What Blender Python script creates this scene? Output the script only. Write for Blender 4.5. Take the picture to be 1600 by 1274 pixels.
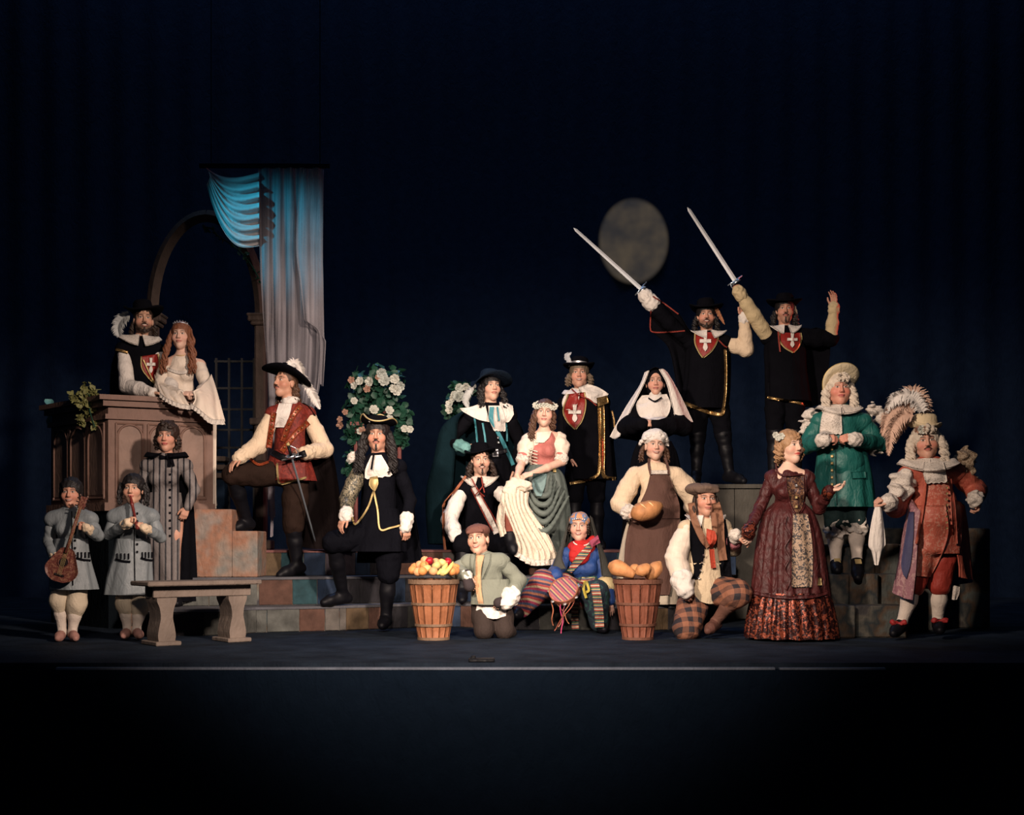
import bpy, math, random
import numpy as np
from mathutils import Vector, Matrix
from mathutils.bvhtree import BVHTree

for _o in list(bpy.data.objects): bpy.data.objects.remove(_o)
SC = bpy.context.scene
COL = SC.collection
# ------------------------------------------------------------------ camera
FPX, DIST, HORY, CAMZ = 1950.0, 10.0, 850.0, 0.77     # focal (px of the 1600x1274 frame), distance to Y=0, horizon row, eye height
cam = bpy.data.cameras.new('camera'); cam_o = bpy.data.objects.new('camera', cam); COL.objects.link(cam_o)
cam.sensor_width = 36; cam.lens = FPX/1600*36; cam.shift_y = (HORY-637)/1600
cam.clip_end = 100
cam_o.location = (0, -DIST, CAMZ); cam_o.rotation_euler = (math.pi/2, 0, 0)
SC.camera = cam_o
def P(px, py, Y):
    s = (DIST+Y)/FPX
    return np.array([(px-800)*s, Y, CAMZ+(HORY-py)*s])
def X(px, Y): return (px-800)*(DIST+Y)/FPX
def Zp(py, Y): return CAMZ+(HORY-py)*(DIST+Y)/FPX
# ------------------------------------------------------------------ world, lights, exposure
w = bpy.data.worlds.new('world'); SC.world = w; w.use_nodes = True
w.node_tree.nodes['Background'].inputs[0].default_value = (0.10, 0.21, 0.42, 1)
w.node_tree.nodes['Background'].inputs[1].default_value = 0.06
SC.view_settings.view_transform = 'Standard'; SC.view_settings.look = 'None'
SC.view_settings.exposure = 0.0; SC.view_settings.gamma = 1.0; SC.view_settings.use_curve_mapping = False
def spot(name, loc, target, col, power, angle, blend=.5, size=.25):
    l = bpy.data.lights.new(name, 'SPOT'); o = bpy.data.objects.new(name, l); COL.objects.link(o)
    l.energy = power; l.color = col; l.spot_size = math.radians(angle); l.spot_blend = blend; l.shadow_soft_size = size
    o.location = loc; o.rotation_euler = (Vector(target)-Vector(loc)).to_track_quat('-Z', 'Y').to_euler()
    return o
# front-of-house lanterns of the theatre, crossing over the audience; side boom in the wings; fly-bar lanterns overhead
spot('front_light_cross_left_offscreen', (4.2, -8.5, 4.6), (-1.95, 1.0, 1.15), (1, .79, .66), 5600, 31, .6, .3)
spot('front_light_cross_right_offscreen', (-4.2, -8.5, 4.6), (1.3, 1.0, 1.5), (1, .79, .64), 5600, 34, .7, .3)
spot('front_light_center_offscreen', (-.3, -9.0, 4.3), (-.1, 1.0, 1.0), (1, .81, .69), 3400, 42, .7, .3)
spot('drape_light_offscreen', (-5.4, -.6, 5.2), (-2.3, 2.3, 3.8), (.03, .60, .88), 850, 16, .8, .15)
spot('red_side_light_offscreen', (6.8, 3.6, 3.0), (1.9, 2.9, 2.8), (1, .12, .10), 400, 28, .6, .1)
spot('blue_top_light_offscreen', (-1.8, 3.9, 8.0), (-.1, 1.6, 1.2), (.18, .42, 1), 520, 44, .8, .2)
def strip_light(name, loc, target, col, power, sx, sy):
    l = bpy.data.lights.new(name, 'AREA'); o = bpy.data.objects.new(name, l); COL.objects.link(o); l.shape = 'RECTANGLE'; l.size = sx; l.size_y = sy
    l.energy = power; l.color = col; o.location = loc; o.rotation_euler = (Vector(target)-Vector(loc)).to_track_quat('-Z', 'Y').to_euler(); return o
strip_light('backdrop_fill_offscreen', (0, 5.6, 10.2), (0, 8, 4.5), (.42, .62, 1), 200, 15, .4)  # added fill strip, lifts the black level of the backdrop; no known lamp

# ------------------------------------------------------------------ materials
MATS = {}
def NT(name):
    m = bpy.data.materials.new(name); m.use_nodes = True
    nt = m.node_tree; b = nt.nodes['Principled BSDF']
    return m, nt, b
def nd(nt, typ, **kw):
    n = nt.nodes.new(typ)
    for k, v in kw.items():
        if k.startswith('i_'):
            key = k[2:]
            key = int(key) if key.isdigit() else key.replace('_', ' ')
            n.inputs[key].default_value = v
        else: setattr(n, k, v)
    return n
def rgb(c): return (c[0], c[1], c[2], 1)
def mth(nt, op, a, b=None, c=None):
    n = nt.nodes.new('ShaderNodeMath'); n.operation = op
    for i, v in enumerate((a, b, c)):
        if v is None: continue
        if isinstance(v, (int, float)): n.inputs[i].default_value = v
        else: nt.links.new(v, n.inputs[i])
    return n.outputs[0]
def mixc(nt, f, a, b, mode='MIX'):
    n = nt.nodes.new('ShaderNodeMix'); n.data_type = 'RGBA'; n.blend_type = mode
    for sock, v in ((n.inputs[0], f), (n.inputs[6], a), (n.inputs[7], b)):
        if isinstance(v, (int, float)): sock.default_value = v
        elif isinstance(v, (tuple, list)): sock.default_value = rgb(v)
        else: nt.links.new(v, sock)
    return n.outputs[2]
def mat(name, col, rough=.8, metal=0, sheen=0, spec=.3, var=.25, vs=9, bump=.25, bs=60, pat=None, alpha=None, transl=0):
    """procedural surface: colour with slow variation, fine bump, optional pattern
    pat = ('stripe',(x,y,z),freq,col2,width) | ('plaid',f,col2) | ('brocade',scale,col2,thr) | ('sequin',scale,col2) | ('patch',scale,[cols]) | ('ruff',f,col2)"""
    if name in MATS: return MATS[name]
    m, nt, b = NT(name); L = nt.links
    tc = nd(nt, 'ShaderNodeTexCoord'); co = tc.outputs['Object']
    nz = nd(nt, 'ShaderNodeTexNoise', i_Scale=vs, i_Detail=4.0); L.new(co, nz.inputs['Vector'])
    dark = tuple(c*(1-var) for c in col); lite = tuple(min(1, c*(1+var)) for c in col)
    cc = mixc(nt, nz.outputs['Fac'], dark, lite)
    rsock = None
    if pat:
        k = pat[0]
        if k == 'stripe' or k == 'plaid':
            sx = nd(nt, 'ShaderNodeSeparateXYZ'); L.new(co, sx.inputs[0])
            def band(v, f, wd):
                d = nd(nt, 'ShaderNodeVectorMath', operation='DOT_PRODUCT'); L.new(co, d.inputs[0]); d.inputs[1].default_value = v
                fr = mth(nt, 'FRACT', mth(nt, 'MULTIPLY', d.outputs['Value'], f))
                return mth(nt, 'LESS_THAN', fr, wd)
            if k == 'stripe':
                cols = pat[3]
                if isinstance(cols[0], (tuple, list)):
                    d = nd(nt, 'ShaderNodeVectorMath', operation='DOT_PRODUCT'); L.new(co, d.inputs[0]); d.inputs[1].default_value = pat[1]
                    fr = mth(nt, 'FRACT', mth(nt, 'ADD', mth(nt, 'MULTIPLY', d.outputs['Value'], pat[2]), mth(nt, 'MULTIPLY', nz.outputs['Fac'], .12)))
                    cr = nd(nt, 'ShaderNodeValToRGB'); cr.color_ramp.interpolation = 'CONSTANT'
                    e = cr.color_ramp.elements; n = len(cols)+1
                    e[0].position = 0; e[0].color = rgb(col); e[1].position = 1/n; e[1].color = rgb(cols[0])
                    for i, c in enumerate(cols[1:]):
                        x = e.new((i+2)/n); x.color = rgb(c)
                    L.new(fr, cr.inputs[0]); cc = cr.outputs[0]
                else:
                    cc = mixc(nt, band(pat[1], pat[2], pat[4]), cc, cols)
            else:
                c2 = pat[2]; cm = tuple((p+q)/2*.9 for p, q in zip(col, c2))
                a = band((1, .35, 0), pat[1], .5); bb = band((0, .5, 1), pat[1], .5)
                cc = mixc(nt, mth(nt, 'MULTIPLY', mth(nt, 'ADD', a, bb), .5), cc, c2)
        elif k == 'brocade':
            v = nd(nt, 'ShaderNodeTexNoise', i_Scale=pat[1], i_Detail=2.0, i_Distortion=1.2); L.new(co, v.inputs['Vector'])
            cc = mixc(nt, mth(nt, 'GREATER_THAN', v.outputs['Fac'], pat[3] if len(pat) > 3 else .52), cc, pat[2])
        elif k == 'sequin':
            v = nd(nt, 'ShaderNodeTexVoronoi', i_Scale=pat[1]); L.new(co, v.inputs['Vector'])
            sp = nd(nt, 'ShaderNodeSeparateColor'); L.new(v.outputs['Color'], sp.inputs[0])
            cc = mixc(nt, sp.outputs[0], pat[2], col)
            rsock = mth(nt, 'MULTIPLY_ADD', sp.outputs[1], .5, .15)
        elif k == 'blotch':
            bn0 = nd(nt, 'ShaderNodeTexNoise', i_Scale=pat[1], i_Detail=3.0, i_Roughness=.55); L.new(co, bn0.inputs['Vector'])
            cr = nd(nt, 'ShaderNodeValToRGB'); e = cr.color_ramp.elements; cols = pat[2]; n = len(cols)
            e[0].position = .36; e[0].color = rgb(cols[0]); e[1].position = .64; e[1].color = rgb(cols[-1])
            for i, c in enumerate(cols[1:-1]):
                x = e.new(.36+.28*(i+1)/(n-1)); x.color = rgb(c)
            L.new(bn0.outputs['Fac'], cr.inputs[0])
            g = nd(nt, 'ShaderNodeTexNoise', i_Scale=16.0, i_Detail=7.0); L.new(co, g.inputs['Vector'])
            cc = mixc(nt, .5, cr.outputs[0], mixc(nt, g.outputs['Fac'], (.1, .1, .1), (1.9, 1.9, 1.9)), 'MULTIPLY')
        elif k == 'patch':
            dn = nd(nt, 'ShaderNodeTexNoise', i_Scale=4.0, i_Detail=3.0); L.new(co, dn.inputs['Vector'])
            add = nd(nt, 'ShaderNodeMix', data_type='VECTOR', i_0=.16); L.new(co, add.inputs[4]); L.new(dn.outputs['Color'], add.inputs[5])
            v = nd(nt, 'ShaderNodeTexVoronoi', i_Scale=pat[1]); L.new(add.outputs[1], v.inputs['Vector'])
            sp = nd(nt, 'ShaderNodeSeparateColor'); L.new(v.outputs['Color'], sp.inputs[0])
            cr = nd(nt, 'ShaderNodeValToRGB'); cr.color_ramp.interpolation = 'CONSTANT'
            e = cr.color_ramp.elements; cols = pat[2]; n = len(cols)
            e[0].position = 0; e[0].color = rgb(cols[0]); e[1].position = 1/n; e[1].color = rgb(cols[1])
            for i, c in enumerate(cols[2:]):
                x = e.new((i+2)/n); x.color = rgb(c)
            L.new(sp.outputs[0], cr.inputs[0])
            g = nd(nt, 'ShaderNodeTexNoise', i_Scale=14.0, i_Detail=6.0); L.new(co, g.inputs['Vector'])
            cc = mixc(nt, .75, cr.outputs[0], mixc(nt, g.outputs['Fac'], (.12, .12, .12), (1.6, 1.6, 1.6)), 'MULTIPLY')
    L.new(cc, b.inputs['Base Color'])
    b.inputs['Roughness'].default_value = rough; b.inputs['Metallic'].default_value = metal
    if rsock is not None: L.new(rsock, b.inputs['Roughness'])
    b.inputs['Specular IOR Level'].default_value = spec
    if sheen: b.inputs['Sheen Weight'].default_value = sheen
    if alpha is not None: b.inputs['Alpha'].default_value = alpha
    if bump:
        bn = nd(nt, 'ShaderNodeTexNoise', i_Scale=bs, i_Detail=3.0); L.new(co, bn.inputs['Vector'])
        bp = nd(nt, 'ShaderNodeBump', i_Strength=bump, i_Distance=.01); L.new(bn.outputs['Fac'], bp.inputs['Height'])
        if bs < 100:
            mp = nd(nt, 'ShaderNodeMapping'); mp.inputs['Scale'].default_value = (1, 1, .45); L.new(co, mp.inputs[0])
            wn = nd(nt, 'ShaderNodeTexNoise', i_Scale=17.0, i_Detail=2.5, i_Distortion=1.4); L.new(mp.outputs[0], wn.inputs['Vector'])
            b2 = nd(nt, 'ShaderNodeBump', i_Strength=min(1, bump*1.6), i_Distance=.022); L.new(wn.outputs['Fac'], b2.inputs['Height']); L.new(b2.outputs[0], bp.inputs['Normal'])
        L.new(bp.outputs[0], b.inputs['Normal'])
    MATS[name] = m
    return m
SKIN_N = [0]
def skin(tone, lips=(.45, .13, .11), brow=(.06, .035, .02), brow_f=.85, stubble=0, blush=.35, eyes=(.05, .03, .02), smile=0):
    """skin with eyes, brows, lips and blush placed by the head-local coordinate stored on the mesh"""
    SKIN_N[0] += 1
    m, nt, b = NT('skin_%d' % SKIN_N[0]); L = nt.links
    at = nd(nt, 'ShaderNodeAttribute', attribute_name='hc')
    sx = nd(nt, 'ShaderNodeSeparateXYZ'); L.new(at.outputs['Vector'], sx.inputs[0])
    x, y, z = sx.outputs; ax = mth(nt, 'ABSOLUTE', x)
    front = mth(nt, 'LESS_THAN', y, -.045)
    def ell(u, v, cx, cz, rx, rz, soft=.35):
        a = mth(nt, 'DIVIDE', mth(nt, 'SUBTRACT', u, cx), rx); c = mth(nt, 'DIVIDE', mth(nt, 'SUBTRACT', v, cz), rz)
        d = mth(nt, 'SQRT', mth(nt, 'ADD', mth(nt, 'MULTIPLY', a, a), mth(nt, 'MULTIPLY', c, c)))
        n = nt.nodes.new('ShaderNodeMapRange'); n.inputs[1].default_value = 1-soft; n.inputs[2].default_value = 1+soft
        n.inputs[3].default_value = 1; n.inputs[4].default_value = 0; L.new(d, n.inputs[0])
        return mth(nt, 'MULTIPLY', n.outputs[0], front)
    nz = nd(nt, 'ShaderNodeTexNoise', i_Scale=30.0, i_Detail=3.0)
    c = mixc(nt, nz.outputs['Fac'], tuple(t*.88 for t in tone), tuple(min(1, t*1.08) for t in tone))
    c = mixc(nt, mth(nt, 'MULTIPLY', ell(ax, z, .043, -.03, .028, .022, .8), blush), c, (tone[0]*.95, tone[1]*.45, tone[2]*.42))
    if stubble: c = mixc(nt, mth(nt, 'MULTIPLY', ell(x, z, 0, -.085, .062, .05, .3), stubble), c, brow)
    c = mixc(nt, ell(ax, z, .031, .008, .0135, .0062, .25), c, (.46, .42, .38))
    c = mixc(nt, ell(ax, z, .031, .008, .0062, .0066, .25), c, eyes)
    c = mixc(nt, mth(nt, 'MULTIPLY', ell(ax, z, .031, .0155, .017, .0026, .4), .9), c, tuple(t*.3 for t in brow))
    arch = mth(nt, 'SUBTRACT', z, mth(nt, 'MULTIPLY', mth(nt, 'MULTIPLY', mth(nt, 'SUBTRACT', ax, .034), mth(nt, 'SUBTRACT', ax, .034)), -8.0))
    c = mixc(nt, mth(nt, 'MULTIPLY', ell(ax, arch, .033, .032, .022, .0052, .45), brow_f), c, brow)
    if smile:
        zc = mth(nt, 'SUBTRACT', z, mth(nt, 'MULTIPLY', mth(nt, 'MULTIPLY', x, x), 9.0))
        c = mixc(nt, ell(x, zc, 0, -.062, .032, .0108, .25), c, tuple(t*.75 for t in lips))
        c = mixc(nt, ell(x, zc, 0, -.0605, .0255, .0040, .25), c, (.46, .39, .33))
    else:
        c = mixc(nt, ell(x, z, 0, -.0595, .0255, .0095, .3), c, lips)
        c = mixc(nt, mth(nt, 'MULTIPLY', ell(x, z, 0, -.0595, .024, .0018, .4), .8), c, tuple(t*.25 for t in lips))
    L.new(c, b.inputs['Base Color'])
    b.inputs['Roughness'].default_value = .55; b.inputs['Specular IOR Level'].default_value = .35
    b.inputs['Subsurface Weight'].default_value = .08; b.inputs['Subsurface Radius'].default_value = (.02, .008, .005)
    return m

# ------------------------------------------------------------------ mesh helpers
def V(*a): return np.array(a, float)
def nrm(v):
    v = np.asarray(v, float); n = np.linalg.norm(v); return v/n if n > 1e-9 else v
def new_mesh(name, verts, faces, m=None, smooth=True):
    me = bpy.data.meshes.new(name)
    verts = np.asarray(verts, np.float32)
    if isinstance(faces, np.ndarray):
        n, k = faces.shape
        me.vertices.add(len(verts)); me.vertices.foreach_set('co', verts.ravel())
        me.loops.add(n*k); me.loops.foreach_set('vertex_index', faces.astype(np.int32).ravel())
        me.polygons.add(n); me.polygons.foreach_set('loop_start', np.arange(0, n*k, k, dtype=np.int32))
        me.update(calc_edges=True)
    else:
        me.from_pydata([tuple(map(float, v)) for v in verts], [], [tuple(int(i) for i in f) for f in faces]); me.update()
    if smooth: me.polygons.foreach_set('use_smooth', np.ones(len(me.polygons), bool))
    if m: me.materials.append(m)
    return me
def link(name, me, parent=None, loc=(0, 0, 0)):
    o = bpy.data.objects.new(name, me); COL.objects.link(o); o.location = tuple(float(v) for v in loc)
    if parent is not None: o.parent = parent
    return o
def tag(o, label=None, cat=None, group=None, kind=None):
    if label: o['label'] = label
    if cat: o['category'] = cat
    if group: o['group'] = group
    if kind: o['kind'] = kind
    return o
def empty(name, loc, label, cat, group=None):
    o = bpy.data.objects.new(name, None); COL.objects.link(o); o.location = tuple(float(v) for v in loc); o.empty_display_size = .1
    return tag(o, label, cat, group)
class MB:
    """collects boxes, tubes, lathes into one mesh"""
    def __init__(s): s.v = []; s.f = []; s.n = 0
    def add(s, v, f):
        v = np.asarray(v, float); s.v.append(v); s.f += [tuple(int(i)+s.n for i in q) for q in f]; s.n += len(v); return s
    def box(s, c, d, R=None, bev=0):
        x, y, z = [k/2 for k in d]
        if bev:
            pts = []; b = bev
            prof = [(-x+b, -y), (x-b, -y), (x, -y+b), (x, y-b), (x-b, y), (-x+b, y), (-x, y-b), (-x, -y+b)]
            q = [(-x+b, -y+b), (x-b, -y+b), (x-b, -y+b), (x-b, y-b), (x-b, y-b), (-x+b, y-b), (-x+b, y-b), (-x+b, -y+b)]
            rows = [[(a, e, -z) for a, e in q], [(a, e, -z+b) for a, e in prof], [(a, e, z-b) for a, e in prof], [(a, e, z) for a, e in q]]
            v = np.array(sum(rows, [])); f = [(r*8+i, r*8+(i+1) % 8, r*8+8+(i+1) % 8, r*8+8+i) for r in range(3) for i in range(8)]
            f += [tuple(range(7, -1, -1)), tuple(range(24, 32))]
        else:
            v = np.array([(a*x, e*y, g*z) for a in (-1, 1) for e in (-1, 1) for g in (-1, 1)])
            f = [(0, 1, 3, 2), (4, 6, 7, 5), (0, 4, 5, 1), (2, 3, 7, 6), (0, 2, 6, 4), (1, 5, 7, 3)]
        if R is not None: v = v @ np.asarray(R).T
        return s.add(v+np.asarray(c, float), f)
    def tube(s, pts, rad, sides=8, cap=True, flat=None):
        pts = np.asarray(pts, float); n = len(pts)
        rad = np.full(n, rad) if np.isscalar(rad) else np.asarray(rad, float)
        T = np.gradient(pts, axis=0); T /= np.linalg.norm(T, axis=1)[:, None]+1e-12
        ref = V(0, 0, 1) if abs(T[0][2]) < .9 else V(1, 0, 0)
        u = nrm(np.cross(ref, T[0])); vs = []
        a = np.linspace(0, 2*np.pi, sides, endpoint=False)
        for i in range(n):
            u = nrm(u-np.dot(u, T[i])*T[i]); w_ = np.cross(T[i], u)
            fl = flat if flat else 1
            vs.append(pts[i]+rad[i]*(np.cos(a)[:, None]*u+np.sin(a)[:, None]*w_*fl))
        f = [(i*sides+j, i*sides+(j+1) % sides, (i+1)*sides+(j+1) % sides, (i+1)*sides+j) for i in range(n-1) for j in range(sides)]
        if cap: f += [tuple(range(sides-1, -1, -1)), tuple(range((n-1)*sides, n*sides))]
        return s.add(np.vstack(vs), f)
    def lathe(s, prof, c=(0, 0, 0), sides=24, R=None, sx=1, sy=1):
        a = np.linspace(0, 2*np.pi, sides, endpoint=False); vs = []
        for r, z in prof: vs.append(np.stack([np.cos(a)*r*sx, np.sin(a)*r*sy, np.full(sides, z)], 1))
        n = len(prof); v = np.vstack(vs)
        f = [(i*sides+j, i*sides+(j+1) % sides, (i+1)*sides+(j+1) % sides, (i+1)*sides+j) for i in range(n-1) for j in range(sides)]
        f += [tuple(range(sides-1, -1, -1)), tuple(range((n-1)*sides, n*sides))]
        if R is not None: v = v @ np.asarray(R).T
        return s.add(v+np.asarray(c, float), f)
    def prism(s, poly, y0, y1, T=None):
        """polygon in (x,z) extruded along y; T maps points"""
        n = len(poly); v = np.array([(x, y0, z) for x, z in poly]+[(x, y1, z) for x, z in poly], float)
        if T is not None: v = np.array([T(p) for p in v])
        f = [tuple(range(n)), tuple(range(2*n-1, n-1, -1))]+[(i, i+n, (i+1) % n+n, (i+1) % n) for i in range(n)]
        return s.add(v, f)
    def plan(s, poly, z0, z1):
        n = len(poly); v = np.array([(x, y, z0) for x, y in poly]+[(x, y, z1) for x, y in poly], float)
        f = [tuple(range(n-1, -1, -1)), tuple(range(n, 2*n))]+[(i, (i+1) % n, (i+1) % n+n, i+n) for i in range(n)]
        return s.add(v, f)
    def build(s, name, m, parent=None, base=(0, 0, 0), smooth=False):
        v = np.vstack(s.v)-np.asarray(base, float)
        o = link(name, new_mesh(name, v, s.f, m, smooth), parent, base if parent is None else (0, 0, 0))
        if smooth == 'auto': pass
        return o
def catmull(pts, n):
    pts = np.asarray(pts, float); k = len(pts)
    if k == 1: return np.repeat(pts, n, 0)
    if k == 2:
        t = np.linspace(0, 1, n)[:, None]; return pts[0]*(1-t)+pts[1]*t
    e = np.vstack([2*pts[0]-pts[1], pts, 2*pts[-1]-pts[-2]])
    t = np.linspace(0, k-1, n); i = np.minimum(t.astype(int), k-2); f = (t-i)[:, None]
    p0, p1, p2, p3 = e[i], e[i+1], e[i+2], e[i+3]
    return .5*((2*p1)+(-p0+p2)*f+(2*p0-5*p1+4*p2-p3)*f**2+(-p0+3*p1-3*p2+p3)*f**3)
def slab(G, th, dirs=None):
    """grid of points (n,m,3) -> closed thin sheet"""
    n, m_, _ = G.shape
    if dirs is None:
        du = np.gradient(G, axis=1); dv = np.gradient(G, axis=0)
        N = np.cross(du, dv); N /= np.linalg.norm(N, axis=2)[..., None]+1e-9
        if N[..., 1].mean() > 0: N = -N
    else: N = dirs
    A = (G+N*th/2).reshape(-1, 3); B = (G-N*th/2).reshape(-1, 3); k = n*m_
    i, j = np.meshgrid(np.arange(n-1), np.arange(m_-1), indexing='ij'); a = (i*m_+j).ravel()
    q = np.stack([a, a+1, a+m_+1, a+m_], 1)
    rim = list(range(m_))+[r*m_+m_-1 for r in range(1, n)]+[(n-1)*m_+c for c in range(m_-2, -1, -1)]+[r*m_ for r in range(n-2, 0, -1)]
    rim = np.array(rim); r2 = np.roll(rim, -1)
    side = np.stack([rim, rim+k, r2+k, r2], 1)
    F = np.vstack([q[:, ::-1], q+k, side])
    return np.vstack([A, B]), F

# ------------------------------------------------------------------ signed distance bodies
def cap(a, b, ra, rb=None, k=.02): return ('c', np.asarray(a, float), np.asarray(b, float), ra, ra if rb is None else rb, k)
def ecap(a, b, ra, rb, f, q, k=.03): return ('e', np.asarray(a, float), np.asarray(b, float), ra, rb, nrm(f), q, k)
def ell(c, r, M=None, k=.02, sub=False): return ('s' if sub else 'l', np.asarray(c, float), np.asarray(r, float), np.eye(3) if M is None else M, k)
def bound(p):
    if p[0] == 'c': r = max(p[3], p[4]); return np.minimum(p[1], p[2])-r, np.maximum(p[1], p[2])+r
    if p[0] == 'e': r = max(p[3], p[4])*max(1, p[6]); return np.minimum(p[1], p[2])-r, np.maximum(p[1], p[2])+r
    r = np.abs(p[3]) @ p[2]; return p[1]-r, p[1]+r
def axis_coords(lo, hi, vox, focus, ax):
    """grid lines: coarse spacing, refined inside the focus boxes"""
    xs = [lo]; x = lo
    while x < hi:
        st = vox
        for (flo, fhi, fv) in focus:
            if flo[ax]-vox <= x <= fhi[ax]: st = min(st, fv)
        x += st; xs.append(x)
    return np.array(xs, np.float32)
def sdf_mesh(prims, vox=.011, focus=(), fold=None):
    lo = np.min([bound(p)[0] for p in prims if p[0] != 's'], 0)-.03; hi = np.max([bound(p)[1] for p in prims if p[0] != 's'], 0)+.03
    ax = [axis_coords(lo[i], hi[i], vox, focus, i) for i in range(3)]
    F = np.full(tuple(len(a) for a in ax), .5, np.float32)
    for p in prims:
        k = p[-1]; b0, b1 = bound(p); pad = k+3*vox
        sl = []
        for i in range(3):
            s0 = max(0, np.searchsorted(ax[i], b0[i]-pad)-1); s1 = min(len(ax[i]), np.searchsorted(ax[i], b1[i]+pad)+1); sl.append(slice(s0, s1))
        sl = tuple(sl)
        if any(s.stop-s.start < 1 for s in sl): continue
        x = ax[0][sl[0]][:, None, None]; y = ax[1][sl[1]][None, :, None]; z = ax[2][sl[2]][None, None, :]
        if p[0] in 'ce':
            a = p[1].astype(np.float32); ba = (p[2]-p[1]).astype(np.float32); L2 = float(ba @ ba)+1e-12
            dx, dy, dz = x-a[0], y-a[1], z-a[2]
            h = np.clip((dx*ba[0]+dy*ba[1]+dz*ba[2])/L2, 0, 1)
            rx, ry, rz = dx-h*ba[0], dy-h*ba[1], dz-h*ba[2]
            r = p[3]+h*(p[4]-p[3])
            if p[0] == 'c': d = np.sqrt(rx*rx+ry*ry+rz*rz)-r
            else:
                f = p[5]; q = p[6]; t = rx*f[0]+ry*f[1]+rz*f[2]
                d = (np.sqrt(np.maximum(rx*rx+ry*ry+rz*rz+t*t*(1/q**2-1), 0))-r)*(.5+.5*q if q < 1 else 1)
        else:
            M = p[3]; dx, dy, dz = x-p[1][0], y-p[1][1], z-p[1][2]; k0 = 0; k1 = 0
            for i in range(3):
                t = (dx*M[0, i]+dy*M[1, i]+dz*M[2, i])/p[2][i]; k0 = k0+t*t; k1 = k1+(t/p[2][i])**2
            k0 = np.sqrt(k0); d = k0*(k0-1)/(np.sqrt(k1)+1e-9)
        A = F[sl]
        if p[0] == 's':
            d = -d; h = np.maximum(k-np.abs(A-d), 0); F[sl] = np.maximum(A, d)+h*h/(4*k+1e-9)
        else:
            h = np.maximum(k-np.abs(A-d), 0); F[sl] = np.minimum(A, d)-h*h/(4*k+1e-9)
    if fold:
        amp, fx, fz = fold; ph = (lo[0]*37) % 6
        x, y, z = ax[0][:, None, None], ax[1][None, :, None], ax[2][None, None, :]
        F += amp*(np.sin(fx*x+1.6*np.sin(fz*z+ph)+fx*.3*y)+.7*np.sin(fx*.77*y+1.9*np.sin(fz*1.3*z+2*ph)-fz*z*.5)+.5*np.sin(fz*2.1*z+fx*.5*x+ph)).astype(np.float32)
    F[0] = F[-1] = .5; F[:, 0] = F[:, -1] = .5; F[:, :, 0] = F[:, :, -1] = .5
    S = F < 0
    c = sum(S[a:S.shape[0]-1+a, b:S.shape[1]-1+b, e:S.shape[2]-1+e].astype(np.int8) for a in (0, 1) for b in (0, 1) for e in (0, 1))
    act = (c > 0) & (c < 8); ids = np.argwhere(act); n = len(ids)
    idx = np.full(act.shape, -1, np.int32); idx[act] = np.arange(n)
    acc = np.zeros((n, 3), np.float32); cnt = np.zeros(n, np.float32); I, J, K = ids.T
    for axis in range(3):
        o = [a for a in range(3) if a != axis]
        for a in (0, 1):
            for b in (0, 1):
                q = [I.copy(), J.copy(), K.copy()]; q[o[0]] += a; q[o[1]] += b
                f1 = F[q[0], q[1], q[2]]; q2 = list(q); q2[axis] = q[axis]+1; f2 = F[q2[0], q2[1], q2[2]]
                mk = (f1 < 0) != (f2 < 0); t = np.where(mk, f1/np.where(mk, f1-f2, 1), 0)
                pos = np.stack([ax[0][q[0]], ax[1][q[1]], ax[2][q[2]]], 1)
                pos[:, axis] += t*(ax[axis][q2[axis]]-ax[axis][q[axis]])
                acc += pos*mk[:, None]; cnt += mk
    verts = acc/cnt[:, None]; faces = []
    for axis in range(3):
        o = [(1, 2), (2, 0), (0, 1)][axis]
        s1 = [slice(1, -1)]*3; s2 = [slice(1, -1)]*3; s1[axis] = slice(0, -1); s2[axis] = slice(1, None)
        A = S[tuple(s1)]; B = S[tuple(s2)]; e = np.argwhere(A != B); inside = A[A != B]
        off = np.ones(3, int); off[axis] = 0; e = e+off
        def cell(da, db):
            q = e.copy(); q[:, o[0]] += da; q[:, o[1]] += db; return idx[q[:, 0], q[:, 1], q[:, 2]]
        Q = np.stack([cell(-1, -1), cell(0, -1), cell(0, 0), cell(-1, 0)], 1)
        Q[~inside] = Q[~inside][:, ::-1]; faces.append(Q)
    return verts, np.vstack(faces)
def chain(pts, rads, k=.02):
    return [cap(pts[i], pts[i+1], rads[i], rads[i+1], k) for i in range(len(pts)-1)]
def lerp(a, b, t): return a*(1-t)+b*t
def sheet(rows, Y, n=26, k=26, wave=(0, 0), th=.006):
    R = [catmull([(r+(0,))[:3] for r in row], k) for row in rows]
    G = np.stack([catmull([r[j] for r in R], n) for j in range(k)], 1)
    sc = (DIST+Y+G[..., 2])/FPX
    W = np.stack([(G[..., 0]-800)*sc, Y+G[..., 2], CAMZ+(HORY-G[..., 1])*sc], -1)
    if wave[0]:
        u = np.linspace(0, 1, k)[None, :]; t = np.linspace(0, 1, n)[:, None]
        W[..., 1] += wave[0]*(.25+.75*t)*np.sin(2*np.pi*wave[1]*u+1.2*np.sin(5*u+t))
        W[..., 0] += .4*wave[0]*(.25+.75*t)*np.cos(2*np.pi*wave[1]*u+.8)
    return slab(W, th)
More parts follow.
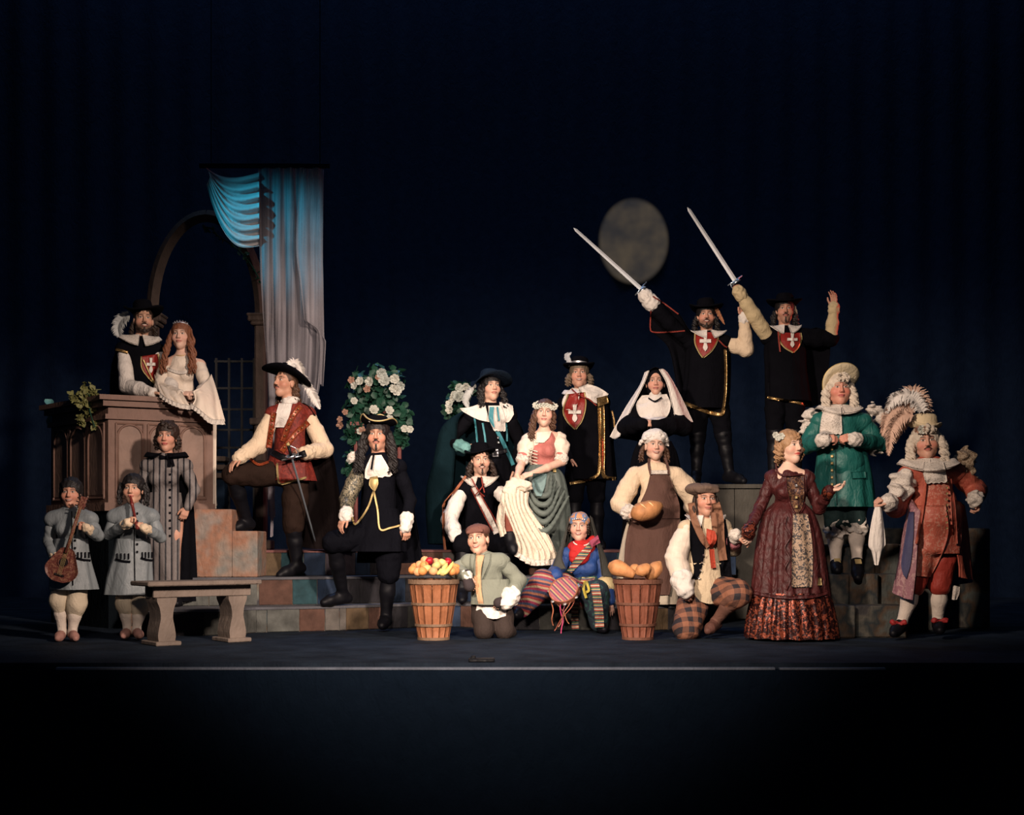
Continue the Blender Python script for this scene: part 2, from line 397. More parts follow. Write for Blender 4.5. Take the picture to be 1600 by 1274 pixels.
# ================================================================== the stage
M_floor = mat('stage_floor_paint', (.013, .019, .029), .8, var=.95, vs=3.6, bump=.3, bs=40, spec=.06)
M_black = mat('black_velour', (.0085, .0145, .028), .95, var=.3, spec=.0)
M_fascia = mat('apron_black', (.0055, .010, .018), .9, var=.2, spec=.0)
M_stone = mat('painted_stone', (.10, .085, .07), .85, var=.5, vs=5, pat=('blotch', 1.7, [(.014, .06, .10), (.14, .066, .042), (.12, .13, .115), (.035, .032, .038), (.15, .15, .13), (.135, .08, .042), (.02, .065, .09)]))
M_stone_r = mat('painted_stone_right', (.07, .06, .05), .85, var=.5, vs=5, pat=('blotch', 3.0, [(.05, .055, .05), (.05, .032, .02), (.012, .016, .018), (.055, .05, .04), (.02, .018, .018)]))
M_string = mat('painted_stringer', (.20, .125, .09), .85, var=.7, vs=4, pat=('blotch', 2.6, [(.22, .18, .155), (.25, .125, .08), (.24, .165, .125), (.17, .17, .155)]))
M_wood = mat('balcony_wood', (.165, .095, .072), .62, var=.45, vs=6, bs=25, bump=.15)
M_woodp = mat('balcony_panel', (.21, .135, .105), .6, var=.6, vs=4, bs=25, bump=.15)
M_nose = mat('platform_nosing', (.13, .05, .045), .7)
M_grayplank = mat('grey_platform_face', (.065, .06, .05), .85, var=.6, vs=5)
M_line = mat('white_tape', (.12, .135, .17), .6, var=.5, vs=4)

mb = MB(); mb.box((0, 3.6, -.06), (17, 11.06, .12)); tag(mb.build('floor', M_floor), kind='structure')
mb = MB(); mb.box((0, -1.955, -.62), (17, .05, 1.16)); tag(mb.build('trim_1', M_fascia), kind='structure')
mb = MB(); mb.box((-.62, -1.962, -.033), (4.62, .045, .014)); mb.box((2.06, -1.962, -.034), (.68, .045, .012)); tag(mb.build('trim_2', M_line), kind='structure')
mb = MB(); mb.box((0, -7, -1.25), (17, 10.2, .1)); tag(mb.build('floor_house', M_fascia), kind='structure')
def curtain(name, x0, y0, x1, y1, folds, amp=.12, h=10.5):
    n = folds*10; t = np.linspace(0, 1, n); d = nrm(V(x1-x0, y1-y0, 0)); nn = V(-d[1], d[0], 0)
    G = np.zeros((2, n, 3))
    for r, z in enumerate((h, -.001)):
        base = V(x0, y0, z)+np.outer(t, V(x1-x0, y1-y0, 0)); G[r] = base+np.outer(np.sin(t*folds*6.283)*amp, nn)
    v, f = slab(G, .03); o = link(name, new_mesh(name, v, f, M_black)); return tag(o, kind='structure')
curtain('wall_back', -8.4, 8.0, 8.4, 8.0, 34, .022)
curtain('wall_left', -8.2, 7.6, -8.2, -1.4, 16)
curtain('wall_right', 8.2, -1.4, 8.2, 7.6, 16)

# moon: pale mottled disc whose emission stands in for light projected on the backdrop
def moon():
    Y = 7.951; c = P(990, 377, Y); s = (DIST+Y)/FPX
    m, nt, b = NT('moon_glow'); L = nt.links
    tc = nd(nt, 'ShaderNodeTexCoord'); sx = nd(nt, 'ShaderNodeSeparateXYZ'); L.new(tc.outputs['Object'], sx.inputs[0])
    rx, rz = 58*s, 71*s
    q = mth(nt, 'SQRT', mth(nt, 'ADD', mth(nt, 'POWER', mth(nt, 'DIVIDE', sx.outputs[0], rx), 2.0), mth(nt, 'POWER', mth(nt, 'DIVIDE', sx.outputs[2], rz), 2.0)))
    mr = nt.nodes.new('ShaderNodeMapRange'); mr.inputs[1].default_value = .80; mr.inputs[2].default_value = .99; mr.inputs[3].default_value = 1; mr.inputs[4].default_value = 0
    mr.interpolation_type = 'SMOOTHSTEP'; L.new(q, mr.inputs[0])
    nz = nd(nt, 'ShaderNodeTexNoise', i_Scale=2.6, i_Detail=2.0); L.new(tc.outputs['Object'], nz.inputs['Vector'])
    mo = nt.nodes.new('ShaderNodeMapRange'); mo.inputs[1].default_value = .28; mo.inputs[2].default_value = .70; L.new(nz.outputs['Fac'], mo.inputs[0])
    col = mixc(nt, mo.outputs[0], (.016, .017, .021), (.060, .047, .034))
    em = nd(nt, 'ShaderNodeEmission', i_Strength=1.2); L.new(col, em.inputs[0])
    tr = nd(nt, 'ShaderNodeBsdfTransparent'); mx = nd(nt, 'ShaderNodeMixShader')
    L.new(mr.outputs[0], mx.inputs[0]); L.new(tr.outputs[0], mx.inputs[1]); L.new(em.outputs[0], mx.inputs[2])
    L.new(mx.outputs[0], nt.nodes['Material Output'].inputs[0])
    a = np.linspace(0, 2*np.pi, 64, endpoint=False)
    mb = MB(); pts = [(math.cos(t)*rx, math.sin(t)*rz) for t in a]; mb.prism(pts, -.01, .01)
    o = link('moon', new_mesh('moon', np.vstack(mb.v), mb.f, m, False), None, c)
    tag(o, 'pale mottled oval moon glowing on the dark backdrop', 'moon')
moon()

# centre steps and platform
def XY(lst): return [(X(px, y), y) for px, y in lst]
f1 = [(228, .42), (345, .50), (400, .82), (530, 1.08), (660, 1.55), (720, 1.55), (800, 1.15), (1015, 1.08), (1075, 1.25)]
f2 = [(285, 1.02), (402, 1.14), (530, 1.42), (660, 1.85), (750, 1.85), (820, 1.52), (1075, 1.55)]
f3 = [(402, 1.62), (530, 1.82), (660, 2.12), (800, 2.05), (1150, 1.98)]
st = empty('painted_steps', (X(650, 2), 1.2, 0), 'wide painted stone steps leading up to the centre platform', 'steps')
stb = np.array(st.location)
for fr, z0, z1, nm in ((f1, 0, .22, 'step'), (f2, .22, .47, 'step'), (f3, .47, .71, 'platform')):
    e = XY(fr)
    if nm == 'platform': bk = [(e[-1][0], 2.59), (X(984, 2.59), 2.59), (X(984, 2.59), 4.3), (-3.15, 4.3), (-3.15, 2.95), (-2.72, 1.85)]
    else: yl = 1.38 if z1 < .3 else 1.64; bk = [(e[-1][0], 2.59), (X(984, 2.59), 2.59), (X(984, 2.59), 4.3), (X(402, 1.62), 4.3), (X(402, 1.62), yl), (e[0][0], yl)]
    poly = e+bk
    mb = MB(); mb.plan(poly, z0, z1-.022); o = mb.build(nm, M_stone, st, stb)
    mb = MB(); out = [(x, y-.018) for x, y in e]+bk; mb.plan(out, z1-.022, z1)
    mb.build('tread', M_nose if nm == 'platform' else mat('tread_paint', (.075, .075, .085), .75, var=.6, vs=5), st, stb)

# painted stones on the risers: one thin slab each, colours read along the steps
PAL = {'g': (.13, .135, .12), 'r': (.135, .058, .036), 't': (.018, .085, .105), 'b': (.012, .035, .085), 'k': (.022, .02, .026), 'o': (.15, .092, .04), 'p': (.16, .14, .12), 'l': (.10, .075, .10), 'e': (.05, .05, .042)}
SM = {k: mat('stone_paint_'+k, tuple(.62*(.8*x+.2*sum(c)/3) for x in c), .85, var=.85, vs=9, bs=30, bump=.3) for k, c in PAL.items()}
ROWS = ((f1, .0, .198, 'kke'+'gg'+'gr'+'pork'+'ebrk'+'okee'+'kook'), (f2, .22, .448, 'gg'+'grtb'+'kkbk'+'tbkr'+'tekb'+'keb'), (f3, .47, .688, 'ot'+'blbk'+'rrpp'+'kbrt'+'bbtb'+'krb'))
rs = random.Random(21)
for fr, z0, z1, seq in ROWS:
    e = np.array(XY(fr)); seg = np.linalg.norm(np.diff(e, axis=0), axis=1); cum = np.concatenate([[0], np.cumsum(seg)]); tot = cum[-1]
    cuts = np.linspace(0, tot, len(seq)+1); cuts[1:-1] += [rs.uniform(-.05, .05) for _ in cuts[1:-1]]
    cuts = sorted(set(np.round(np.concatenate([cuts, cum]), 4)))
    mids = np.linspace(0, tot, len(seq)+1)
    for a, b in zip(cuts[:-1], cuts[1:]):
        if b-a < .03: continue
        i = min(len(seg)-1, int(np.searchsorted(cum, (a+b)/2)-1)); d = (e[i+1]-e[i])/seg[i]; nn_ = np.array([d[1], -d[0]])
        c = e[i]+d*((a+b)/2-cum[i]); R = np.array([[d[0], -d[1], 0], [d[1], d[0], 0], [0, 0, 1]])
        key = seq[min(len(seq)-1, int((a+b)/2/tot*len(seq)))]
        mb = MB(); mb.box((c[0], c[1], (z0+z1)/2), (b-a-.004, .014+rs.uniform(0, .008), z1-z0-.006), R, .003); mb.build('stone', SM[key], st, stb)

# painted stair block beside the balcony
sb = empty('stair_block', (X(350, 1.5), 1.5, .47), 'two-tier stair block painted as pinkish mottled stone beside the balcony', 'stairs')
for a, b, ztop in ((293, 362, Zp(796, 1.2)), (362, 402, Zp(830, 1.2))):
    mb = MB(); x0, x1 = X(a, 1.2), X(b, 1.2); mb.box(((x0+x1)/2, 1.41, (.47+ztop)/2), (x1-x0, .42, ztop-.47), bev=.008); mb.build('tier', M_string, sb, np.array(sb.location))

# balcony (pulpit) with arched panels, on a dark podium
c0 = V(X(169, 1.35), 1.35, 0); c1 = V(X(333, 1.75), 1.75, 0); u = nrm(c1-c0); nn = V(u[1], -u[0], 0); Lf = np.linalg.norm(c1-c0)
back = -nn; c2 = V(X(80, 2.2), 2.2, 0)
zb, zt = 1.07, 2.12
bal = empty('balcony', lerp(c0, c1, .5)+V(0, .4, zb), 'dark wooden balcony pulpit with arched panels below the couple', 'balcony')
bb = np.array(bal.location)
pod = MB(); pod.plan([tuple((c0+nn*.02-u*.0)[:2]), tuple((c1)[:2]), tuple((c1+back*1.0)[:2]), tuple((c2+V(.1,.4,0))[:2]), tuple((c2)[:2])], .0, zb); tag(pod.build('podium', mat('podium_black', (.004, .006, .008), .95, spec=.05), None, c0), 'tall black podium that carries the balcony', 'podium')
def T(org, du, dn):
    return lambda p: org+du*p[0]+dn*p[1]+V(0, 0, p[2])
def wall(org, du, dn, L, mw, mp, arches):
    t = T(org, du, dn)
    mb = MB(); mb.prism([(0, zb), (L, zb), (L, zt-.06), (0, zt-.06)], -.10, 0, t); mb.build('wall_panel', mw, bal, bb)
    for z0, z1, pr in ((zb, zb+.075, .035), (zt-.215, zt-.17, .028), (zt-.10, zt-.045, .05)):
        mb = MB(); mb.prism([(-pr, z0), (L+pr*.4, z0), (L+pr*.4, z1), (-pr, z1)], -.02, pr, t); mb.build('moulding', mw, bal, bb)
    mb = MB(); mb.prism([(-.085, zt-.045), (L+.05, zt-.045), (L+.05, zt), (-.085, zt)], -.16, .085, t); mb.build('ledge', mw, bal, bb)
    pw = (L-.10)/arches
    for i in range(arches):
        a0 = .05+i*pw+.02; a1 = a0+pw-.04; zc0, zc1 = zb+.12, zt-.25; r = (a1-a0)/2-.012; xc = (a0+a1)/2
        arc = [(xc-r, zc0+.03)]+[(xc-r*math.cos(k), zc1-.012-r+r*math.sin(k)) for k in np.linspace(0, math.pi, 17)]+[(xc+r, zc0+.03)]
        mb = MB(); mb.prism(arc, -.002, .004, t); mb.build('arch_panel', mp, bal, bb)
        mb = MB(); mb.tube([t((x_, .008, z_)) for x_, z_ in arc], .011, 6, True); mb.build('arch_moulding', mw, bal, bb, True)
        fr = MB()
        for p, q in (((a0, zc0), (a0, zc1)), ((a1, zc0), (a1, zc1)), ((a0, zc1), (a1, zc1)), ((a0, zc0), (a1, zc0))):
            fr.tube([t((p[0], .006, p[1])), t((q[0], .006, q[1]))], .010, 6)
        fr.build('panel_frame', mw, bal, bb)
wall(c0, u, nn, Lf, M_wood, M_woodp, 3)
u2 = nrm(c0-c2); wall(c2, u2, V(u2[1], -u2[0], 0), np.linalg.norm(c0-c2), M_wood, M_woodp, 3)
fl = MB(); fl.plan([tuple((c0+back*.1+u*.1)[:2]), tuple((c1+back*.1)[:2]), tuple((c1+back*.98)[:2]), tuple((c2+V(.15, .3, 0))[:2])], zb, zb+.02); fl.build('balcony_floor', M_fascia, bal, bb)

# ivy spilling over the balcony ledge, trellises of roses: leaves joined, blossoms single
def leaves(rs, centres, n, size, m, name, parent, base, bias=(0, -.3, 0)):
    vs = []; fs = []; k = 0
    for i in range(n):
        c, r = rs.choice(centres); d = nrm(V(rs.gauss(0, 1), rs.gauss(0, 1), rs.gauss(0, 1)))*rs.random()**.4
        p = c+d*r; a = nrm(V(rs.gauss(0, 1), rs.gauss(0, .6), rs.gauss(-.2, 1))); nn_ = nrm(d+V(*bias)+V(rs.gauss(0, .5), rs.gauss(0, .5), rs.gauss(0, .5))); b = nrm(np.cross(a, nn_)); a = np.cross(nn_, b)
        l = size*rs.uniform(.6, 1.3); wv = l*.38
        pts = [p, p+a*l*.35+b*wv+nn_*.006, p+a*l*.75+b*wv*.7, p+a*l, p+a*l*.75-b*wv*.7, p+a*l*.35-b*wv+nn_*.006, p+a*l*.5-nn_*.006]
        vs += pts; fs += [(k, k+1, k+6), (k+1, k+2, k+6), (k+2, k+3, k+6), (k+3, k+4, k+6), (k+4, k+5, k+6), (k+5, k, k+6)]; k += 7
    o = link(name, new_mesh(name, np.array(vs)-base, np.array(fs), m, False), parent); o['kind'] = 'stuff'; return o
def blossom_mesh(m, r=.05, petals=6, seed=0):
    rs = random.Random(seed); mb = MB()
    for ring, (rr, tilt, cnt) in enumerate(((r, .35, petals), (r*.68, .75, petals-1), (r*.38, 1.15, 4))):
        for i in range(cnt):
            a = 6.283*i/cnt+ring*.5+rs.uniform(-.1, .1); d = V(math.cos(a), 0, math.sin(a)); t = V(-math.sin(a), 0, math.cos(a)); up = V(0, -1, 0)
            f = nrm(d*math.cos(tilt)+up*math.sin(tilt))
            mb.add([up*.004*ring, f*rr*.5+t*rr*.42, f*rr*.95+t*rr*.30, f*rr*1.02+up*rr*.1, f*rr*.95-t*rr*.30, f*rr*.5-t*rr*.42], [(0, 1, 2, 3), (0, 3, 4, 5)])
    return new_mesh('blossom', np.vstack(mb.v), mb.f, m, False)
M_leaf = mat('rose_leaf', (.010, .048, .028), .5, var=.7, vs=14, bump=0)
M_leaf2 = mat('ivy_pale_leaf', (.16, .16, .055), .6, var=.6, vs=20, bump=0)
M_petal = mat('white_petal', (.46, .46, .40), .7, var=.15, bump=0)
M_petal2 = mat('pink_petal', (.30, .17, .12), .7, var=.2, bump=0)
M_petal3 = mat('pale_petal', (.36, .38, .34), .7, var=.2, bump=0)
M_trell = mat('trellis_red_brown', (.16, .05, .045), .6)
BW, BP, BT = blossom_mesh(M_petal, .048), blossom_mesh(M_petal2, .038, 5, 2), blossom_mesh(M_petal3, .06, 6, 3)
def trellis(label, Y, posts, hoop, blobs, n, flowers, seed, zf=.71):
    rs = random.Random(seed)
    root = empty('rose_trellis', (X(posts[0], Y), Y, zf), label, 'flowers'); b = np.array(root.location)
    for px in posts:
        mb = MB(); mb.tube([V(X(px, Y), Y, zf), V(X(px, Y), Y, Zp(hoop[1]+30, Y))], .022, 8); mb.build('post', M_trell, root, b)
    if len(posts) > 1:
        mb = MB(); x0, x1 = X(posts[0], Y), X(posts[-1], Y); z = Zp(hoop[1]+30, Y); r = (x1-x0)/2
        mb.tube([V((x0+x1)/2-r*math.cos(k), Y, z+r*.8*math.sin(k)) for k in np.linspace(0, math.pi, 20)], .02, 8); mb.build('hoop', M_trell, root, b)
        mb = MB(); mb.box((X(posts[0], Y)+.02, Y-.05, Zp(663, Y)), (.14, .04, .035)); mb.build('crossbar', M_trell, root, b)
    s = (DIST+Y)/FPX
    leaves(rs, [(P(a, c, Y), V(r, r*.9, r)*s) for a, c, r in blobs], n, .085, M_leaf, 'foliage', root, b)
    for me_, a, c in flowers:
        p = P(a, c, Y-.16-rs.random()*.04); o = link('blossom', {'w': BW, 'p': BP, 't': BT}[me_], root, p-b)
        o.rotation_euler = (rs.uniform(-.4, .4), rs.uniform(0, 6.28), rs.uniform(-.4, .4)); k = rs.uniform(.8, 1.15); o.scale = (k, k, k)
    return root
fA = [('w', 578, 597), ('w', 563, 596), ('p', 549, 594), ('p', 574, 608), ('w', 554, 603), ('t', 596, 583), ('t', 601, 595), ('w', 617, 592), ('w', 620, 611), ('w', 615, 607), ('w', 553, 627), ('p', 539, 644), ('p', 531, 655), ('p', 532, 664), ('w', 584, 641), ('w', 608, 642), ('w', 608, 655), ('w', 632, 670), ('w', 641, 671), ('w', 563, 674), ('p', 566, 672), ('w', 551, 711), ('w', 549, 718), ('p', 590, 590), ('t', 626, 603)]
trellis('rose trellis of dark leaves and white blossoms behind the man in the tricorn', 2.75, (556, 624), (590, 640), [(590, 590, 26), (565, 600, 24), (612, 598, 24), (575, 625, 22), (608, 622, 22), (553, 640, 18), (595, 640, 18), (622, 645, 18), (556, 665, 15), (630, 668, 14), (552, 684, 10), (624, 688, 9), (550, 715, 8), (547, 735, 8), (592, 612, 26)], 900, fA, 5)
fB = [('w', 728, 604), ('w', 706, 622), ('w', 703, 632), ('w', 703, 640), ('t', 717, 606), ('t', 716, 620), ('w', 709, 617)]
trellis('rose trellis with white blossoms behind the musketeer with the teal sash', 3.0, (713,), (713, 640), [(716, 608, 12), (718, 625, 16), (707, 630, 12), (706, 645, 10), (722, 645, 14), (730, 610, 10)], 240, fB, 6)
iv = empty('ivy', P(139, 640, 1.5), 'pale green ivy spilling over the dark side of the balcony', 'ivy'); s15 = (11.5)/FPX; rs = random.Random(4)
leaves(rs, [(P(a, c, 1.5), V(r, r, r)*s15) for a, c, r in ((139, 607, 12), (131, 616, 11), (147, 614, 9), (136, 626, 9), (128, 632, 7), (143, 634, 7), (114, 622, 6), (138, 644, 6), (126, 656, 5), (150, 664, 4))], 260, .055, M_leaf2, 'foliage', iv, np.array(iv.location))
mb = MB(); mb.tube(catmull([P(112, 622, 1.5), P(128, 616, 1.48), P(140, 618, 1.45), P(140, 640, 1.45), P(148, 668, 1.45)], 20), .006, 5); mb.build('stem', M_leaf, iv, np.array(iv.location))
M_teal = mat('teal_ribbon', (.10, .26, .26), .6)
rib = MB()
G = catmull([P(76, 624, 2.2), P(78, 634, 2.17), P(81, 644, 2.2), P(79, 652, 2.18), P(81, 668, 2.2)], 24); wv = (.030+.012*np.sin(np.linspace(0, 16, 24)))[:, None]*V(1, .3, 0)
v, f = slab(np.stack([G-wv, G+wv], 1), .006); o = link('ribbon', new_mesh('ribbon', v-G[0], f, M_teal), None, G[0]); tag(o, 'teal ribbon dangling at the far end of the dark balcony side', 'ribbon')

# gothic arch with column, vine and lattice
M_arch = mat('arch_stone', (.058, .040, .032), .85, var=.5, vs=6)
Ya = 3.05
ar = empty('gothic_arch', (X(408, Ya), Ya, .71), 'dim brown gothic arch on slender columns behind the balcony', 'arch'); ab = np.array(ar.location)
zc = Zp(500, Ya)
for px in (408, 238):
    x = X(px, Ya); zl = .71 if px > 300 else 0
    mb = MB(); mb.box((x, Ya, (zl+zc)/2), (.115, .16, zc-zl), bev=.02); mb.build('column', M_arch, ar, ab)
    for z0, hgt, wd in ((zc-.05, .04, .18), (zc, .06, .24), (zc+.04, .03, .27), (Zp(660, Ya), .07, .20), (zl+.05, .10, .24)):
        mb = MB(); mb.box((x, Ya, z0), (wd, .24, hgt), bev=.012); mb.build('capital' if z0 > 2 else 'plinth', M_arch, ar, ab)
xm = X(323, Ya); za = Zp(345, Ya)
for sgn, px in ((1, 408), (-1, 238)):
    xs = X(px, Ya); pts = [V(xs+(xm-xs)*(1-math.cos(t))*1.0, Ya, zc+.05+(za-zc)*math.sin(t)) for t in np.linspace(0, math.pi/2, 16)]
    mb = MB(); mb.tube(pts, .065, 4); mb.build('arch_rib', M_arch, ar, ab)
vn = empty('vine', P(404, 440, Ya-.1), 'thin bluish vine trailing along the gothic arch', 'vine'); vb = np.array(vn.location)
vp = catmull([P(a, c, Ya-.1) for a, c in ((405, 436), (393, 415), (379, 397), (360, 381), (341, 369), (332, 358), (320, 356))], 40)
mb = MB(); mb.tube(vp, .008, 5); mb.build('stem', M_leaf, vn, vb)
leaves(random.Random(8), [(q, V(.02, .02, .02)) for q in vp[::3]], 40, .05, M_leaf, 'foliage', vn, vb)
la = empty('lattice', (X(368, 3.3), 3.3, .71), 'dark lattice screen standing between the balcony and the column', 'screen'); lb = np.array(la.location)
M_lat = mat('lattice_dark', (.012, .012, .013), .8)
for px in (338, 358, 378, 397):
    mb = MB(); mb.box((X(px, 3.3), 3.3, (.71+Zp(560, 3.3))/2), (.022, .025, Zp(560, 3.3)-.71)); mb.build('bar', M_lat, la, lb)
for py in (565, 607, 640, 672, 700):
    mb = MB(); mb.box(((X(335, 3.3)+X(400, 3.3))/2, 3.3, Zp(py, 3.3)), (X(400, 3.3)-X(335, 3.3), .02, .022)); mb.build('bar', M_lat, la, lb)
pd = empty('pedestal', (X(342, 2.3), 2.3, .71), 'dark pedestal of stacked stone slabs beside the balcony', 'pedestal'); pdb = np.array(pd.location)
for py in (718, 731, 744):
    mb = MB(); mb.box((X(342, 2.3), 2.3, Zp(py, 2.3)), (.17, .2, .05), bev=.008); mb.build('slab', M_arch, pd, pdb)
mb = MB(); mb.box((X(342, 2.3), 2.33, (.71+Zp(716, 2.3))/2), (.13, .14, Zp(716, 2.3)-.71)); mb.build('shaft', M_fascia, pd, pdb)

# gauze drapes
def gauze(name, col, alpha):
    m = mat(name, col, .9, var=.35, vs=3, bump=.0, spec=.1)
    nt = m.node_tree; b = nt.nodes['Principled BSDF']; tcn = nd(nt, 'ShaderNodeTexCoord'); mp = nd(nt, 'ShaderNodeMapping'); mp.inputs['Scale'].default_value = (34, 10, .8)
    nt.links.new(tcn.outputs['Object'], mp.inputs[0]); nz = nd(nt, 'ShaderNodeTexNoise', i_Scale=1.0, i_Detail=4.0); nt.links.new(mp.outputs[0], nz.inputs['Vector'])
    r = nt.nodes.new('ShaderNodeMapRange'); r.inputs[1].default_value = .3; r.inputs[2].default_value = .7; r.inputs[3].default_value = alpha[0]; r.inputs[4].default_value = alpha[1]
    nt.links.new(nz.outputs['Fac'], r.inputs[0]); nt.links.new(r.outputs[0], b.inputs['Alpha']); return m
M_gz = gauze('gauze', (.28, .26, .28), (.12, .75)); M_sw = mat('swag_cloth', (.45, .44, .45), .85, var=.3, vs=5)
Yd = 2.35
def drape(name, rows, m, wave, label, Y=Yd, n=30, k=40, th=.006):
    v, f = sheet(rows, Y, n, k, wave, th); b = v.mean(0); b[2] = v[:, 2].max()
    return tag(link(name, new_mesh(name, v-b, f, m), None, b), label, 'drape')
bt = MB(); zz = Zp(264, Yd)+.03; bt.tube([V(X(312, Yd), Yd, zz), V(X(515, Yd), Yd, zz)], .025, 8)
for px in (330, 500): bt.tube([V(X(px, Yd), Yd, zz), V(X(px, Yd), Yd, 10.4)], .004, 5)
tag(bt.build('batten', M_fascia, None, (X(412, Yd), Yd, zz)), 'black pipe batten from which the swag and gauze hang', 'batten')
# swag: nested catenary folds
n, k = 46, 26; G = np.zeros((n, k, 3))
for i in range(n):
    t = i/(n-1)
    a = V(322+6*math.sin(t*3), 262+t*26, 0); b = V(405, 270+t*118, 0)
    for j in range(k):
        q = j/(k-1); x = a[0]*(1-q)+b[0]*q; y = a[1]*(1-q)+b[1]*q+ (14+34*t)*(1-(2*q-1)**2)*(.55+.6*(1-q)); dy = -.05*math.sin(t*2*math.pi*7)*(.3+.7*q)-.10*math.sin(math.pi*t)
        if q > .6: y -= (q-.6)/.4*4*t
        G[i, j] = P(x, y, Yd+dy)
v, f = slab(G, .006); bs_ = v.mean(0); tag(link('swag_drape', new_mesh('swag_drape', v-bs_, f, M_sw), None, bs_), 'teal-lit swag of cloth draped in curved folds', 'drape')
drape('gauze_drape', [[(403, 262), (440, 262), (470, 262), (506, 262)], [(405, 400), (440, 400), (475, 400), (505, 400)], [(410, 500), (440, 500), (475, 500), (505, 498)], [(418, 610), (440, 612), (470, 612), (500, 606)], [(420, 700, .1), (436, 700, .1), (452, 700, .1), (470, 700, .1)]], M_gz, (.05, 5.5), 'long sheer lavender gauze hanging in vertical folds')
drape('gauze_strip', [[(468, 264, -.04), (486, 264, -.04), (504, 264, -.04)], [(462, 380, -.12), (484, 380, -.12), (504, 380, -.12)], [(468, 440, -.12), (486, 440, -.12), (505, 440, -.12)], [(474, 490, -.12), (488, 505, -.12), (506, 520, -.12)], [(478, 503, -.12), (492, 510, -.12), (507, 532, -.12)], [(498, 520, -.12), (503, 530, -.12), (508, 540, -.12)], [(500, 600, -.12), (502, 602, -.12), (504, 604, -.12)]], M_gz, (.02, 2), 'torn pale gauze strip hanging over the longer drape', n=40)
drape('gauze_tail', [[(418, 690, .1), (424, 690, .1), (432, 690, .1)], [(419, 770, .1), (424, 770, .1), (429, 770, .1)], [(420, 803, .1), (425, 806, .1), (430, 805, .1)], [(423, 808, .1), (425, 810, .1), (427, 810, .1)], [(423, 838, .1), (424, 840, .1), (426, 838, .1)]], mat('gauze_solid', (.45, .40, .44), .9), (.01, 2), 'ragged white cloth tail hanging behind the raised leg of the man in red', n=40)

# right-hand side platform and blocks
hp = empty('high_platform', (X(1150, 2.6), 3.2, .71), 'tall grey platform on which the two sword bearers stand', 'platform'); hb = np.array(hp.location)
zpl = Zp(757, 2.6)
for i, (a, b) in enumerate(((985, 1060), (1060, 1112), (1112, 1148), (1148, 1196), (1196, 1250), (1250, 1330))):
    mb = MB(); mb.box((X((a+b)/2, 2.6), 2.62, zpl/2-.02), (X(b, 2.6)-X(a, 2.6)-.006, .04, zpl-.06), bev=.004); mb.build('face_board', M_grayplank, hp, hb)
mb = MB(); x0, x1 = X(985, 2.6), X(1335, 2.6); mb.box(((x0+x1)/2, 3.45, zpl-.02), (x1-x0, 1.74, .04)); mb.build('deck', M_grayplank, hp, hb)
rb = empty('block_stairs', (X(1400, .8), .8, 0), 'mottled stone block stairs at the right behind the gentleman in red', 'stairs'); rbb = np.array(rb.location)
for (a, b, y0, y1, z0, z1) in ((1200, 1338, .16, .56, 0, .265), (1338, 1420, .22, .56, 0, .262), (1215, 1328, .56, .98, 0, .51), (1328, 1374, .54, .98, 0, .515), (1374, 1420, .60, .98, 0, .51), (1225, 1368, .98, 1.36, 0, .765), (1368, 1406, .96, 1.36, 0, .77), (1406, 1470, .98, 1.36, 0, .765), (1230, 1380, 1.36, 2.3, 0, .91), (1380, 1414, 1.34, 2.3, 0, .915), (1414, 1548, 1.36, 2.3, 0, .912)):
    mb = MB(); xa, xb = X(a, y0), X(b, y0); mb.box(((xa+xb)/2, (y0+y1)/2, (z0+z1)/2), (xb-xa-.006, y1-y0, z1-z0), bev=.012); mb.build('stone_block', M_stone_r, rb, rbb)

# bench
M_bench = mat('bench_wood', (.155, .12, .098), .7, var=.5, vs=5, bs=30)
ca, sa = math.cos(math.radians(38)), math.sin(math.radians(38))
bc = V(X(308, -.3), -.3, 0); Rb = np.array([[ca, -sa, 0], [sa, ca, 0], [0, 0, 1]])
be = empty('bench', bc, 'grey-brown wooden bench with curvy slab legs in front of the stair block', 'bench')
be.rotation_euler = (0, 0, math.radians(38))
mb = MB(); mb.box((0, 0, .468), (.93, .36, .036), bev=.008); mb.build('seat_plank', M_bench, be)
mb = MB(); mb.box((.015, -.07, .405), (.80, .03, .085), bev=.004); mb.build('apron', M_bench, be)
mb = MB(); mb.box((.015, .07, .405), (.80, .03, .085), bev=.004); mb.build('apron', M_bench, be)
prof = [(.115, .03), (.125, .08), (.105, .15), (.085, .21), (.10, .28), (.135, .33), (.14, .36)]
for x in (-.29, .29):
    cs = catmull([(a, b, 0) for a, b in prof], 20)
    poly = [(-a, b) for a, b, _ in cs]+[(a, b) for a, b, _ in cs[::-1]]
    mb = MB(); mb.prism([(p*.56, q) for p, q in poly], -.11, .11, lambda p, x=x: V(x+p[0], p[1], p[2])); mb.build('leg', M_bench, be)
    mb = MB(); mb.box((x, 0, .016), (.20, .30, .032), bev=.006); mb.build('foot_plate', M_bench, be)

# footlight box at the stage edge
mb = MB(); mb.box((X(753, -1.8), -1.86, .012), (.17, .09, .024), bev=.006); mb.box((X(740, -1.8), -1.86, .03), (.03, .05, .02), bev=.004)
tag(mb.build('microphone_box', mat('black_plastic', (.004, .004, .005), .5), None, (X(753, -1.8), -1.86, 0)), 'small flat black box on the stage edge line', 'box')

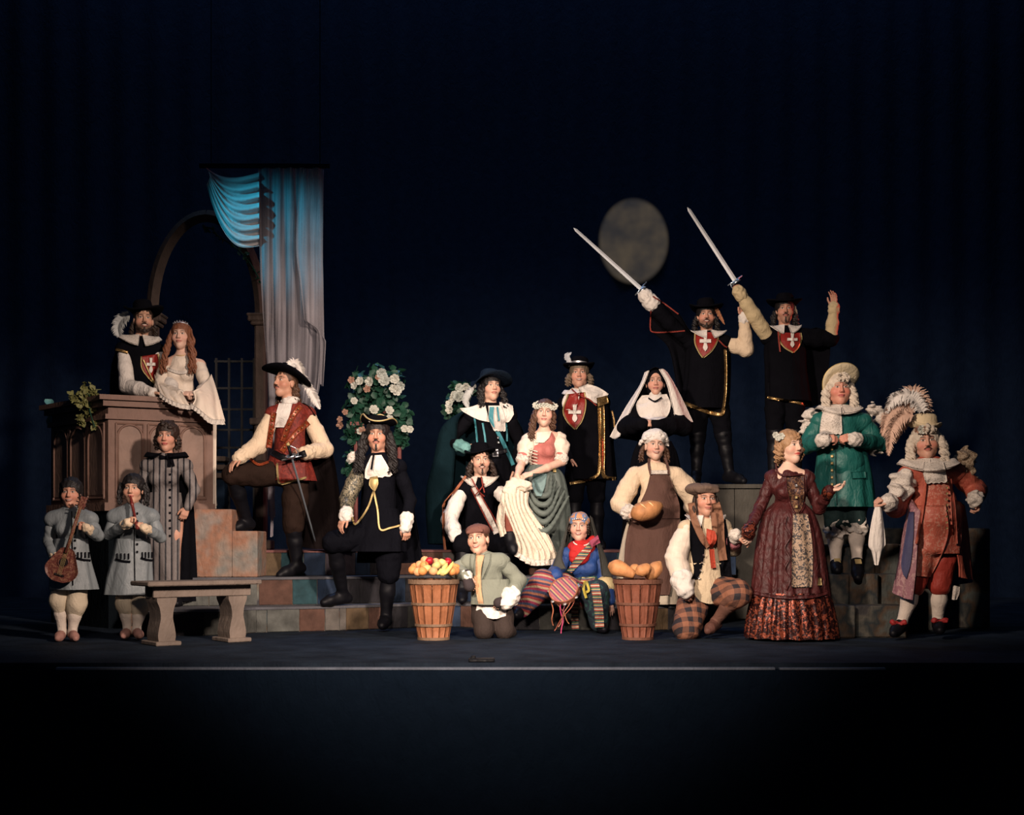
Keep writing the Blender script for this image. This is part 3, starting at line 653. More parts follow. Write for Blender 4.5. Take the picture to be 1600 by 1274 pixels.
# baskets with fruit and bread
M_bask = mat('basket_slat', (.25, .095, .042), .65, var=.4, vs=8, bs=40)
M_bask2 = mat('basket_slat_red', (.185, .062, .036), .65, var=.4, vs=8, bs=40)
M_hoop = mat('basket_hoop', (.15, .095, .06), .7)
def basket(label, px, Y, wt, wb, ht, m, mh, group=None):
    c = V(X(px, Y), Y, 0); root = empty('bushel_basket', c, label, 'basket', group)
    N = 16
    for i in range(N):
        a0, a1 = 2*math.pi*(i+.04)/N, 2*math.pi*(i+.96)/N; G = np.zeros((6, 4, 3)); D = np.zeros((6, 4, 3))
        for r in range(6):
            t = r/5; R = wt*(1-t)+wb*t+.006*math.sin(math.pi*t)
            for q in range(4):
                a = a0+(a1-a0)*q/3; G[r, q] = (math.cos(a)*R, math.sin(a)*R, ht*(1-t)); D[r, q] = (math.cos(a), math.sin(a), 0)
        v, f = slab(G, .006, D); link('slat', new_mesh('slat', v, f, m, False), root)
    for t, hh, ex in ((.035, .035, .007), (.40, .02, .006), (.75, .02, .006), (.975, .022, .005)):
        R = wt*(1-t)+wb*t+.006*math.sin(math.pi*t)+ex; a = np.linspace(0, 2*np.pi, 40, endpoint=False); z = ht*(1-t)
        mb = MB(); mb.lathe([(R-.004, z-hh/2), (R+.004, z-hh/2), (R+.004, z+hh/2), (R-.004, z+hh/2), (R-.004, z-hh/2)], sides=40); mb.f = [q for q in mb.f if len(q) == 4]
        link('hoop', new_mesh('hoop', np.vstack(mb.v), mb.f, mh, False), root)
    mb = MB(); mb.lathe([(wt*.93, ht-.075), (wt*.93, ht-.06), (.001, ht-.045)], sides=24); link('lining', new_mesh('lining', np.vstack(mb.v), mb.f, mh, False), root)
    mb = MB(); mb.lathe([(wb*.98, .003), (wb*.98, .02), (.001, .02)], sides=24); link('bottom', new_mesh('bottom', np.vstack(mb.v), mb.f, m, False), root)
    return c
Yb = .02
bk1 = basket('tan slatted bushel basket heaped with fruit', 677.5, Yb, .197, .118, .485, M_bask, M_hoop)
bk2 = basket('reddish slatted bushel basket holding bread loaves', 996.5, Yb+.03, .192, .116, .485, M_bask2, mat('basket_hoop_red', (.13, .055, .035), .7))
def fruit_mesh(m, r, kind):
    mb = MB(); pr = []
    for t in np.linspace(0, math.pi, 11):
        rr = r*math.sin(t)*(1.05 if kind == 'apple' else 1); z = r*math.cos(t)*(.92 if kind == 'apple' else .97)
        if kind == 'apple' and t < .5: z -= r*.22*(1-t/.5)
        pr.append((max(rr, .0008), -z*-1))
    pr = pr[::-1]; mb.lathe(pr, sides=18); return new_mesh(kind, np.vstack(mb.v), mb.f, m)
M_or = mat('orange_peel', (.62, .24, .075), .5, var=.15, bump=.3, bs=140); M_ya = mat('yellow_apple', (.55, .42, .16), .45, var=.3, bump=0); M_ra = mat('red_apple', (.30, .012, .02), .3, var=.3, bump=0); M_pa = mat('peach_skin', (.60, .30, .14), .6, var=.35, vs=20, bump=.1)
M_ban = mat('banana_peel', (.58, .47, .15), .5, var=.15, bump=0); M_stem = mat('fruit_stem', (.05, .03, .015), .8)
FM = {'orange': fruit_mesh(M_or, .037, 'orange'), 'yellow_apple': fruit_mesh(M_ya, .037, 'apple'), 'red_apple': fruit_mesh(M_ra, .034, 'apple'), 'peach': fruit_mesh(M_pa, .036, 'orange')}
stm = MB(); stm.tube([V(0, 0, .03), V(.002, 0, .055)], .0025, 5); ST = new_mesh('stem', np.vstack(stm.v), stm.f, M_stem)
rs = random.Random(12)
fruits = [('orange', 645, 891, -.02), ('peach', 653, 894, -.12), ('orange', 663, 884, .0), ('yellow_apple', 667, 889, -.10), ('peach', 677, 893, -.15), ('red_apple', 671, 877, .03), ('yellow_apple', 682, 884, -.06), ('yellow_apple', 691, 880, .03), ('red_apple', 699, 878, .05), ('orange', 706, 893, -.10), ('orange', 711, 892, -.02), ('peach', 656, 883, .06), ('orange', 648, 887, .08), ('peach', 664, 876, .06), ('yellow_apple', 705, 885, .08), ('orange', 712, 888, .07), ('peach', 681, 879, .10), ('orange', 660, 893, -.14), ('yellow_apple', 692, 894, -.14)]
LBL = {'orange': 'round orange in the heap of fruit', 'peach': 'blushed peach in the heap of fruit', 'yellow_apple': 'yellow-green apple in the heap of fruit', 'red_apple': 'dark red apple on top of the heap of fruit'}
for kd, a, b, dy in fruits:
    p = P(a, b, Yb+dy); o = link(kd, FM[kd], None, p); o.rotation_euler = (rs.uniform(-.7, .7), rs.uniform(-.7, .7), rs.uniform(0, 6)); tag(o, LBL[kd], 'fruit', kd.replace('_', ' ').replace('peach', 'peache')+'s in the fruit basket')
    if 'apple' in kd: link('stem', ST, o)
for pts in (((683, 898), (689, 893), (696, 885), (699, 880)), ((694, 898), (698, 893), (704, 886), (708, 878))):
    c = catmull([P(a, b, Yb-.17+.02*i) for i, (a, b) in enumerate(pts)], 14); mb = MB(); mb.tube(c, [.006, .012, .0165, .018, .019, .019, .019, .019, .018, .0175, .016, .012, .007, .005], 6)
    tag(mb.build('banana', M_ban, None, c[0], True), 'yellow banana leaning on the heap of fruit', 'fruit', 'bananas in the fruit basket')
M_crust = mat('bread_crust', (.42, .19, .075), .6, var=.75, vs=9, bump=.2, bs=30)
def loaf(name, label, pts, rads, slash=0, group=None, flat=.8):
    c = catmull(pts, 22); r = catmull([(x, 0, 0) for x in rads], 22)[:, 0]
    mb = MB(); mb.tube(c, np.maximum(r, .004), 14); b = c.mean(0); o = mb.build(name, M_crust, None, b, True); tag(o, label, 'bread', group)
    d = nrm(c[-1]-c[0])
    for i in range(slash):
        t = (i+1)/(slash+1); q = c[int(t*21)]; rr = r[int(t*21)]
        upv = nrm(V(0, -.75, .66)-d*np.dot(V(0, -.75, .66), d)); sd = np.cross(d, upv)
        m2 = MB(); m2.tube([q+upv*rr*.93-sd*rr*.45-d*.015, q+upv*rr*1.01, q+upv*rr*.93+sd*rr*.45+d*.015], [.003, .008, .003], 6)
        m2.build('slash', mat('bread_slash', (.72, .50, .26), .7), o, b, True)
    return o
loaf('bread_loaf', 'long pale loaf leaning out of the bread basket', [P(951, 883, Yb+.02), P(968, 889, Yb), P(992, 899, Yb-.02)], (.022, .062, .066, .05, .03), 0)
loaf('bread_loaf', 'small round loaf in the middle of the bread basket', [P(994, 897, Yb-.09), P(1001, 893, Yb-.08), P(1010, 890, Yb-.06), P(1015, 893, Yb-.05)], (.012, .046, .05, .046, .012), 0)
loaf('bread_loaf', 'upright golden loaf end standing in the bread basket', [P(1012, 905, Yb+.02), P(1022, 892, Yb+.03), P(1032, 878, Yb+.05)], (.03, .055, .058, .052, .012), 0)
loaf('bread_loaf', 'flat roll peeking out behind the loaves in the basket', [P(983, 890, Yb+.1), P(992, 889, Yb+.1), P(1000, 890, Yb+.1)], (.01, .035, .04, .035, .01), 0)
# ================================================================== people
def rotm(yaw, pitch, roll):
    y, p, r = map(math.radians, (yaw, pitch, roll))
    return np.array(Matrix.Rotation(y, 3, 'Z') @ Matrix.Rotation(-p, 3, 'X') @ Matrix.Rotation(r, 3, 'Y'))
POSES = {'relax': (22, 30, 22, .25), 'flat': (6, 8, 6, .12), 'fist': (82, 95, 55, .05), 'grip': (62, 80, 45, .08), 'spread': (14, 16, 12, .75), 'cup': (38, 42, 30, .2), 'pinch': (48, 52, 30, .12)}
class Person:
    def __init__(s, label, Y, head, H=1.72, fz=0.0, yaw=0, pitch=0, roll=0, ty=0, sex='m', girth=1.0, J=None, hands=None, sk=None, hs=None, face=None):
        s.Y = Y; s.H = H; g = H/1.75; s.g = g; s.sex = sex; s.girth = girth
        s.M = rotm(yaw, pitch, roll); s.hs = (hs or min(1.0, .35+.65*g))*1.09; s.hc = P(head[0], head[1], Y+(head[2] if len(head) > 2 else 0))
        J = dict(J or {}); s.J = {}
        c, sn = math.cos(math.radians(ty)), math.sin(math.radians(ty))
        s.side = V(c, sn, 0); s.front = V(sn, -c, 0)
        def get(k, d): s.J[k] = P(J[k][0], J[k][1], Y+(J[k][2] if len(J[k]) > 2 else 0)) if k in J else d
        get('neck', s.hc+V(0, .035, -.2)*g)
        sw = (.168 if sex == 'm' else .148)*g
        nk = s.J['neck']
        get('sa', nk-s.side*sw+V(0, 0, -.045)*g); get('sb', nk+s.side*sw+V(0, 0, -.045)*g)
        get('pel', nk+V(0, 0, -.55)*g)
        pl = s.J['pel']
        get('ha', pl-s.side*.09*g+V(0, 0, -.03)*g); get('hb', pl+s.side*.09*g+V(0, 0, -.03)*g)
        for q in 'ab':
            h = s.J['h'+q]; out = s.side*(-.03 if q == 'a' else .03)
            an = np.array([h[0], h[1], fz+.085*g])+out
            get('f'+q, an); an = s.J['f'+q]
            get('k'+q, lerp(h, an, .5)+s.front*.02)
            get('t'+q, np.array([an[0], an[1], fz+.03])+(s.front*.16+out)*g)
            sh = s.J['s'+q]
            get('e'+q, sh+out*1.5+V(0, .02, -.29)*g); get('w'+q, s.J['e'+q]+V(0, -.06, -.25)*g)
        s.up = nrm(nk-pl)
        s.base = np.array([(s.J['fa'][0]+s.J['fb'][0])/2, (s.J['fa'][1]+s.J['fb'][1])/2, fz])
        s.bvh = {}; s.parts = {}
        s.label = label; s.hands = hands or {}
        s.build_body(sk, face or {})
    def L(s, x, y, z):   # head-local -> world
        return s.hc+s.M @ (V(x, y, z)*s.hs)
    def torso(s, inf=0, lower=True, k=.04):
        J, g, w_ = s.J, s.g, s.girth; f = s.front
        ch = J['neck']-s.up*.10*g; md = lerp(J['neck'], J['pel'], .62); pl = J['pel']
        r1, r2, r3 = ((.128, .116, .138) if s.sex == 'm' else (.112, .096, .148))
        r1, r2, r3 = r1*g*(w_+1)/2+inf, r2*g*w_+inf, r3*g*(w_+1)/2+inf
        pr = [ecap(ch, md, r1, r2, f, .74, k), ecap(J['sa'], J['sb'], .052*g+inf, .052*g+inf, f, 1, k), cap(J['neck']-s.up*.01, J['sa'], .045*g+inf*.8, .05*g+inf*.8, k), cap(J['neck']-s.up*.01, J['sb'], .045*g+inf*.8, .05*g+inf*.8, k)]
        if lower: pr.append(ecap(md, pl, r2, r3, f, .76, k))
        if w_ > 1.15: pr.append(ell(lerp(md, pl, .45)+f*.05, V(.13, .11, .16)*g*w_+inf, None, .05))
        if s.sex == 'f':
            for q in (-1, 1): pr.append(ell(J['neck']-s.up*.20*g+s.side*q*.062*g+f*.075*g, V(.058, .055, .06)*g+inf, None, .04))
        return pr
    def arm(s, q, radii, t0=0, t1=1, k=.02):
        """radii along shoulder, mid-upper, elbow, mid-fore, wrist"""
        J = s.J; pts = [J['s'+q], lerp(J['s'+q], J['e'+q], .5), J['e'+q], lerp(J['e'+q], J['w'+q], .5), J['w'+q]]
        n = int(round(4*t1)); a = int(round(4*t0))
        return chain(pts[a:n+1], list(radii)[:n-a+1], k)
    def leg(s, q, radii, t0=0, t1=1, k=.03):
        J = s.J; pts = [J['h'+q], lerp(J['h'+q], J['k'+q], .5), J['k'+q], lerp(J['k'+q], J['f'+q], .4), J['f'+q]]
        n = int(round(4*t1)); a = int(round(4*t0))
        return chain(pts[a:n+1], list(radii)[:n-a+1], k)
    def foot(s, q, inf=0, k=.02):
        J, g = s.J, s.g; an, to = J['f'+q], J['t'+q]
        heel = an+nrm(an-to)*.045*g+V(0, 0, -.045)*g; ball = lerp(an, to, .68)
        return [cap(an, heel, .034*g+inf, .03*g+inf, k), cap(heel, ball+V(0, 0, -.01), .03*g+inf, .034*g+inf, k), cap(an, ball, .035*g+inf, .03*g+inf, k), cap(ball, to, .034*g+inf, .022*g+inf, k)]
    def hand(s, q, spec):
        d, n, pose = spec[:3]; sc = s.g*(.95 if s.sex == 'm' else .87)
        w_ = s.J['w'+q]; d = nrm(d); n = np.asarray(n, float); n = nrm(n-d*np.dot(n, d))
        t = np.cross(d, n)*(1 if q == 'a' else -1)
        c0, c1, c2, ab = POSES[pose]; pr = []; s.palm = getattr(s, 'palm', {})
        s.palm[q] = w_+d*.085*sc+n*.03*sc
        offs = (.030, .010, -.010, -.028); lens = (.95, 1.05, .98, .78)
        for i in range(4):
            kn = w_+d*(.09-.004*abs(i-1.2))*sc+t*offs[i]*sc
            pr.append(cap(w_+t*offs[i]*.55*sc+d*.012, kn, .0155*sc, .0125*sc, .012))
            a = 0; p0 = kn; sp = ab*(1.2-i)*.16
            for sg, (ang, ln) in enumerate(zip((c0, c1, c2), (.044, .028, .023))):
                a += math.radians(ang*(1+.08*i)); dr = nrm(math.cos(a)*(d+t*sp)+math.sin(a)*n)
                p1 = p0+dr*ln*lens[i]*sc; pr.append(cap(p0, p1, (.0105-.0012*sg)*sc, (.0096-.0012*sg)*sc, .004)); p0 = p1
        b0 = w_+d*.022*sc+t*.022*sc; b1 = b0+nrm(d*.75+t*(.75 if pose != 'fist' else .4)+n*.25)*.042*sc
        cl = .3 if pose in ('flat', 'spread', 'relax') else 1.0
        b2 = b1+nrm(d*.9+t*(.45-.5*cl)+n*(.15+.6*cl))*.034*sc; b3 = b2+nrm(d*.9+t*(.2-.5*cl)+n*(.1+.5*cl))*.026*sc
        pr += [cap(b0, b1, .015*sc, .0125*sc, .012), cap(b1, b2, .0115*sc, .0105*sc, .005), cap(b2, b3, .0105*sc, .009*sc, .005)]
        return pr
    def head_prims(s, fc):
        M, h = s.M, s.hs; wd = fc.get('w', 1.0); L = s.L
        def E(x, y, z, r, k=.02, sub=False): return ell(L(x, y, z), V(*r)*h, M, k*h, sub)
        def C(a, b, ra, rb, k=.01): return cap(L(*a), L(*b), ra*h, rb*h, k*h)
        pr = [E(0, .012, .035, (.077, .094, .087), .02), E(0, -.028, -.028, (.062*wd, .066, .083), .03), E(0, -.066, -.093, (.026*wd, .024, .02), .025),
              C((-.045*wd, -.01, -.07), (0, -.058, -.1), .02, .02, .025), C((.045*wd, -.01, -.07), (0, -.058, -.1), .02, .02, .025)]
        for q in (-1, 1):
            pr += [E(q*.043*wd, -.055, -.028, (.026, .026, .026), .025)]
        pr += [C((-.04, -.078, .03), (0, -.091, .03), .011, .011, .014), C((.04, -.078, .03), (0, -.091, .03), .011, .011, .014)]
        for q in (-1, 1):
            pr += [E(q*.031, -.104, .008, (.019, .02, .0135), .014, True)]
        for q in (-1, 1):
            pr += [E(q*.031, -.078, .008, (.0155, .0135, .0115), .004), E(q*.0775, .008, -.012, (.011, .022, .032), .008)]
        pr += [C((0, -.093, .018), (0, -.112, -.024), .0075, .0115, .012), E(-.011, -.102, -.030, (.0085, .011, .008), .007), E(.011, -.102, -.030, (.0085, .011, .008), .007),
               E(0, -.093, -.0555, (.023, .0105, .006), .006), E(0, -.091, -.0665, (.019, .0105, .0068), .006)]
        return pr
    def build_body(s, sk, fc):
        J, g, gi = s.J, s.g, s.girth
        pr = s.torso(0)+[cap(s.L(0, .02, -.05), J['neck']-s.up*.03, .056*g*(1 if s.sex == 'm' else .84), .064*g*(1 if s.sex == 'm' else .88), .03)]
        pr += s.head_prims(fc)
        focus = [(s.hc-.125, s.hc+.125, .0056)]
        for q in 'ab':
            pr += s.arm(q, [V for V in (.054*g, .047*g, .041*g, .040*g, .028*g)])
            pr += s.leg(q, (.088*g*gi**.5, .078*g*gi**.5, .056*g, .056*g, .036*g))+s.foot(q)
            if q in s.hands:
                pr += s.hand(q, s.hands[q])
                c = J['w'+q]+nrm(s.hands[q][0])*.09*g; focus.append((c-.105*g, c+.105*g, .0056))
        v, f = sdf_mesh(pr, .0125, focus)
        me = new_mesh('person', v-s.base.astype(np.float32), f, sk)
        hc = ((v-s.hc.astype(np.float32)) @ s.M.astype(np.float32))/s.hs
        at = me.attributes.new('hc', 'FLOAT_VECTOR', 'POINT'); at.data.foreach_set('vector', hc.astype(np.float32).ravel())
        s.o = link('person', me, None, s.base); tag(s.o, s.label, 'person')
        s.reg('body', v, f)
    def reg(s, name, v, f):
        s.bvh[name] = [v, f, None]
    def tree(s, name):
        e = s.bvh[name]
        if e[2] is None: e[2] = BVHTree.FromPolygons(e[0].tolist(), e[1].tolist())
        return e[2]
    def add(s, name, v, f, m, parent=None, smooth=True, label=None):
        me = new_mesh(name, np.asarray(v)-s.base, f, m, smooth)
        o = link(name, me, parent or s.o)
        if label: o['label'] = label
        k = name; i = 1
        while k in s.bvh: k = '%s%d' % (name, i); i += 1
        if isinstance(f, np.ndarray): s.reg(k, np.asarray(v), f)
        s.parts[k] = o; s.last = k
        return o
    def sdf(s, name, pr, m, vox=.011, fold=None, parent=None, label=None, focus=()):
        v, f = sdf_mesh(pr, vox, focus, fold); return s.add(name, v, f, m, parent, label=label)
    def mb(s, name, mb, m, parent=None, smooth=True, label=None):
        return s.add(name, np.vstack(mb.v), mb.f, m, parent, smooth, label)
    # ---- pieces of cloth lying on what the person wears
    def patch(s, name, A, B, m, off=.008, th=.007, n=22, k=12, on=None, smooth=2, scal=None, parent=None, bulge=0, mid=None, label=None):
        a = catmull(A, n); b = catmull(B, n); t = np.linspace(0, 1, k)[None, :, None]
        G = a[:, None, :]*(1-t)+b[:, None, :]*t
        if mid is not None: G += (4*t*(1-t))*np.asarray(mid)[None, None, :]
        if scal:
            r = np.linspace(0, 1, n)[:, None]**4; ph = np.abs(np.sin(np.linspace(0, np.pi*scal[1], k)))[None, :]; G[..., 1] += r*ph*scal[0]
        trees = [s.tree(x) for x in (on or list(s.bvh))]
        C = Vector(cam_o.location); D = np.zeros((n, k)); dirs = np.zeros((n, k, 3))
        for i in range(n):
            for j in range(k):
                q = P(G[i, j, 0], G[i, j, 1], s.Y); d = Vector(q)-C; d.normalize(); dirs[i, j] = d
                best = 0
                for tr in trees:
                    h = tr.ray_cast(C, d)
                    if h[0] is not None and (best == 0 or h[3] < best): best = h[3]
                D[i, j] = best
        if not (D > 0).any(): D[:] = np.linalg.norm(s.J['neck']-np.array(C))
        ok = np.argwhere(D > 0)
        for i, j in np.argwhere(D == 0):
            near = ok[np.argmin(((ok-(i, j))**2).sum(1))]; D[i, j] = D[near[0], near[1]]
        md = np.median(D); D = np.clip(D, md-.35, md+.35)
        for _ in range(smooth):
            E = np.pad(D, 1, mode='edge'); A_ = (E[:-2, 1:-1]+E[2:, 1:-1]+E[1:-1, :-2]+E[1:-1, 2:]+2*D)/6; D = np.minimum(A_, D+.004)
        if bulge: D = D-bulge*(np.sin(np.linspace(0, np.pi, n))[:, None]*np.sin(np.linspace(0, np.pi, k))[None, :])
        G3 = np.array(C)+dirs*(D-off)[..., None]
        v, f = slab(G3, th, -dirs)
        return s.add(name, v, f, m, parent, label=label)
    def strip(s, name, path, width, m, off=.012, th=.008, n=40, on=None, parent=None, label=None, k=4):
        c = catmull(path, n); T = np.gradient(c[:, :2], axis=0); T /= np.linalg.norm(T, axis=1)[:, None]+1e-9
        N = np.stack([-T[:, 1], T[:, 0]], 1)*width/2
        return s.patch(name, c[:, :2]-N, c[:, :2]+N, m, off, th, n, k, on, 1, parent=parent, label=label)
    # ---- free hanging cloth: rows of (px, py, dy)
    def cloth(s, name, rows, m, n=26, k=26, wave=(0, 0), th=.006, parent=None, label=None):
        return s.add(name, *sheet(rows, s.Y, n, k, wave, th), m, parent, label=label)
    def skirt(s, name, rings, m, pleats=14, amp=.06, n=26, seg=90, parent=None, label=None, ph=0, hem=0):
        R = catmull([(r+(0, .8))[:5] if len(r) == 3 else ((r+(.8,))[:5] if len(r) == 4 else r) for r in rings], n)
        a = np.linspace(0, 2*np.pi, seg, endpoint=False); vs = []
        for i, (px, py, hw, dy, q) in enumerate(R):
            u = i/(n-1); Yc = s.Y+dy; c = P(px, py, Yc); r = hw*(DIST+Yc)/FPX
            w_ = 1+amp*min(1, .25+u)*(np.sin(pleats*a+ph+1.3*np.sin(3*a+u*2))+.4*np.sin(pleats*1.7*a+2*u+ph))
            z = c[2]+hem*u**6*np.sin(pleats*a*.5)
            vs.append(np.stack([c[0]+np.cos(a)*r*w_, c[1]+np.sin(a)*r*q*w_, np.full(seg, 0)+z], 1))
        v = np.vstack(vs); i, j = np.meshgrid(np.arange(n-1), np.arange(seg), indexing='ij'); j2 = (j+1) % seg
        f = np.stack([(i*seg+j).ravel(), (i*seg+j2).ravel(), ((i+1)*seg+j2).ravel(), ((i+1)*seg+j).ravel()], 1)[:, ::-1]
        return s.add(name, v, f, m, parent, label=label)
    # ---- hair, hats
    def hair(s, m, locks=(), capz=True, line=.055, vol=0, seed=1, name='hair', back=.0, sides=6):
        rs = random.Random(seed); mb = MB(); vv = None
        if capz:
            L, M, h = s.L, s.M, s.hs
            pr = [ell(L(0, .018, .038), V(.084+vol, .098+vol, .092+vol)*h, M, .01), ell(L(0, .055+back, -.03), V(.072+vol, .055+vol, .075)*h, M, .03),
                  ell(L(0, -.125, line-.125), V(.085, .10, .115)*h, M, .012, True)]
            v, f = sdf_mesh(pr, .009, (), (.0022, 190, 60)); mb.add(v, f)
        for (x0, y0, z0, x1, y1, z1, r, n, wav, spread) in locks:
            for i in range(n):
                p0 = V(x0, y0, z0)+V(rs.uniform(-1, 1), rs.uniform(-1, 1), rs.uniform(-.6, .6))*spread
                p1 = V(x1, y1, z1)+V(rs.uniform(-1, 1), rs.uniform(-1, 1), rs.uniform(-.7, .7))*spread*1.3
                t = np.linspace(0, 1, 22); ph = rs.uniform(0, 6.28); tr = rs.uniform(3, 4.5)
                out = np.sign(x0+x1+1e-6)*np.sin(np.pi*t)*.012
                w_ = wav*np.minimum(1, t*3)
                q = p0[None]*(1-t[:, None])+p1[None]*t[:, None]+np.stack([np.cos(ph+t*tr*6.28)*w_+out, np.sin(ph+t*tr*6.28)*w_, -0*t], 1)
                W = s.hc+(q*s.hs) @ s.M.T
                rr = r*s.hs*np.clip(np.minimum(.55+t*2, 1.25-t*.95), .12, 1)
                mb.tube(W, rr, sides)
        return s.mb(name, mb, m)
    def beard(s, m, tache=True, goatee=True, full=False):
        L, h = s.L, s.hs; pr = []
        if tache:
            for q in (-1, 1): pr.append(cap(L(q*.004, -.106, -.045), L(q*.028, -.092, -.056), .0062*h, .0036*h, .004))
        if goatee: pr += [cap(L(0, -.092, -.08), L(0, -.088, -.112), .008*h, .010*h, .005), cap(L(0, -.088, -.112), L(0, -.088, -.125), .009*h, .004*h, .005)]
        if full:
            for q in (-1, 1): pr += chain([L(q*.066, -.01, -.03), L(q*.058, -.03, -.075), L(q*.03, -.07, -.1), L(0, -.086, -.112)], [.008*h, .014*h, .014*h, .014*h], .01)
        return s.sdf('beard' if (goatee or full) else 'moustache', pr, m, .006)
    def hat(s, m, brim=.17, crown=.085, ch=.09, z=.075, tilt=0, lean=0, wav=(0, 0), up=None, band=None, top=.85, by=.0, name='hat', oval=1.0):
        """brim and crown lathed in the head frame; wav = droop amplitude, phase; up = (angle, height) turned-up side"""
        Rt = np.array(Matrix.Rotation(math.radians(lean), 3, 'Y') @ Matrix.Rotation(math.radians(-tilt), 3, 'X'))
        a = np.linspace(0, 2*np.pi, 56, endpoint=False); rings = []
        def ring(r, zz, flex=0):
            rr = r*np.ones_like(a); zz = zz+np.zeros_like(a)
            if flex:
                zz = zz+wav[0]*flex*np.cos(2*a+wav[1])
                if up:
                    for ua, uh in (up if isinstance(up[0], tuple) else (up,)):
                        g_ = np.exp(-((np.angle(np.exp(1j*(a-math.radians(ua)))))/.75)**2)*flex
                        zz = zz+uh*g_; rr = rr*(1-.35*g_*min(1, abs(uh)*8))
            return np.stack([np.cos(a)*rr, np.sin(a)*rr*oval+by, zz], 1)
        prof = [(crown*.95, -.004, 0), ((crown+brim)/2, -.010, .45), (brim, -.008, 1), (brim+.003, 0, 1), (brim, .006, 1), ((crown+brim)/2, .004, .45), (crown, .008, 0), (crown*.98, ch*.35, 0), (crown*(.5+.5*top), ch*.8, 0), (crown*top*.92, ch*.97, 0), (crown*top*.55, ch, 0), (.004, ch, 0)]
        rings = [ring(*p) for p in prof]
        q = np.vstack(rings) @ Rt.T+V(0, .012, z)
        W = s.hc+(q*s.hs) @ s.M.T; n = len(prof); sg = len(a)
        i, j = np.meshgrid(np.arange(n-1), np.arange(sg), indexing='ij'); j2 = (j+1) % sg
        f = np.stack([(i*sg+j).ravel(), (i*sg+j2).ravel(), ((i+1)*sg+j2).ravel(), ((i+1)*sg+j).ravel()], 1)
        o = s.add(name, W, f, m)
        if band:
            b = [np.stack([np.cos(a)*(crown+.004), np.sin(a)*(crown+.004)*oval+by, np.full_like(a, zz)], 1) for zz in (.009, .03)]
            q = np.vstack(b) @ Rt.T+V(0, .012, z); W2 = s.hc+(q*s.hs) @ s.M.T
            j = np.arange(sg); j2 = (j+1) % sg
            s.add('hat_band', W2, np.stack([j, j2, sg+j2, sg+j], 1), band, o)
        s.brim_pts = s.hc+((ring(brim, 0, 1) @ Rt.T+V(0, .012, z))*s.hs) @ s.M.T
        return o
    def brim_trim(s, m, parent, r=.006):
        mb = MB(); mb.tube(np.vstack([s.brim_pts, s.brim_pts[:1]]), r, 6, False); return s.mb('gold_edging', mb, m, parent)
    def plume(s, spine, width, m, n=70, droop=.02, parent=None, name='plume', seed=3):
        rs = random.Random(seed); sp = catmull([P(a, b, s.Y+c) for a, b, c in spine], n); mb = MB()
        mb.tube(sp, np.linspace(.004, .0015, n), 5)
        T = np.gradient(sp, axis=0)
        for i in range(2, n):
            t = nrm(T[i]); N = nrm(np.cross(t, V(0, -1, .2))); u = i/(n-1)
            wl = width*math.sin(math.pi*min(1, .18+.80*u))**.7
            for q in (-1, 1):
                for rep in range(2):
                    d = nrm(N*q+t*rs.uniform(.2, .9)+V(0, rs.uniform(-.8, .5), rs.uniform(-.3, .3))); e0 = sp[i]; l = wl*rs.uniform(.7, 1.1)
                    e1 = e0+d*l*.55; e2 = e1+nrm(d+V(0, 0, -.7))*l*.5+V(0, 0, -droop*.3)
                    w_ = t*.0055
                    mb.add([e0-w_, e0+w_, e1-w_*1.3, e1+w_*1.3, e2], [(0, 1, 3, 2), (2, 3, 4)])
        return s.mb(name, mb, m, parent or s.o)
    def collar(s, m, w_=.20, d=.15, drop=.07, neck=.066, gap=28, front_drop=.05, scal=16, th=.006, name='collar', h=.035, inf=.02):
        """falling lace collar: a ring that stands at the neck and lies over the shoulders, open at the front"""
        g = s.g; n, k = 12, 64; c = s.J['neck']; a = np.linspace(math.radians(gap/2), 2*np.pi-math.radians(gap/2), k)
        G = np.zeros((n, k, 3))
        for i in range(n):
            u = i/(n-1); e = u**.8
            rw = (neck+.006)*(1-e)+w_*e; rd = (neck+.012)*(1-e)+d*e
            if i == n-1: rw *= 1+.018*np.abs(np.sin(scal*a/2)); rd *= 1+.018*np.abs(np.sin(scal*a/2))
            fr = np.cos(a)
            z = .012+h*(1-u)**2+e*(.044*np.sin(a)**2-(front_drop+.02)*np.maximum(fr, 0)**2-.03*np.maximum(-fr, 0)**2)-drop*.5*np.maximum(0, e-.8)*5*np.sin(a)**2*(w_ > .19)
            G[i] = c+(np.cos(a)*rd*g)[:, None]*s.front+(np.sin(a)*rw*g)[:, None]*s.side+np.stack([0*a, 0*a, z*g], 1)
        v, f = slab(G, th); return s.add(name, v, f, m)
# ------------------------------------------------------------------ costume cloth
K_vel = mat('black_velvet', (.0036, .0036, .0052), .9, var=.3, spec=.02)
K_blk = mat('black_wool', (.0040, .0040, .0056), .9, var=.3, spec=.02)
K_boot = mat('black_leather', (.004, .004, .006), .5, var=.3, spec=.16, bump=0)
K_wht = mat('white_linen', (.62, .57, .52), .85, var=.10, vs=14, bump=.35, bs=45)
K_lace = mat('white_lace', (.60, .54, .48), .9, var=.12, bump=.8, bs=120, pat=('brocade', 70, (.42, .37, .32), .56))
K_crm = mat('cream_cotton', (.60, .47, .33), .85, var=.12, vs=12, bump=.35, bs=40)
K_ivory = mat('ivory_satin', (.62, .53, .44), .55, var=.10, vs=10, bump=.2, bs=30)
K_gold = mat('gold_braid', (.44, .29, .13), .38, metal=.75, pat=('sequin', 140, (.16, .085, .02)), bump=0)
K_goldt = mat('gold_cord', (.48, .36, .16), .5, metal=.4, bump=0)
K_red = mat('red_satin', (.21, .014, .011), .5, var=.2)
K_redcord = mat('red_cord', (.22, .03, .02), .7)
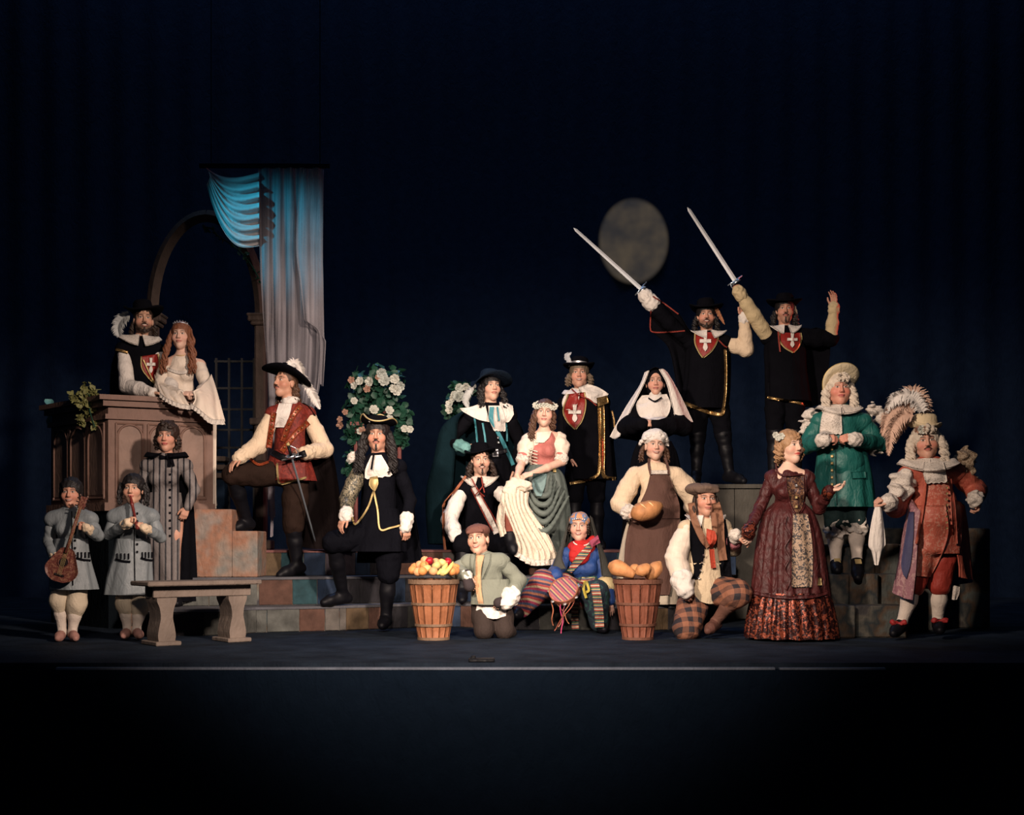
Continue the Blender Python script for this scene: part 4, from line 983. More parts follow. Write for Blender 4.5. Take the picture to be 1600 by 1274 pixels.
K_steel = mat('steel', (.55, .62, .68), .28, metal=.9, var=.1, bump=0)
K_silver = mat('silver', (.7, .7, .72), .3, metal=.9, bump=0)
K_stock = mat('white_stocking', (.56, .48, .41), .8, var=.1)
def hairm(n, c, r=.5): return mat('hair_'+n, c, r, var=.5, vs=30, bump=.5, bs=150, spec=.4)
H_blk = hairm('black', (.008, .006, .006)); H_dbr = hairm('dark_brown', (.022, .012, .008)); H_br = hairm('brown', (.075, .036, .02)); H_aub = hairm('auburn', (.17, .062, .03)); H_bl = hairm('blonde', (.30, .17, .085)); H_gr = hairm('grey_brown', (.12, .085, .055)); H_wig = hairm('powdered_wig', (.50, .43, .35), .8)
T_f = (.56, .335, .245); T_p = (.60, .38, .29); T_r = (.50, .25, .17); T_m = (.50, .285, .195)

def sleeve(p, q, radii, m, fold=(.0022, 60, 40), t0=0, t1=1, name='sleeve', **kw): return p.sdf(name, p.arm(q, [r*p.g*.87 for r in radii], t0, t1), m, .0105, (fold[0]*.55, fold[1], fold[2]), **kw)
def cuff(p, q, r0, r1, l, m, t=0.0, name='cuff', fold=(.003, 120, 60)):
    w_, e = p.J['w'+q], p.J['e'+q]; d = nrm(e-w_); a = w_+d*t
    return p.sdf(name, [cap(a, a+d*l, r0*p.g, r1*p.g, .01)], m, .008, fold)
def breeches(p, m, r=(.105, .10, .085), fold=(.0022, 55, 35), knee=True, name='breeches'):
    pr = [ecap(lerp(p.J['neck'], p.J['pel'], .82), p.J['pel'], .125*p.g*p.girth+.012, .150*p.g*p.girth**.5+.012, p.front, .8, .04)]
    for q in 'ab': pr += p.leg(q, [x*p.g for x in r], 0, .5)
    return p.sdf(name, pr, m, .012, fold)
def stocking(p, q, m, t0=.5, name='stocking', inf=.005):
    g = p.g; return p.sdf(name, p.leg(q, (.056*g+inf, .057*g+inf, .036*g+inf), t0, 1)+p.foot(q, .004), m, .009)
def shoe(p, q, m, inf=.011, name='shoe'):
    return p.sdf(name, p.foot(q, inf)[1:], m, .008)
def boot(p, q, m, top=.5, cuffr=.0):
    g = p.g; pr = p.leg(q, (.066*g, .066*g, .048*g), .5, 1)+p.foot(q, .014)
    if cuffr: pr.append(cap(p.J['k'+q], lerp(p.J['k'+q], p.J['f'+q], .12), cuffr*g, .08*g, .02))
    return p.sdf('boot', pr, m, .0105, (.0008, 50, 50))
def shield(p, pts, cross, m=None, edge=None):
    """red shield-shaped badge: left rail, right rail (px), cross centre (x, y, half width, half height)"""
    A, B = pts
    sh = p.patch('badge', A, B, m or K_red, .012, .008)
    c = A+B[::-1]
    p.strip('badge_edging', A, 2.2, edge or K_goldt, .016, .006, 24, parent=sh); p.strip('badge_edging', B, 2.2, edge or K_goldt, .016, .006, 24, parent=sh)
    x, y, w_, h_ = cross
    p.patch('cross', [(x-w_*.33, y-h_), (x-w_*.22, y), (x-w_*.4, y+h_*.6), (x-.3, y+h_)], [(x+w_*.33, y-h_), (x+w_*.22, y), (x+w_*.4, y+h_*.6), (x+.3, y+h_)], K_wht, .019, .006, parent=sh)
    p.patch('cross_arm', [(x-w_, y-h_*.35), (x-w_, y+h_*.05)], [(x+w_, y-h_*.35), (x+w_, y+h_*.05)], K_wht, .021, .006, 6, 14, parent=sh)
def ringlets(side, x, y0, z0, z1, n, r=.011, wav=.012, spread=.014, out=.0, y1=None): return (side*x, y0, z0, side*(x+out), y0 if y1 is None else y1, z1, r, n, wav, spread)

# ---- page with lute ------------------------------------------------
K_page = mat('page_grey_satin', (.165, .185, .195), .5, var=.25, vs=7, bump=.25, bs=30)
K_pbr = mat('page_breeches', (.50, .42, .31), .8, var=.12)
K_slip = mat('pink_slipper', (.33, .17, .14), .7)
def page(label, Y, head, J, hands, hem, waist, tone, hair_locks, smile, yaw, pock):
    p = Person(label, Y, head, H=1.32, fz=0, yaw=yaw, sex='f', J=J, hands=hands, sk=skin(tone, (.42, .12, .10), (.03, .018, .012), smile=smile), hs=.86, girth=1.05)
    p.hair(H_blk, hair_locks, line=.062, vol=.012, seed=4)
    for q in 'ab':
        stocking(p, q, K_stock); shoe(p, q, K_slip, .007, 'slipper')
        p.sdf('breeches_leg', p.leg(q, (.07, .074, .078, .052), 0, .75), K_pbr, .011, (.0022, 60, 25))
    p.sdf('coat_bodice', p.torso(.02), K_page, .011, (.0015, 50, 30))
    p.skirt('coat_skirt', hem, K_page, 7, .045, 22, 70)
    for q in 'ab':
        sleeve(p, q, (.068, .066, .066, .062, .056), K_page, (.003, 60, 45))
        cuff(p, q, .050, .054, .05, K_crm, -.012)
    n = [(head[0]-7, head[1]+26), (head[0], head[1]+29)]
    p.strip('placket', [(head[0]+1, head[1]+28), (waist[0], waist[1]), (waist[0]+1, waist[1]+65)], 1.6, K_blk, .010, .006)
    for i in range(6): 
        y = head[1]+36+i*12; p.patch('button', [(waist[0]+3, y), (waist[0]+3, y+3)], [(waist[0]+6, y), (waist[0]+6, y+3)], K_blk, .012, .008, 4, 4)
    for (x0, x1, y) in pock:
        f = p.strip('pocket_flap', [(x0, y), ((x0+x1)/2, y+3), (x1, y+4)], 3, K_blk, .012, .006)
        for i in range(4):
            x = x0+(x1-x0)*(i+.5)/4; p.strip('pocket_bar', [(x, y-9), (x, y)], 2.4, K_blk, .012, .006, 8, parent=f)
    return p
bob = [ringlets(s_, .088, .01, .05, -.12, 18, .016, .003, .018, .018) for s_ in (-1, 1)]+[(0, .09, 0, 0, .10, -.11, .014, 12, .003, .04), (0, -.07, .078, 0, -.088, .052, .009, 0, .0, .03)]
p4 = page('child page in grey coat and cream breeches holding a lute', -.12, (111, 771),
    dict(neck=(112, 797), sa=(82, 812), sb=(141, 812), ea=(76, 846, .02), wa=(86, 876, -.14), eb=(153, 838, -.02), wb=(136, 826, -.17), pel=(111, 884), ha=(98, 890), hb=(124, 890), ka=(93, 940), fa=(97, 988), ta=(90, 998, -.11), kb=(119, 945), fb=(113, 988), tb=(118, 998, -.11)),
    dict(a=((.55, -.35, -.75), (.3, .9, -.2), 'relax'), b=((-1, -.25, .25), (.1, .9, .1), 'grip')), [(111, 842, 25), (111, 872, 29), (113, 900, 34), (116, 921, 37)], (113, 850), T_r,
    [ringlets(s_, .070, .0, .03, -.06, 7, .010, .002, .010) for s_ in (-1, 1)]+[(0, .085, 0, 0, .09, -.07, .012, 8, .003, .035)], True, 8, [(119, 142, 872)])
p5 = page('child page with black bobbed hair playing a wooden recorder', .0, (208, 765),
    dict(neck=(208, 793), sa=(179, 808), sb=(237, 808), ea=(170, 836, .0), wa=(199, 818, -.22), eb=(251, 840, .0), wb=(226, 826, -.22), pel=(208, 880), ha=(195, 886), hb=(221, 886), ka=(197, 945), fa=(199, 985), ta=(193, 994, -.12), kb=(219, 945), fb=(213, 985), tb=(219, 994, -.12)),
    dict(a=((.75, -.35, .55), (.3, .8, -.5), 'grip'), b=((-.75, -.35, .45), (-.3, .8, -.4), 'grip')), [(208, 842, 26), (206, 872, 30), (203, 900, 34), (201, 929, 37)], (210, 850), T_m, bob, False, 4, [(180, 204, 874), (220, 240, 872)])
# lute and recorder
def lute():
    Y = -.12-.24; a = P(98, 884, Y); top = P(127, 792, Y+.03); ax = nrm(top-a); sd = nrm(np.cross(ax, V(0, -1, 0))); nn = np.cross(sd, ax); nn = nn if nn[1] < 0 else -nn
    M_l = mat('lute_wood', (.11, .032, .024), .45, var=.5, vs=25, pat=('brocade', 55, (.20, .09, .055), .55)); M_d = mat('lute_dark', (.012, .006, .006), .5)
    root = empty('lute', a-ax*.12, 'dark red-brown carved lute held by the grey-coated page', 'lute'); b = np.array(root.location)
    prof = catmull([(-.130, .0, 0), (-.125, .05, 0), (-.09, .105, 0), (-.03, .128, 0), (.04, .098, 0), (.09, .072, 0), (.125, .052, 0), (.14, .02, 0), (.142, .0, 0)], 40)
    G = np.zeros((40, 13, 3))
    for i, (t, w_, _) in enumerate(prof):
        for j in range(13):
            k = math.pi*j/12; G[i, j] = a+ax*t+sd*math.cos(k)*w_-nn*math.sin(k)*w_*.55
    v, f = slab(G, .004); link('back', new_mesh('back', v-b, f, M_l), root)
    G2 = np.stack([np.stack([a+ax*t+sd*w_*q+nn*.004 for q in np.linspace(-1, 1, 9)]) for t, w_, _ in prof])
    v, f = slab(G2, .006); link('soundboard', new_mesh('soundboard', v-b, f, M_l), root)
    mb = MB(); mb.tube([a+ax*.025+nn*.008, a+ax*.025+nn*.011], .034, 20); mb.build('sound_hole', M_d, root, b)
    mb = MB(); mb.tube([a+ax*.025+nn*.011+(sd*math.cos(k)+ax*math.sin(k))*.040 for k in np.linspace(0, 6.283, 25)], .004, 6); mb.build('rosette', M_l, root, b, True)
    mb = MB(); mb.tube([a+ax*.10+nn*.012, top+nn*.012], [.024, .019], 8, True, .55); mb.build('neck', M_l, root, b, True)
    mb = MB(); mb.box(top+ax*.03-nn*.005, (.055, .03, .10), np.stack([sd, -nn, ax], 1), .006); mb.build('peg_head', M_l, root, b)
    for s_ in (-1, 1):
        for k in (.0, .03, .06): mb = MB(); mb.tube([top+ax*k+sd*s_*.02, top+ax*k+sd*s_*.05], .005, 6); mb.build('peg', M_d, root, b)
    mb = MB(); mb.box(a-ax*.075+nn*.012, (.075, .012, .014), np.stack([sd, -nn, ax], 1)); mb.build('bridge', M_d, root, b)
    for i in range(4): mb = MB(); mb.tube([a-ax*.075+nn*.019+sd*(i-1.5)*.010, top+nn*.026+sd*(i-1.5)*.006], .0011, 4); mb.build('string', K_goldt, root, b)
lute()
def recorder():
    a, b = p5.L(0, -.098, -.063), P(215, 827, -.26); M_r = mat('recorder_wood', (.14, .022, .018), .35, var=.2)
    root = empty('recorder', a, 'red-brown wooden recorder at the lips of the bobbed-haired page', 'recorder'); d = b-a
    mb = MB(); t = np.array([0, .06, .12, .2, .21, .26, .27, .8, .81, .87, .88, .97, 1]); r = np.array([.007, .010, .012, .012, .015, .015, .012, .010, .014, .014, .011, .014, .015])
    mb.tube([a+d*x for x in t], r, 12); mb.build('tube', M_r, root, a, True)
    for x in (.34, .42, .5, .58, .66, .74):
        mb = MB(); q = a+d*x+V(0, -.0112, 0); mb.tube([q, q+V(0, -.0012, 0)], .0035, 8); mb.build('finger_hole', K_boot, root, a)
recorder()

# ---- groom on the balcony -------------------------------------------
p1 = Person('bearded man in black cloak and white lace collar leaning on the balcony', 1.95, (224, 501), H=1.76, fz=1.09, yaw=22, pitch=3, ty=22,
    J=dict(neck=(219, 533), sa=(193, 547, -.06), sb=(246, 549, .06), ea=(199, 604, -.20), wa=(238, 614, -.42), eb=(262, 595, -.05), wb=(272, 612, -.25), pel=(219, 622)),
    hands=dict(a=((.95, -.3, -.12), (.1, 0, -1), 'relax'), b=((.9, -.3, -.1), (0, 0, -1), 'relax')), sk=skin(T_m, (.42, .14, .11), (.02, .012, .008), stubble=.75, smile=1))
p1.hair(H_dbr, [ringlets(s_, .078, .02, .0, -.17, 9, .012, .010, .014, .02) for s_ in (-1, 1)]+[(0, .09, 0, 0, .11, -.17, .014, 8, .01, .05)], seed=2)
p1.beard(H_dbr, True, True, True)
h1 = p1.hat(K_vel, .175, .085, .095, .085, 4, -6, (.02, .5), ((150, .05),))
p1.plume([(203, 490, .02), (192, 497, .04), (184, 510, .06), (186, 526, .06)], .085, mat('pale_plume', (.42, .43, .42), .9, bump=0), parent=h1)
p1.sdf('doublet', p1.torso(.02), K_vel, .011); p1.skirt('tabard_skirt', [(219, 590, 26), (219, 640, 32), (219, 700, 36)], K_vel, 6, .03)
sleeve(p1, 'a', (.07, .075, .085, .08, .055), K_wht); sleeve(p1, 'b', (.07, .075, .08, .075, .05), K_wht); cuff(p1, 'a', .05, .05, .035, K_lace)
breeches(p1, K_blk); [boot(p1, q, K_boot) for q in 'ab']
p1.cloth('cloak', [[(188, 535, .0), (183, 545, .08), (190, 550, .2), (240, 545, .22)], [(200, 560, -.12), (180, 560, .05), (180, 590, .2), (250, 590, .25)], [(200, 600, -.1), (177, 605, .08), (180, 640, .22), (255, 640, .26)], [(200, 640, -.05), (176, 640, .1), (180, 700, .24), (255, 700, .28)]], K_vel, wave=(.02, 3))
shield(p1, ([(221, 557), (222, 575), (232, 590), (242, 600)], [(247, 553), (249, 565), (248, 585), (243.5, 600)]), (236, 571, 7, 12))
p1.collar(K_lace, .20, .16, .075, gap=18, front_drop=.06, th=.008)
p1.strip('gold_trim', [(181, 546), (190, 548), (200, 551)], 4, K_gold, .018)
p1.strip('gold_trim', [(224, 562), (232, 580), (241, 598)], 2, K_goldt, .018)

# ---- bride -----------------------------------------------------------
p2 = Person('bride in ivory gown with long auburn hair and tiara on the balcony', 1.95, (283, 525), H=1.66, fz=1.09, yaw=2, sex='f',
    J=dict(neck=(284, 556), sa=(257, 571), sb=(312, 571), ea=(250, 607, -.18), wa=(282, 616, -.44), eb=(322, 604, -.14), wb=(310, 616, -.44), pel=(284, 640)),
    hands=dict(a=((1, -.15, .05), (.1, .6, -.8), 'cup'), b=((-1, -.15, .05), (-.1, .6, -.8), 'cup')), sk=skin(T_p, (.45, .16, .13), (.09, .045, .025)))
p2.hair(H_aub, [ringlets(s_, .074, .0, .05, -.36, 22, .014, .012, .020, .055, -.15) for s_ in (-1, 1)]+[(0, .085, 0, 0, .10, -.36, .016, 12, .012, .06)], line=.06, vol=.008, seed=7)
mb = MB(); mb.tube([p2.L(.072*math.cos(k), -.05+.06*(1-math.sin(k)), .085+.03*math.sin(k)) for k in np.linspace(.1, 3.04, 20)], .005, 6)
for k in np.linspace(.5, 2.64, 7): c = p2.L(.072*math.cos(k), -.055+.06*(1-math.sin(k)), .095+.032*math.sin(k)); mb.lathe([(.001, -.008), (.008, 0), (.001, .010)], c, 8)
p2.mb('tiara', mb, K_silver, None, False)
p2.sdf('gown_bodice', p2.torso(.014)[:1]+p2.torso(.014)[4:]+[cap(p2.J['sa'], p2.J['sa']+V(.03, 0, -.02), .06), cap(p2.J['sb'], p2.J['sb']-V(.03, 0, .02), .06)], K_ivory, .010, (.0015, 70, 20))
p2.skirt('gown_skirt', [(284, 612, 19), (284, 650, 30), (284, 720, 44), (284, 790, 52)], K_ivory, 12, .05)
sleeve(p2, 'a', (.072, .072, .066, .062, .05), K_ivory); sleeve(p2, 'b', (.072, .072, .066, .062, .05), K_ivory)
p2.cloth('hanging_sleeve', [[(241, 585, -.2), (250, 600, -.32), (268, 610, -.42), (284, 612, -.48)], [(244, 600, -.3), (254, 610, -.42), (270, 619, -.5), (290, 624, -.52)], [(250, 616, -.50), (262, 625, -.55), (279, 632, -.56), (297, 637, -.54)]], K_ivory, wave=(.015, 4))
p2.cloth('hanging_sleeve', [[(301, 612, -.48), (312, 606, -.42), (324, 594, -.25), (330, 585, -.10)], [(304, 624, -.5), (318, 624, -.5), (332, 618, -.36), (337, 606, -.2)], [(298, 636, -.52), (318, 644, -.56), (334, 644, -.46), (345, 636, -.34)], [(308, 640, -.5), (322, 652, -.54), (338, 660, -.48), (351, 659, -.42)]], K_ivory, wave=(.018, 3))
p2.cloth('lace_edge', [[(250, 614, -.53), (262, 623, -.58), (279, 630, -.59), (298, 634, -.57)], [(249, 620, -.53), (262, 630, -.58), (278, 637, -.59), (297, 641, -.57)]], K_lace, 5, 30, (.012, 9), .01)
p2.cloth('lace_edge', [[(298, 630, -.56), (312, 640, -.58), (330, 654, -.56), (350, 656, -.46)], [(298, 638, -.56), (312, 648, -.58), (328, 662, -.56), (351, 664, -.46)]], K_lace, 5, 30, (.012, 9), .01)
p2.cloth('train', [[(328, 640, -.12), (333, 642, -.12), (338, 640, -.1)], [(329, 720, -.12), (333, 720, -.14), (337, 720, -.1)], [(330, 796, -.12), (334, 797, -.14), (337, 795, -.1)]], K_ivory, wave=(.012, 2), th=.012)
p2.patch('neckline_lace', [(262, 574), (283, 580), (306, 574)], [(262, 579), (283, 585), (306, 579)], K_lace, .012, .01, 24, 5)
mb = MB(); mb.tube([p2.J['neck']+V(math.sin(k)*.062, -math.cos(k)*.066, .012-.02*max(0, math.cos(k))) for k in np.linspace(-2.2, 2.2, 24)], .004, 6); p2.mb('necklace', mb, K_goldt)

# ---- woman in striped dress ----------------------------------------------
K_strip = mat('striped_dress', (.155, .135, .13), .6, var=.2, pat=('stripe', (1, .25, 0), 19, (.012, .012, .016), .28))
p3 = Person('woman in grey black-striped dress and black shoulder cape before the balcony', 1.0, (261, 683), H=1.64, fz=.22, sex='f', yaw=2, pitch=-2,
    J=dict(neck=(260, 715), sa=(231, 729), sb=(289, 729), ea=(219, 770), wa=(222, 808, -.08), eb=(304, 766, .0), wb=(293, 793, -.10), pel=(258, 800)),
    hands=dict(b=((-.35, -.1, -.9), (-.3, .9, .1), 'relax'), a=((0, 0, -1), (1, 0, 0), 'relax')), sk=skin((.50, .26, .18), (.40, .09, .08), (.02, .012, .01)))
p3.hair(H_dbr, [ringlets(s_, .075, .02, .02, -.10, 10, .014, .008, .016, .008) for s_ in (-1, 1)]+[(0, .08, 0, 0, .09, -.1, .016, 8, .008, .04), (0, -.05, .09, 0, -.02, .10, .016, 8, .012, .05)], vol=.014, seed=9)
p3.sdf('dress_bodice', p3.torso(.016), K_strip, .010)
p3.skirt('dress_skirt', [(258, 770, 24), (257, 805, 29), (256, 860, 30), (255, 943, 33)], K_strip, 9, .05)
for q in 'ab': sleeve(p3, q, (.068, .064, .056, .052, .046), K_strip, (.0022, 70, 60)); shoe(p3, q, K_boot)
p3.collar(K_blk, .205, .15, .10, gap=40, front_drop=.0, scal=0, th=.01, name='shoulder_cape', h=.02)
p3.cloth('cloak', [[(232, 722, .12), (260, 716, .14), (292, 722, .12)], [(215, 790, .16), (260, 790, .18), (303, 800, .10)], [(208, 940, .2), (260, 940, .2), (308, 940, .08)]], K_blk, wave=(.02, 5))
p3.cloth('cloak_front', [[(291, 796, -.02), (297, 798, .02), (302, 800, .08)], [(283, 860, -.06), (295, 860, -.02), (306, 860, .06)], [(280, 940, -.06), (295, 940, -.02), (309, 940, .06)]], K_blk, wave=(.01, 2))
bw = p3.sdf('bow', [cap(p3.J['neck']+V(.01, -.075, -.01), p3.J['neck']+V(.035, -.085, -.005), .014, .022, .01), cap(p3.J['neck']+V(.01, -.075, -.01), p3.J['neck']+V(-.02, -.08, -.005), .014, .022, .01)], K_vel, .007)
p3.strip('bow_tail', [(263, 712), (264, 722), (264, 730)], 6, K_vel, .012); p3.strip('bow_tail', [(267, 712), (269, 722), (271, 729)], 5, K_vel, .012)
for i in range(9): p3.patch('button', [(264, 740+i*12), (264, 743+i*12)], [(267, 740+i*12), (267, 743+i*12)], K_vel, .01, .01, 4, 4)

# ---- man in red vest -------------------------------------------------------
K_rvest = mat('red_brocade_vest', (.17, .020, .012), .65, var=.3, pat=('brocade', 26, (.11, .012, .008), .5))
K_rband = mat('vest_gold_band', (.26, .055, .018), .5, pat=('sequin', 95, (.14, .02, .008)), metal=.2, bump=0)
K_bpant = mat('brown_breeches', (.020, .011, .008), .85, var=.4, spec=.08)
p6 = Person('man in red vest and plumed black hat with one foot raised on the stair block', 1.42, (446, 599), H=1.80, fz=.47, yaw=-36, pitch=7, ty=-18,
    J=dict(neck=(454, 633), sa=(427, 648, -.06), sb=(481, 648, .09), pel=(452, 735), ha=(441, 740, -.03), hb=(464, 740, .04), ea=(403, 697, -.14), wa=(376, 714, -.28), eb=(507, 703, .06), wb=(478, 708, -.17), ka=(363, 742, -.20), fa=(386, 815, .06), ta=(370, 825, -.03), kb=(458, 822, -.03), fb=(464, 884, .02), tb=(437, 899, -.08)),
    hands=dict(a=((-.6, -.45, -.6), (.2, .2, -1), 'spread'), b=((-1, -.3, .15), (.1, .7, -.7), 'grip')), sk=skin((.46, .24, .16), (.40, .14, .11), (.02, .012, .008)))
p6.hair(H_br, [ringlets(s_, .07, .03, .0, -.18, 9, .013, .010, .018, .02) for s_ in (-1, 1)]+[(0, .09, 0, 0, .12, -.2, .015, 12, .01, .05)], seed=11)
p6.beard(H_dbr, True, False)
h6 = p6.hat(K_vel, .215, .088, .085, .075, 10, 10, (.018, 1.5), ((-60, .02),))
K_plw = mat('white_plume', (.62, .58, .54), .9, bump=0, var=.15)
p6.plume([(450, 578, -.10), (458, 567, -.06), (468, 572, .0), (474, 588, .04)], .06, K_plw, parent=h6); p6.plume([(472, 585, .06), (482, 604, .10), (492, 622, .12), (500, 638, .12)], .06, K_plw, parent=h6, seed=8)
breeches(p6, K_bpant, (.11, .115, .095)); boot(p6, 'a', K_boot); boot(p6, 'b', K_boot, cuffr=.085)
p6.sdf('vest', p6.torso(.018), K_rvest, .010); p6.skirt('peplum', [(452, 704, 27), (452, 725, 34), (456, 752, 38)], K_rvest, 6, .03)
for q in 'ab': sleeve(p6, q, (.075, .085, .088, .08, .055), K_crm, (.0033, 55, 40))
cuff(p6, 'a', .06, .062, .05, K_crm, -.02); cuff(p6, 'b', .06, .068, .06, K_crm, -.02)
p6.sdf('neck_scarf', [cap(p6.J['neck']+V(-.05, -.03, .02), p6.J['neck']+V(.05, -.02, .04), .035), cap(p6.J['neck']+V(-.02, -.06, .02), p6.J['neck']+V(.03, -.05, .03), .045)], K_wht, .009, (.003, 90, 90))
p6.patch('jabot', [(436, 630), (430, 650), (424, 668)], [(457, 630), (452, 650), (444, 668)], K_wht, .012, .012, bulge=.03)
for A in ([(470, 634), (455, 655), (442, 690)], [(482, 660), (462, 678), (440, 706)], [(428, 645), (424, 670), (420, 700)]):
    p6.strip('gold_band', A, 9, K_rband, .012)
    for i in range(7):
        q = catmull(A, 9)[i+1]; p6.patch('stud', [(q[0]-1.2, q[1]-1.2), (q[0]-1.2, q[1]+1.2)], [(q[0]+1.2, q[1]-1.2), (q[0]+1.2, q[1]+1.2)], K_gold, .022, .008, 3, 3, smooth=0)
p6.strip('belt', [(424, 706), (440, 714), (456, 716), (478, 708)], 10, K_boot, .016)
p6.patch('peplum_tab', [(432, 722), (433, 740), (436, 757)], [(478, 722), (479, 738), (479, 747)], K_rvest, .016, .01, label='red tab with gold edging')
p6.strip('gold_edging', [(433, 724), (434, 742), (438, 756), (458, 752), (479, 746)], 3, K_goldt, .024)
p6.strip('gold_edging', [(391, 717), (404, 726), (420, 722)], 4, K_rband, .02)
p6.cloth('cloak', [[(458, 634, .12), (474, 630, .08), (486, 640, .02), (494, 660, .06)], [(460, 690, .2), (490, 690, .2), (508, 680, .16), (517, 700, .12)], [(465, 780, .25), (495, 780, .25), (518, 780, .2), (531, 780, .14)], [(470, 855, .26), (495, 858, .26), (520, 858, .22), (536, 850, .16)]], mat('dark_brown_cloak', (.008, .0055, .0055), .9, var=.3, spec=.03), wave=(.02, 3))

# ---- sword helper ------------------------------------------------------------
def sword(label, hilt, tip, blade_w=.016, guard=True, m=None):
    d = nrm(tip-hilt); root = empty('sword', hilt, label, 'sword'); L = np.linalg.norm(tip-hilt); sd = nrm(np.cross(d, V(0, 1, 0)))
    mb = MB(); n_ = np.cross(d, sd); w_ = blade_w
    pts = []
    for t, s_ in ((.0, 1), (.5, .9), (.96, .72), (1, .05)):
        c = hilt+d*L*t; pts += [c+sd*w_*s_, c+n_*w_*.3*s_, c-sd*w_*s_, c-n_*w_*.3*s_]
    f = [(4*i+j, 4*i+(j+1) % 4, 4*i+4+(j+1) % 4, 4*i+4+j) for i in range(3) for j in range(4)]+[(3, 2, 1, 0), (12, 13, 14, 15)]
    mb.add(pts, f); mb.build('blade', m or K_steel, root, hilt)
    g0 = hilt-d*.115
    mb = MB(); mb.tube([hilt, g0], [.013, .014], 8); mb.build('grip', K_boot, root, hilt, True)
    mb = MB(); mb.lathe([(.002, -.016), (.016, -.008), (.019, .002), (.012, .014), (.002, .018)], g0-d*.012, 12); mb.build('pommel', K_goldt, root, hilt, True)
    mb = MB(); mb.tube([hilt-sd*.09-d*.0, hilt, hilt+sd*.09], .007, 6); mb.build('crossguard', K_steel, root, hilt, True)
    mb = MB(); mb.tube(catmull([hilt+sd*.05, hilt-d*.03+sd*.065, hilt-d*.08+sd*.055, g0+sd*.01], 14), .005, 6); mb.build('knuckle_bow', K_steel, root, hilt, True)
    Rm = np.stack([sd, n_, d], 1); mb = MB(); mb.lathe([(.012, .004), (.04, -.006), (.055, -.028), (.052, -.028), (.036, -.002), (.012, .008)], hilt, 18, Rm); mb.build('cup_guard', K_steel, root, hilt, True)
    return root
hp6 = p6.palm['b']
sword('slim sword hanging at the hip of the man in the red vest', P(456, 716, 1.42-.30), P(493, 847, 1.42-.02), .009)

# ---- man in black with tricorn -------------------------------------------------
K_blks = mat('black_suede', (.0036, .0038, .0060), .85, var=.4, spec=.03)
K_silvb = mat('silver_gold_brocade', (.22, .19, .13), .45, metal=.3, pat=('brocade', 45, (.05, .05, .04), .5))
p7 = Person('man in black coat and gold-edged tricorn with long black curls', 1.0, (590, 681), H=1.76, fz=0, yaw=-2, ty=-6,
    J=dict(neck=(592, 716), sa=(564, 731), sb=(622, 731), pel=(594, 826), ha=(579, 834), hb=(609, 834), ea=(543, 780, -.06), wa=(541, 806, -.26), eb=(641, 782, .02), wb=(634, 822, -.08), ka=(521, 848, -.14), fa=(536, 930, .10), ta=(506, 942, .0), kb=(607, 897, -.06), fb=(603, 966, .0), tb=(597, 978, -.15)),
    hands=dict(a=((-.45, -.35, -.75), (.2, .3, -.9), 'relax'), b=((.15, -.1, -1), (-.5, .8, 0), 'cup')), sk=skin((.45, .23, .155), (.38, .14, .11), (.012, .008, .006)))
p7.hair(H_blk, [ringlets(s_, .088, .005, .02, -.30, 26, .016, .015, .026, .05, -.10) for s_ in (-1, 1)]+[(0, .09, 0, 0, .11, -.3, .018, 14, .014, .07)], vol=.014, seed=13)
p7.beard(H_blk, True, True)
h7 = p7.hat(K_vel, .165, .085, .075, .088, 2, 3, (0, 0), ((90, .10), (205, .075), (335, .05)), oval=.95); p7.brim_trim(K_goldt, h7, .007)
for k in range(3): mb = MB(); mb.lathe([(.001, -.012), (.012, 0), (.001, .012)], p7.L(-.05+.05*k, -.10, .105), 8); p7.mb('hat_jewel', mb, K_silver, h7)
breeches(p7, K_blks, (.115, .12, .10), name='breeches'); [boot(p7, q, K_boot) for q in 'ab']
p7.sdf('doublet', p7.torso(.02), K_blks, .0105)
p7.skirt('coat_skirt', [(594, 795, 28), (594, 825, 36), (590, 862, 44, -.02, .9)], K_blks, 7, .04)
sleeve(p7, 'a', (.075, .085, .08, .065, .05), K_silvb, (.0027, 60, 50)); sleeve(p7, 'b', (.07, .068, .06, .055, .048), K_blks)
cuff(p7, 'a', .062, .06, .05, K_wht, -.01); cuff(p7, 'b', .052, .062, .10, K_wht, -.02)
p7.patch('jabot', [(580, 712), (571, 733), (570, 747)], [(596, 711), (606, 728), (613, 742)], K_wht, .014, .014, scal=(3, 4), bulge=.03)
p7.strip('neck_ribbon', [(584, 710), (582, 722), (580, 734)], 3, K_vel, .03)
p7.patch('gold_knot', [(578, 746), (577, 758), (584, 768)], [(590, 744), (591, 756), (586, 768)], K_goldt, .02, .014, bulge=.02)
for A in ([(584, 767), (574, 795), (556, 819), (550, 808)], [(584, 767), (590, 797), (594, 827), (610, 825), (626, 821)]): p7.strip('gold_trim', A, 3, K_goldt, .016)
p7.cloth('cloak', [[(568, 724, .14), (592, 722, .16), (618, 724, .12), (628, 732, .06)], [(562, 800, .22), (594, 800, .24), (630, 790, .18), (645, 790, .08)], [(556, 880, .26), (594, 880, .26), (640, 880, .2), (660, 875, .1)]], K_blks, wave=(.02, 3))
p7.sdf('sleeve_rosette', [ell(P(551, 715, 1.0-.02), (.045, .04, .05), None)], K_lace, .008, (.0033, 120, 120))
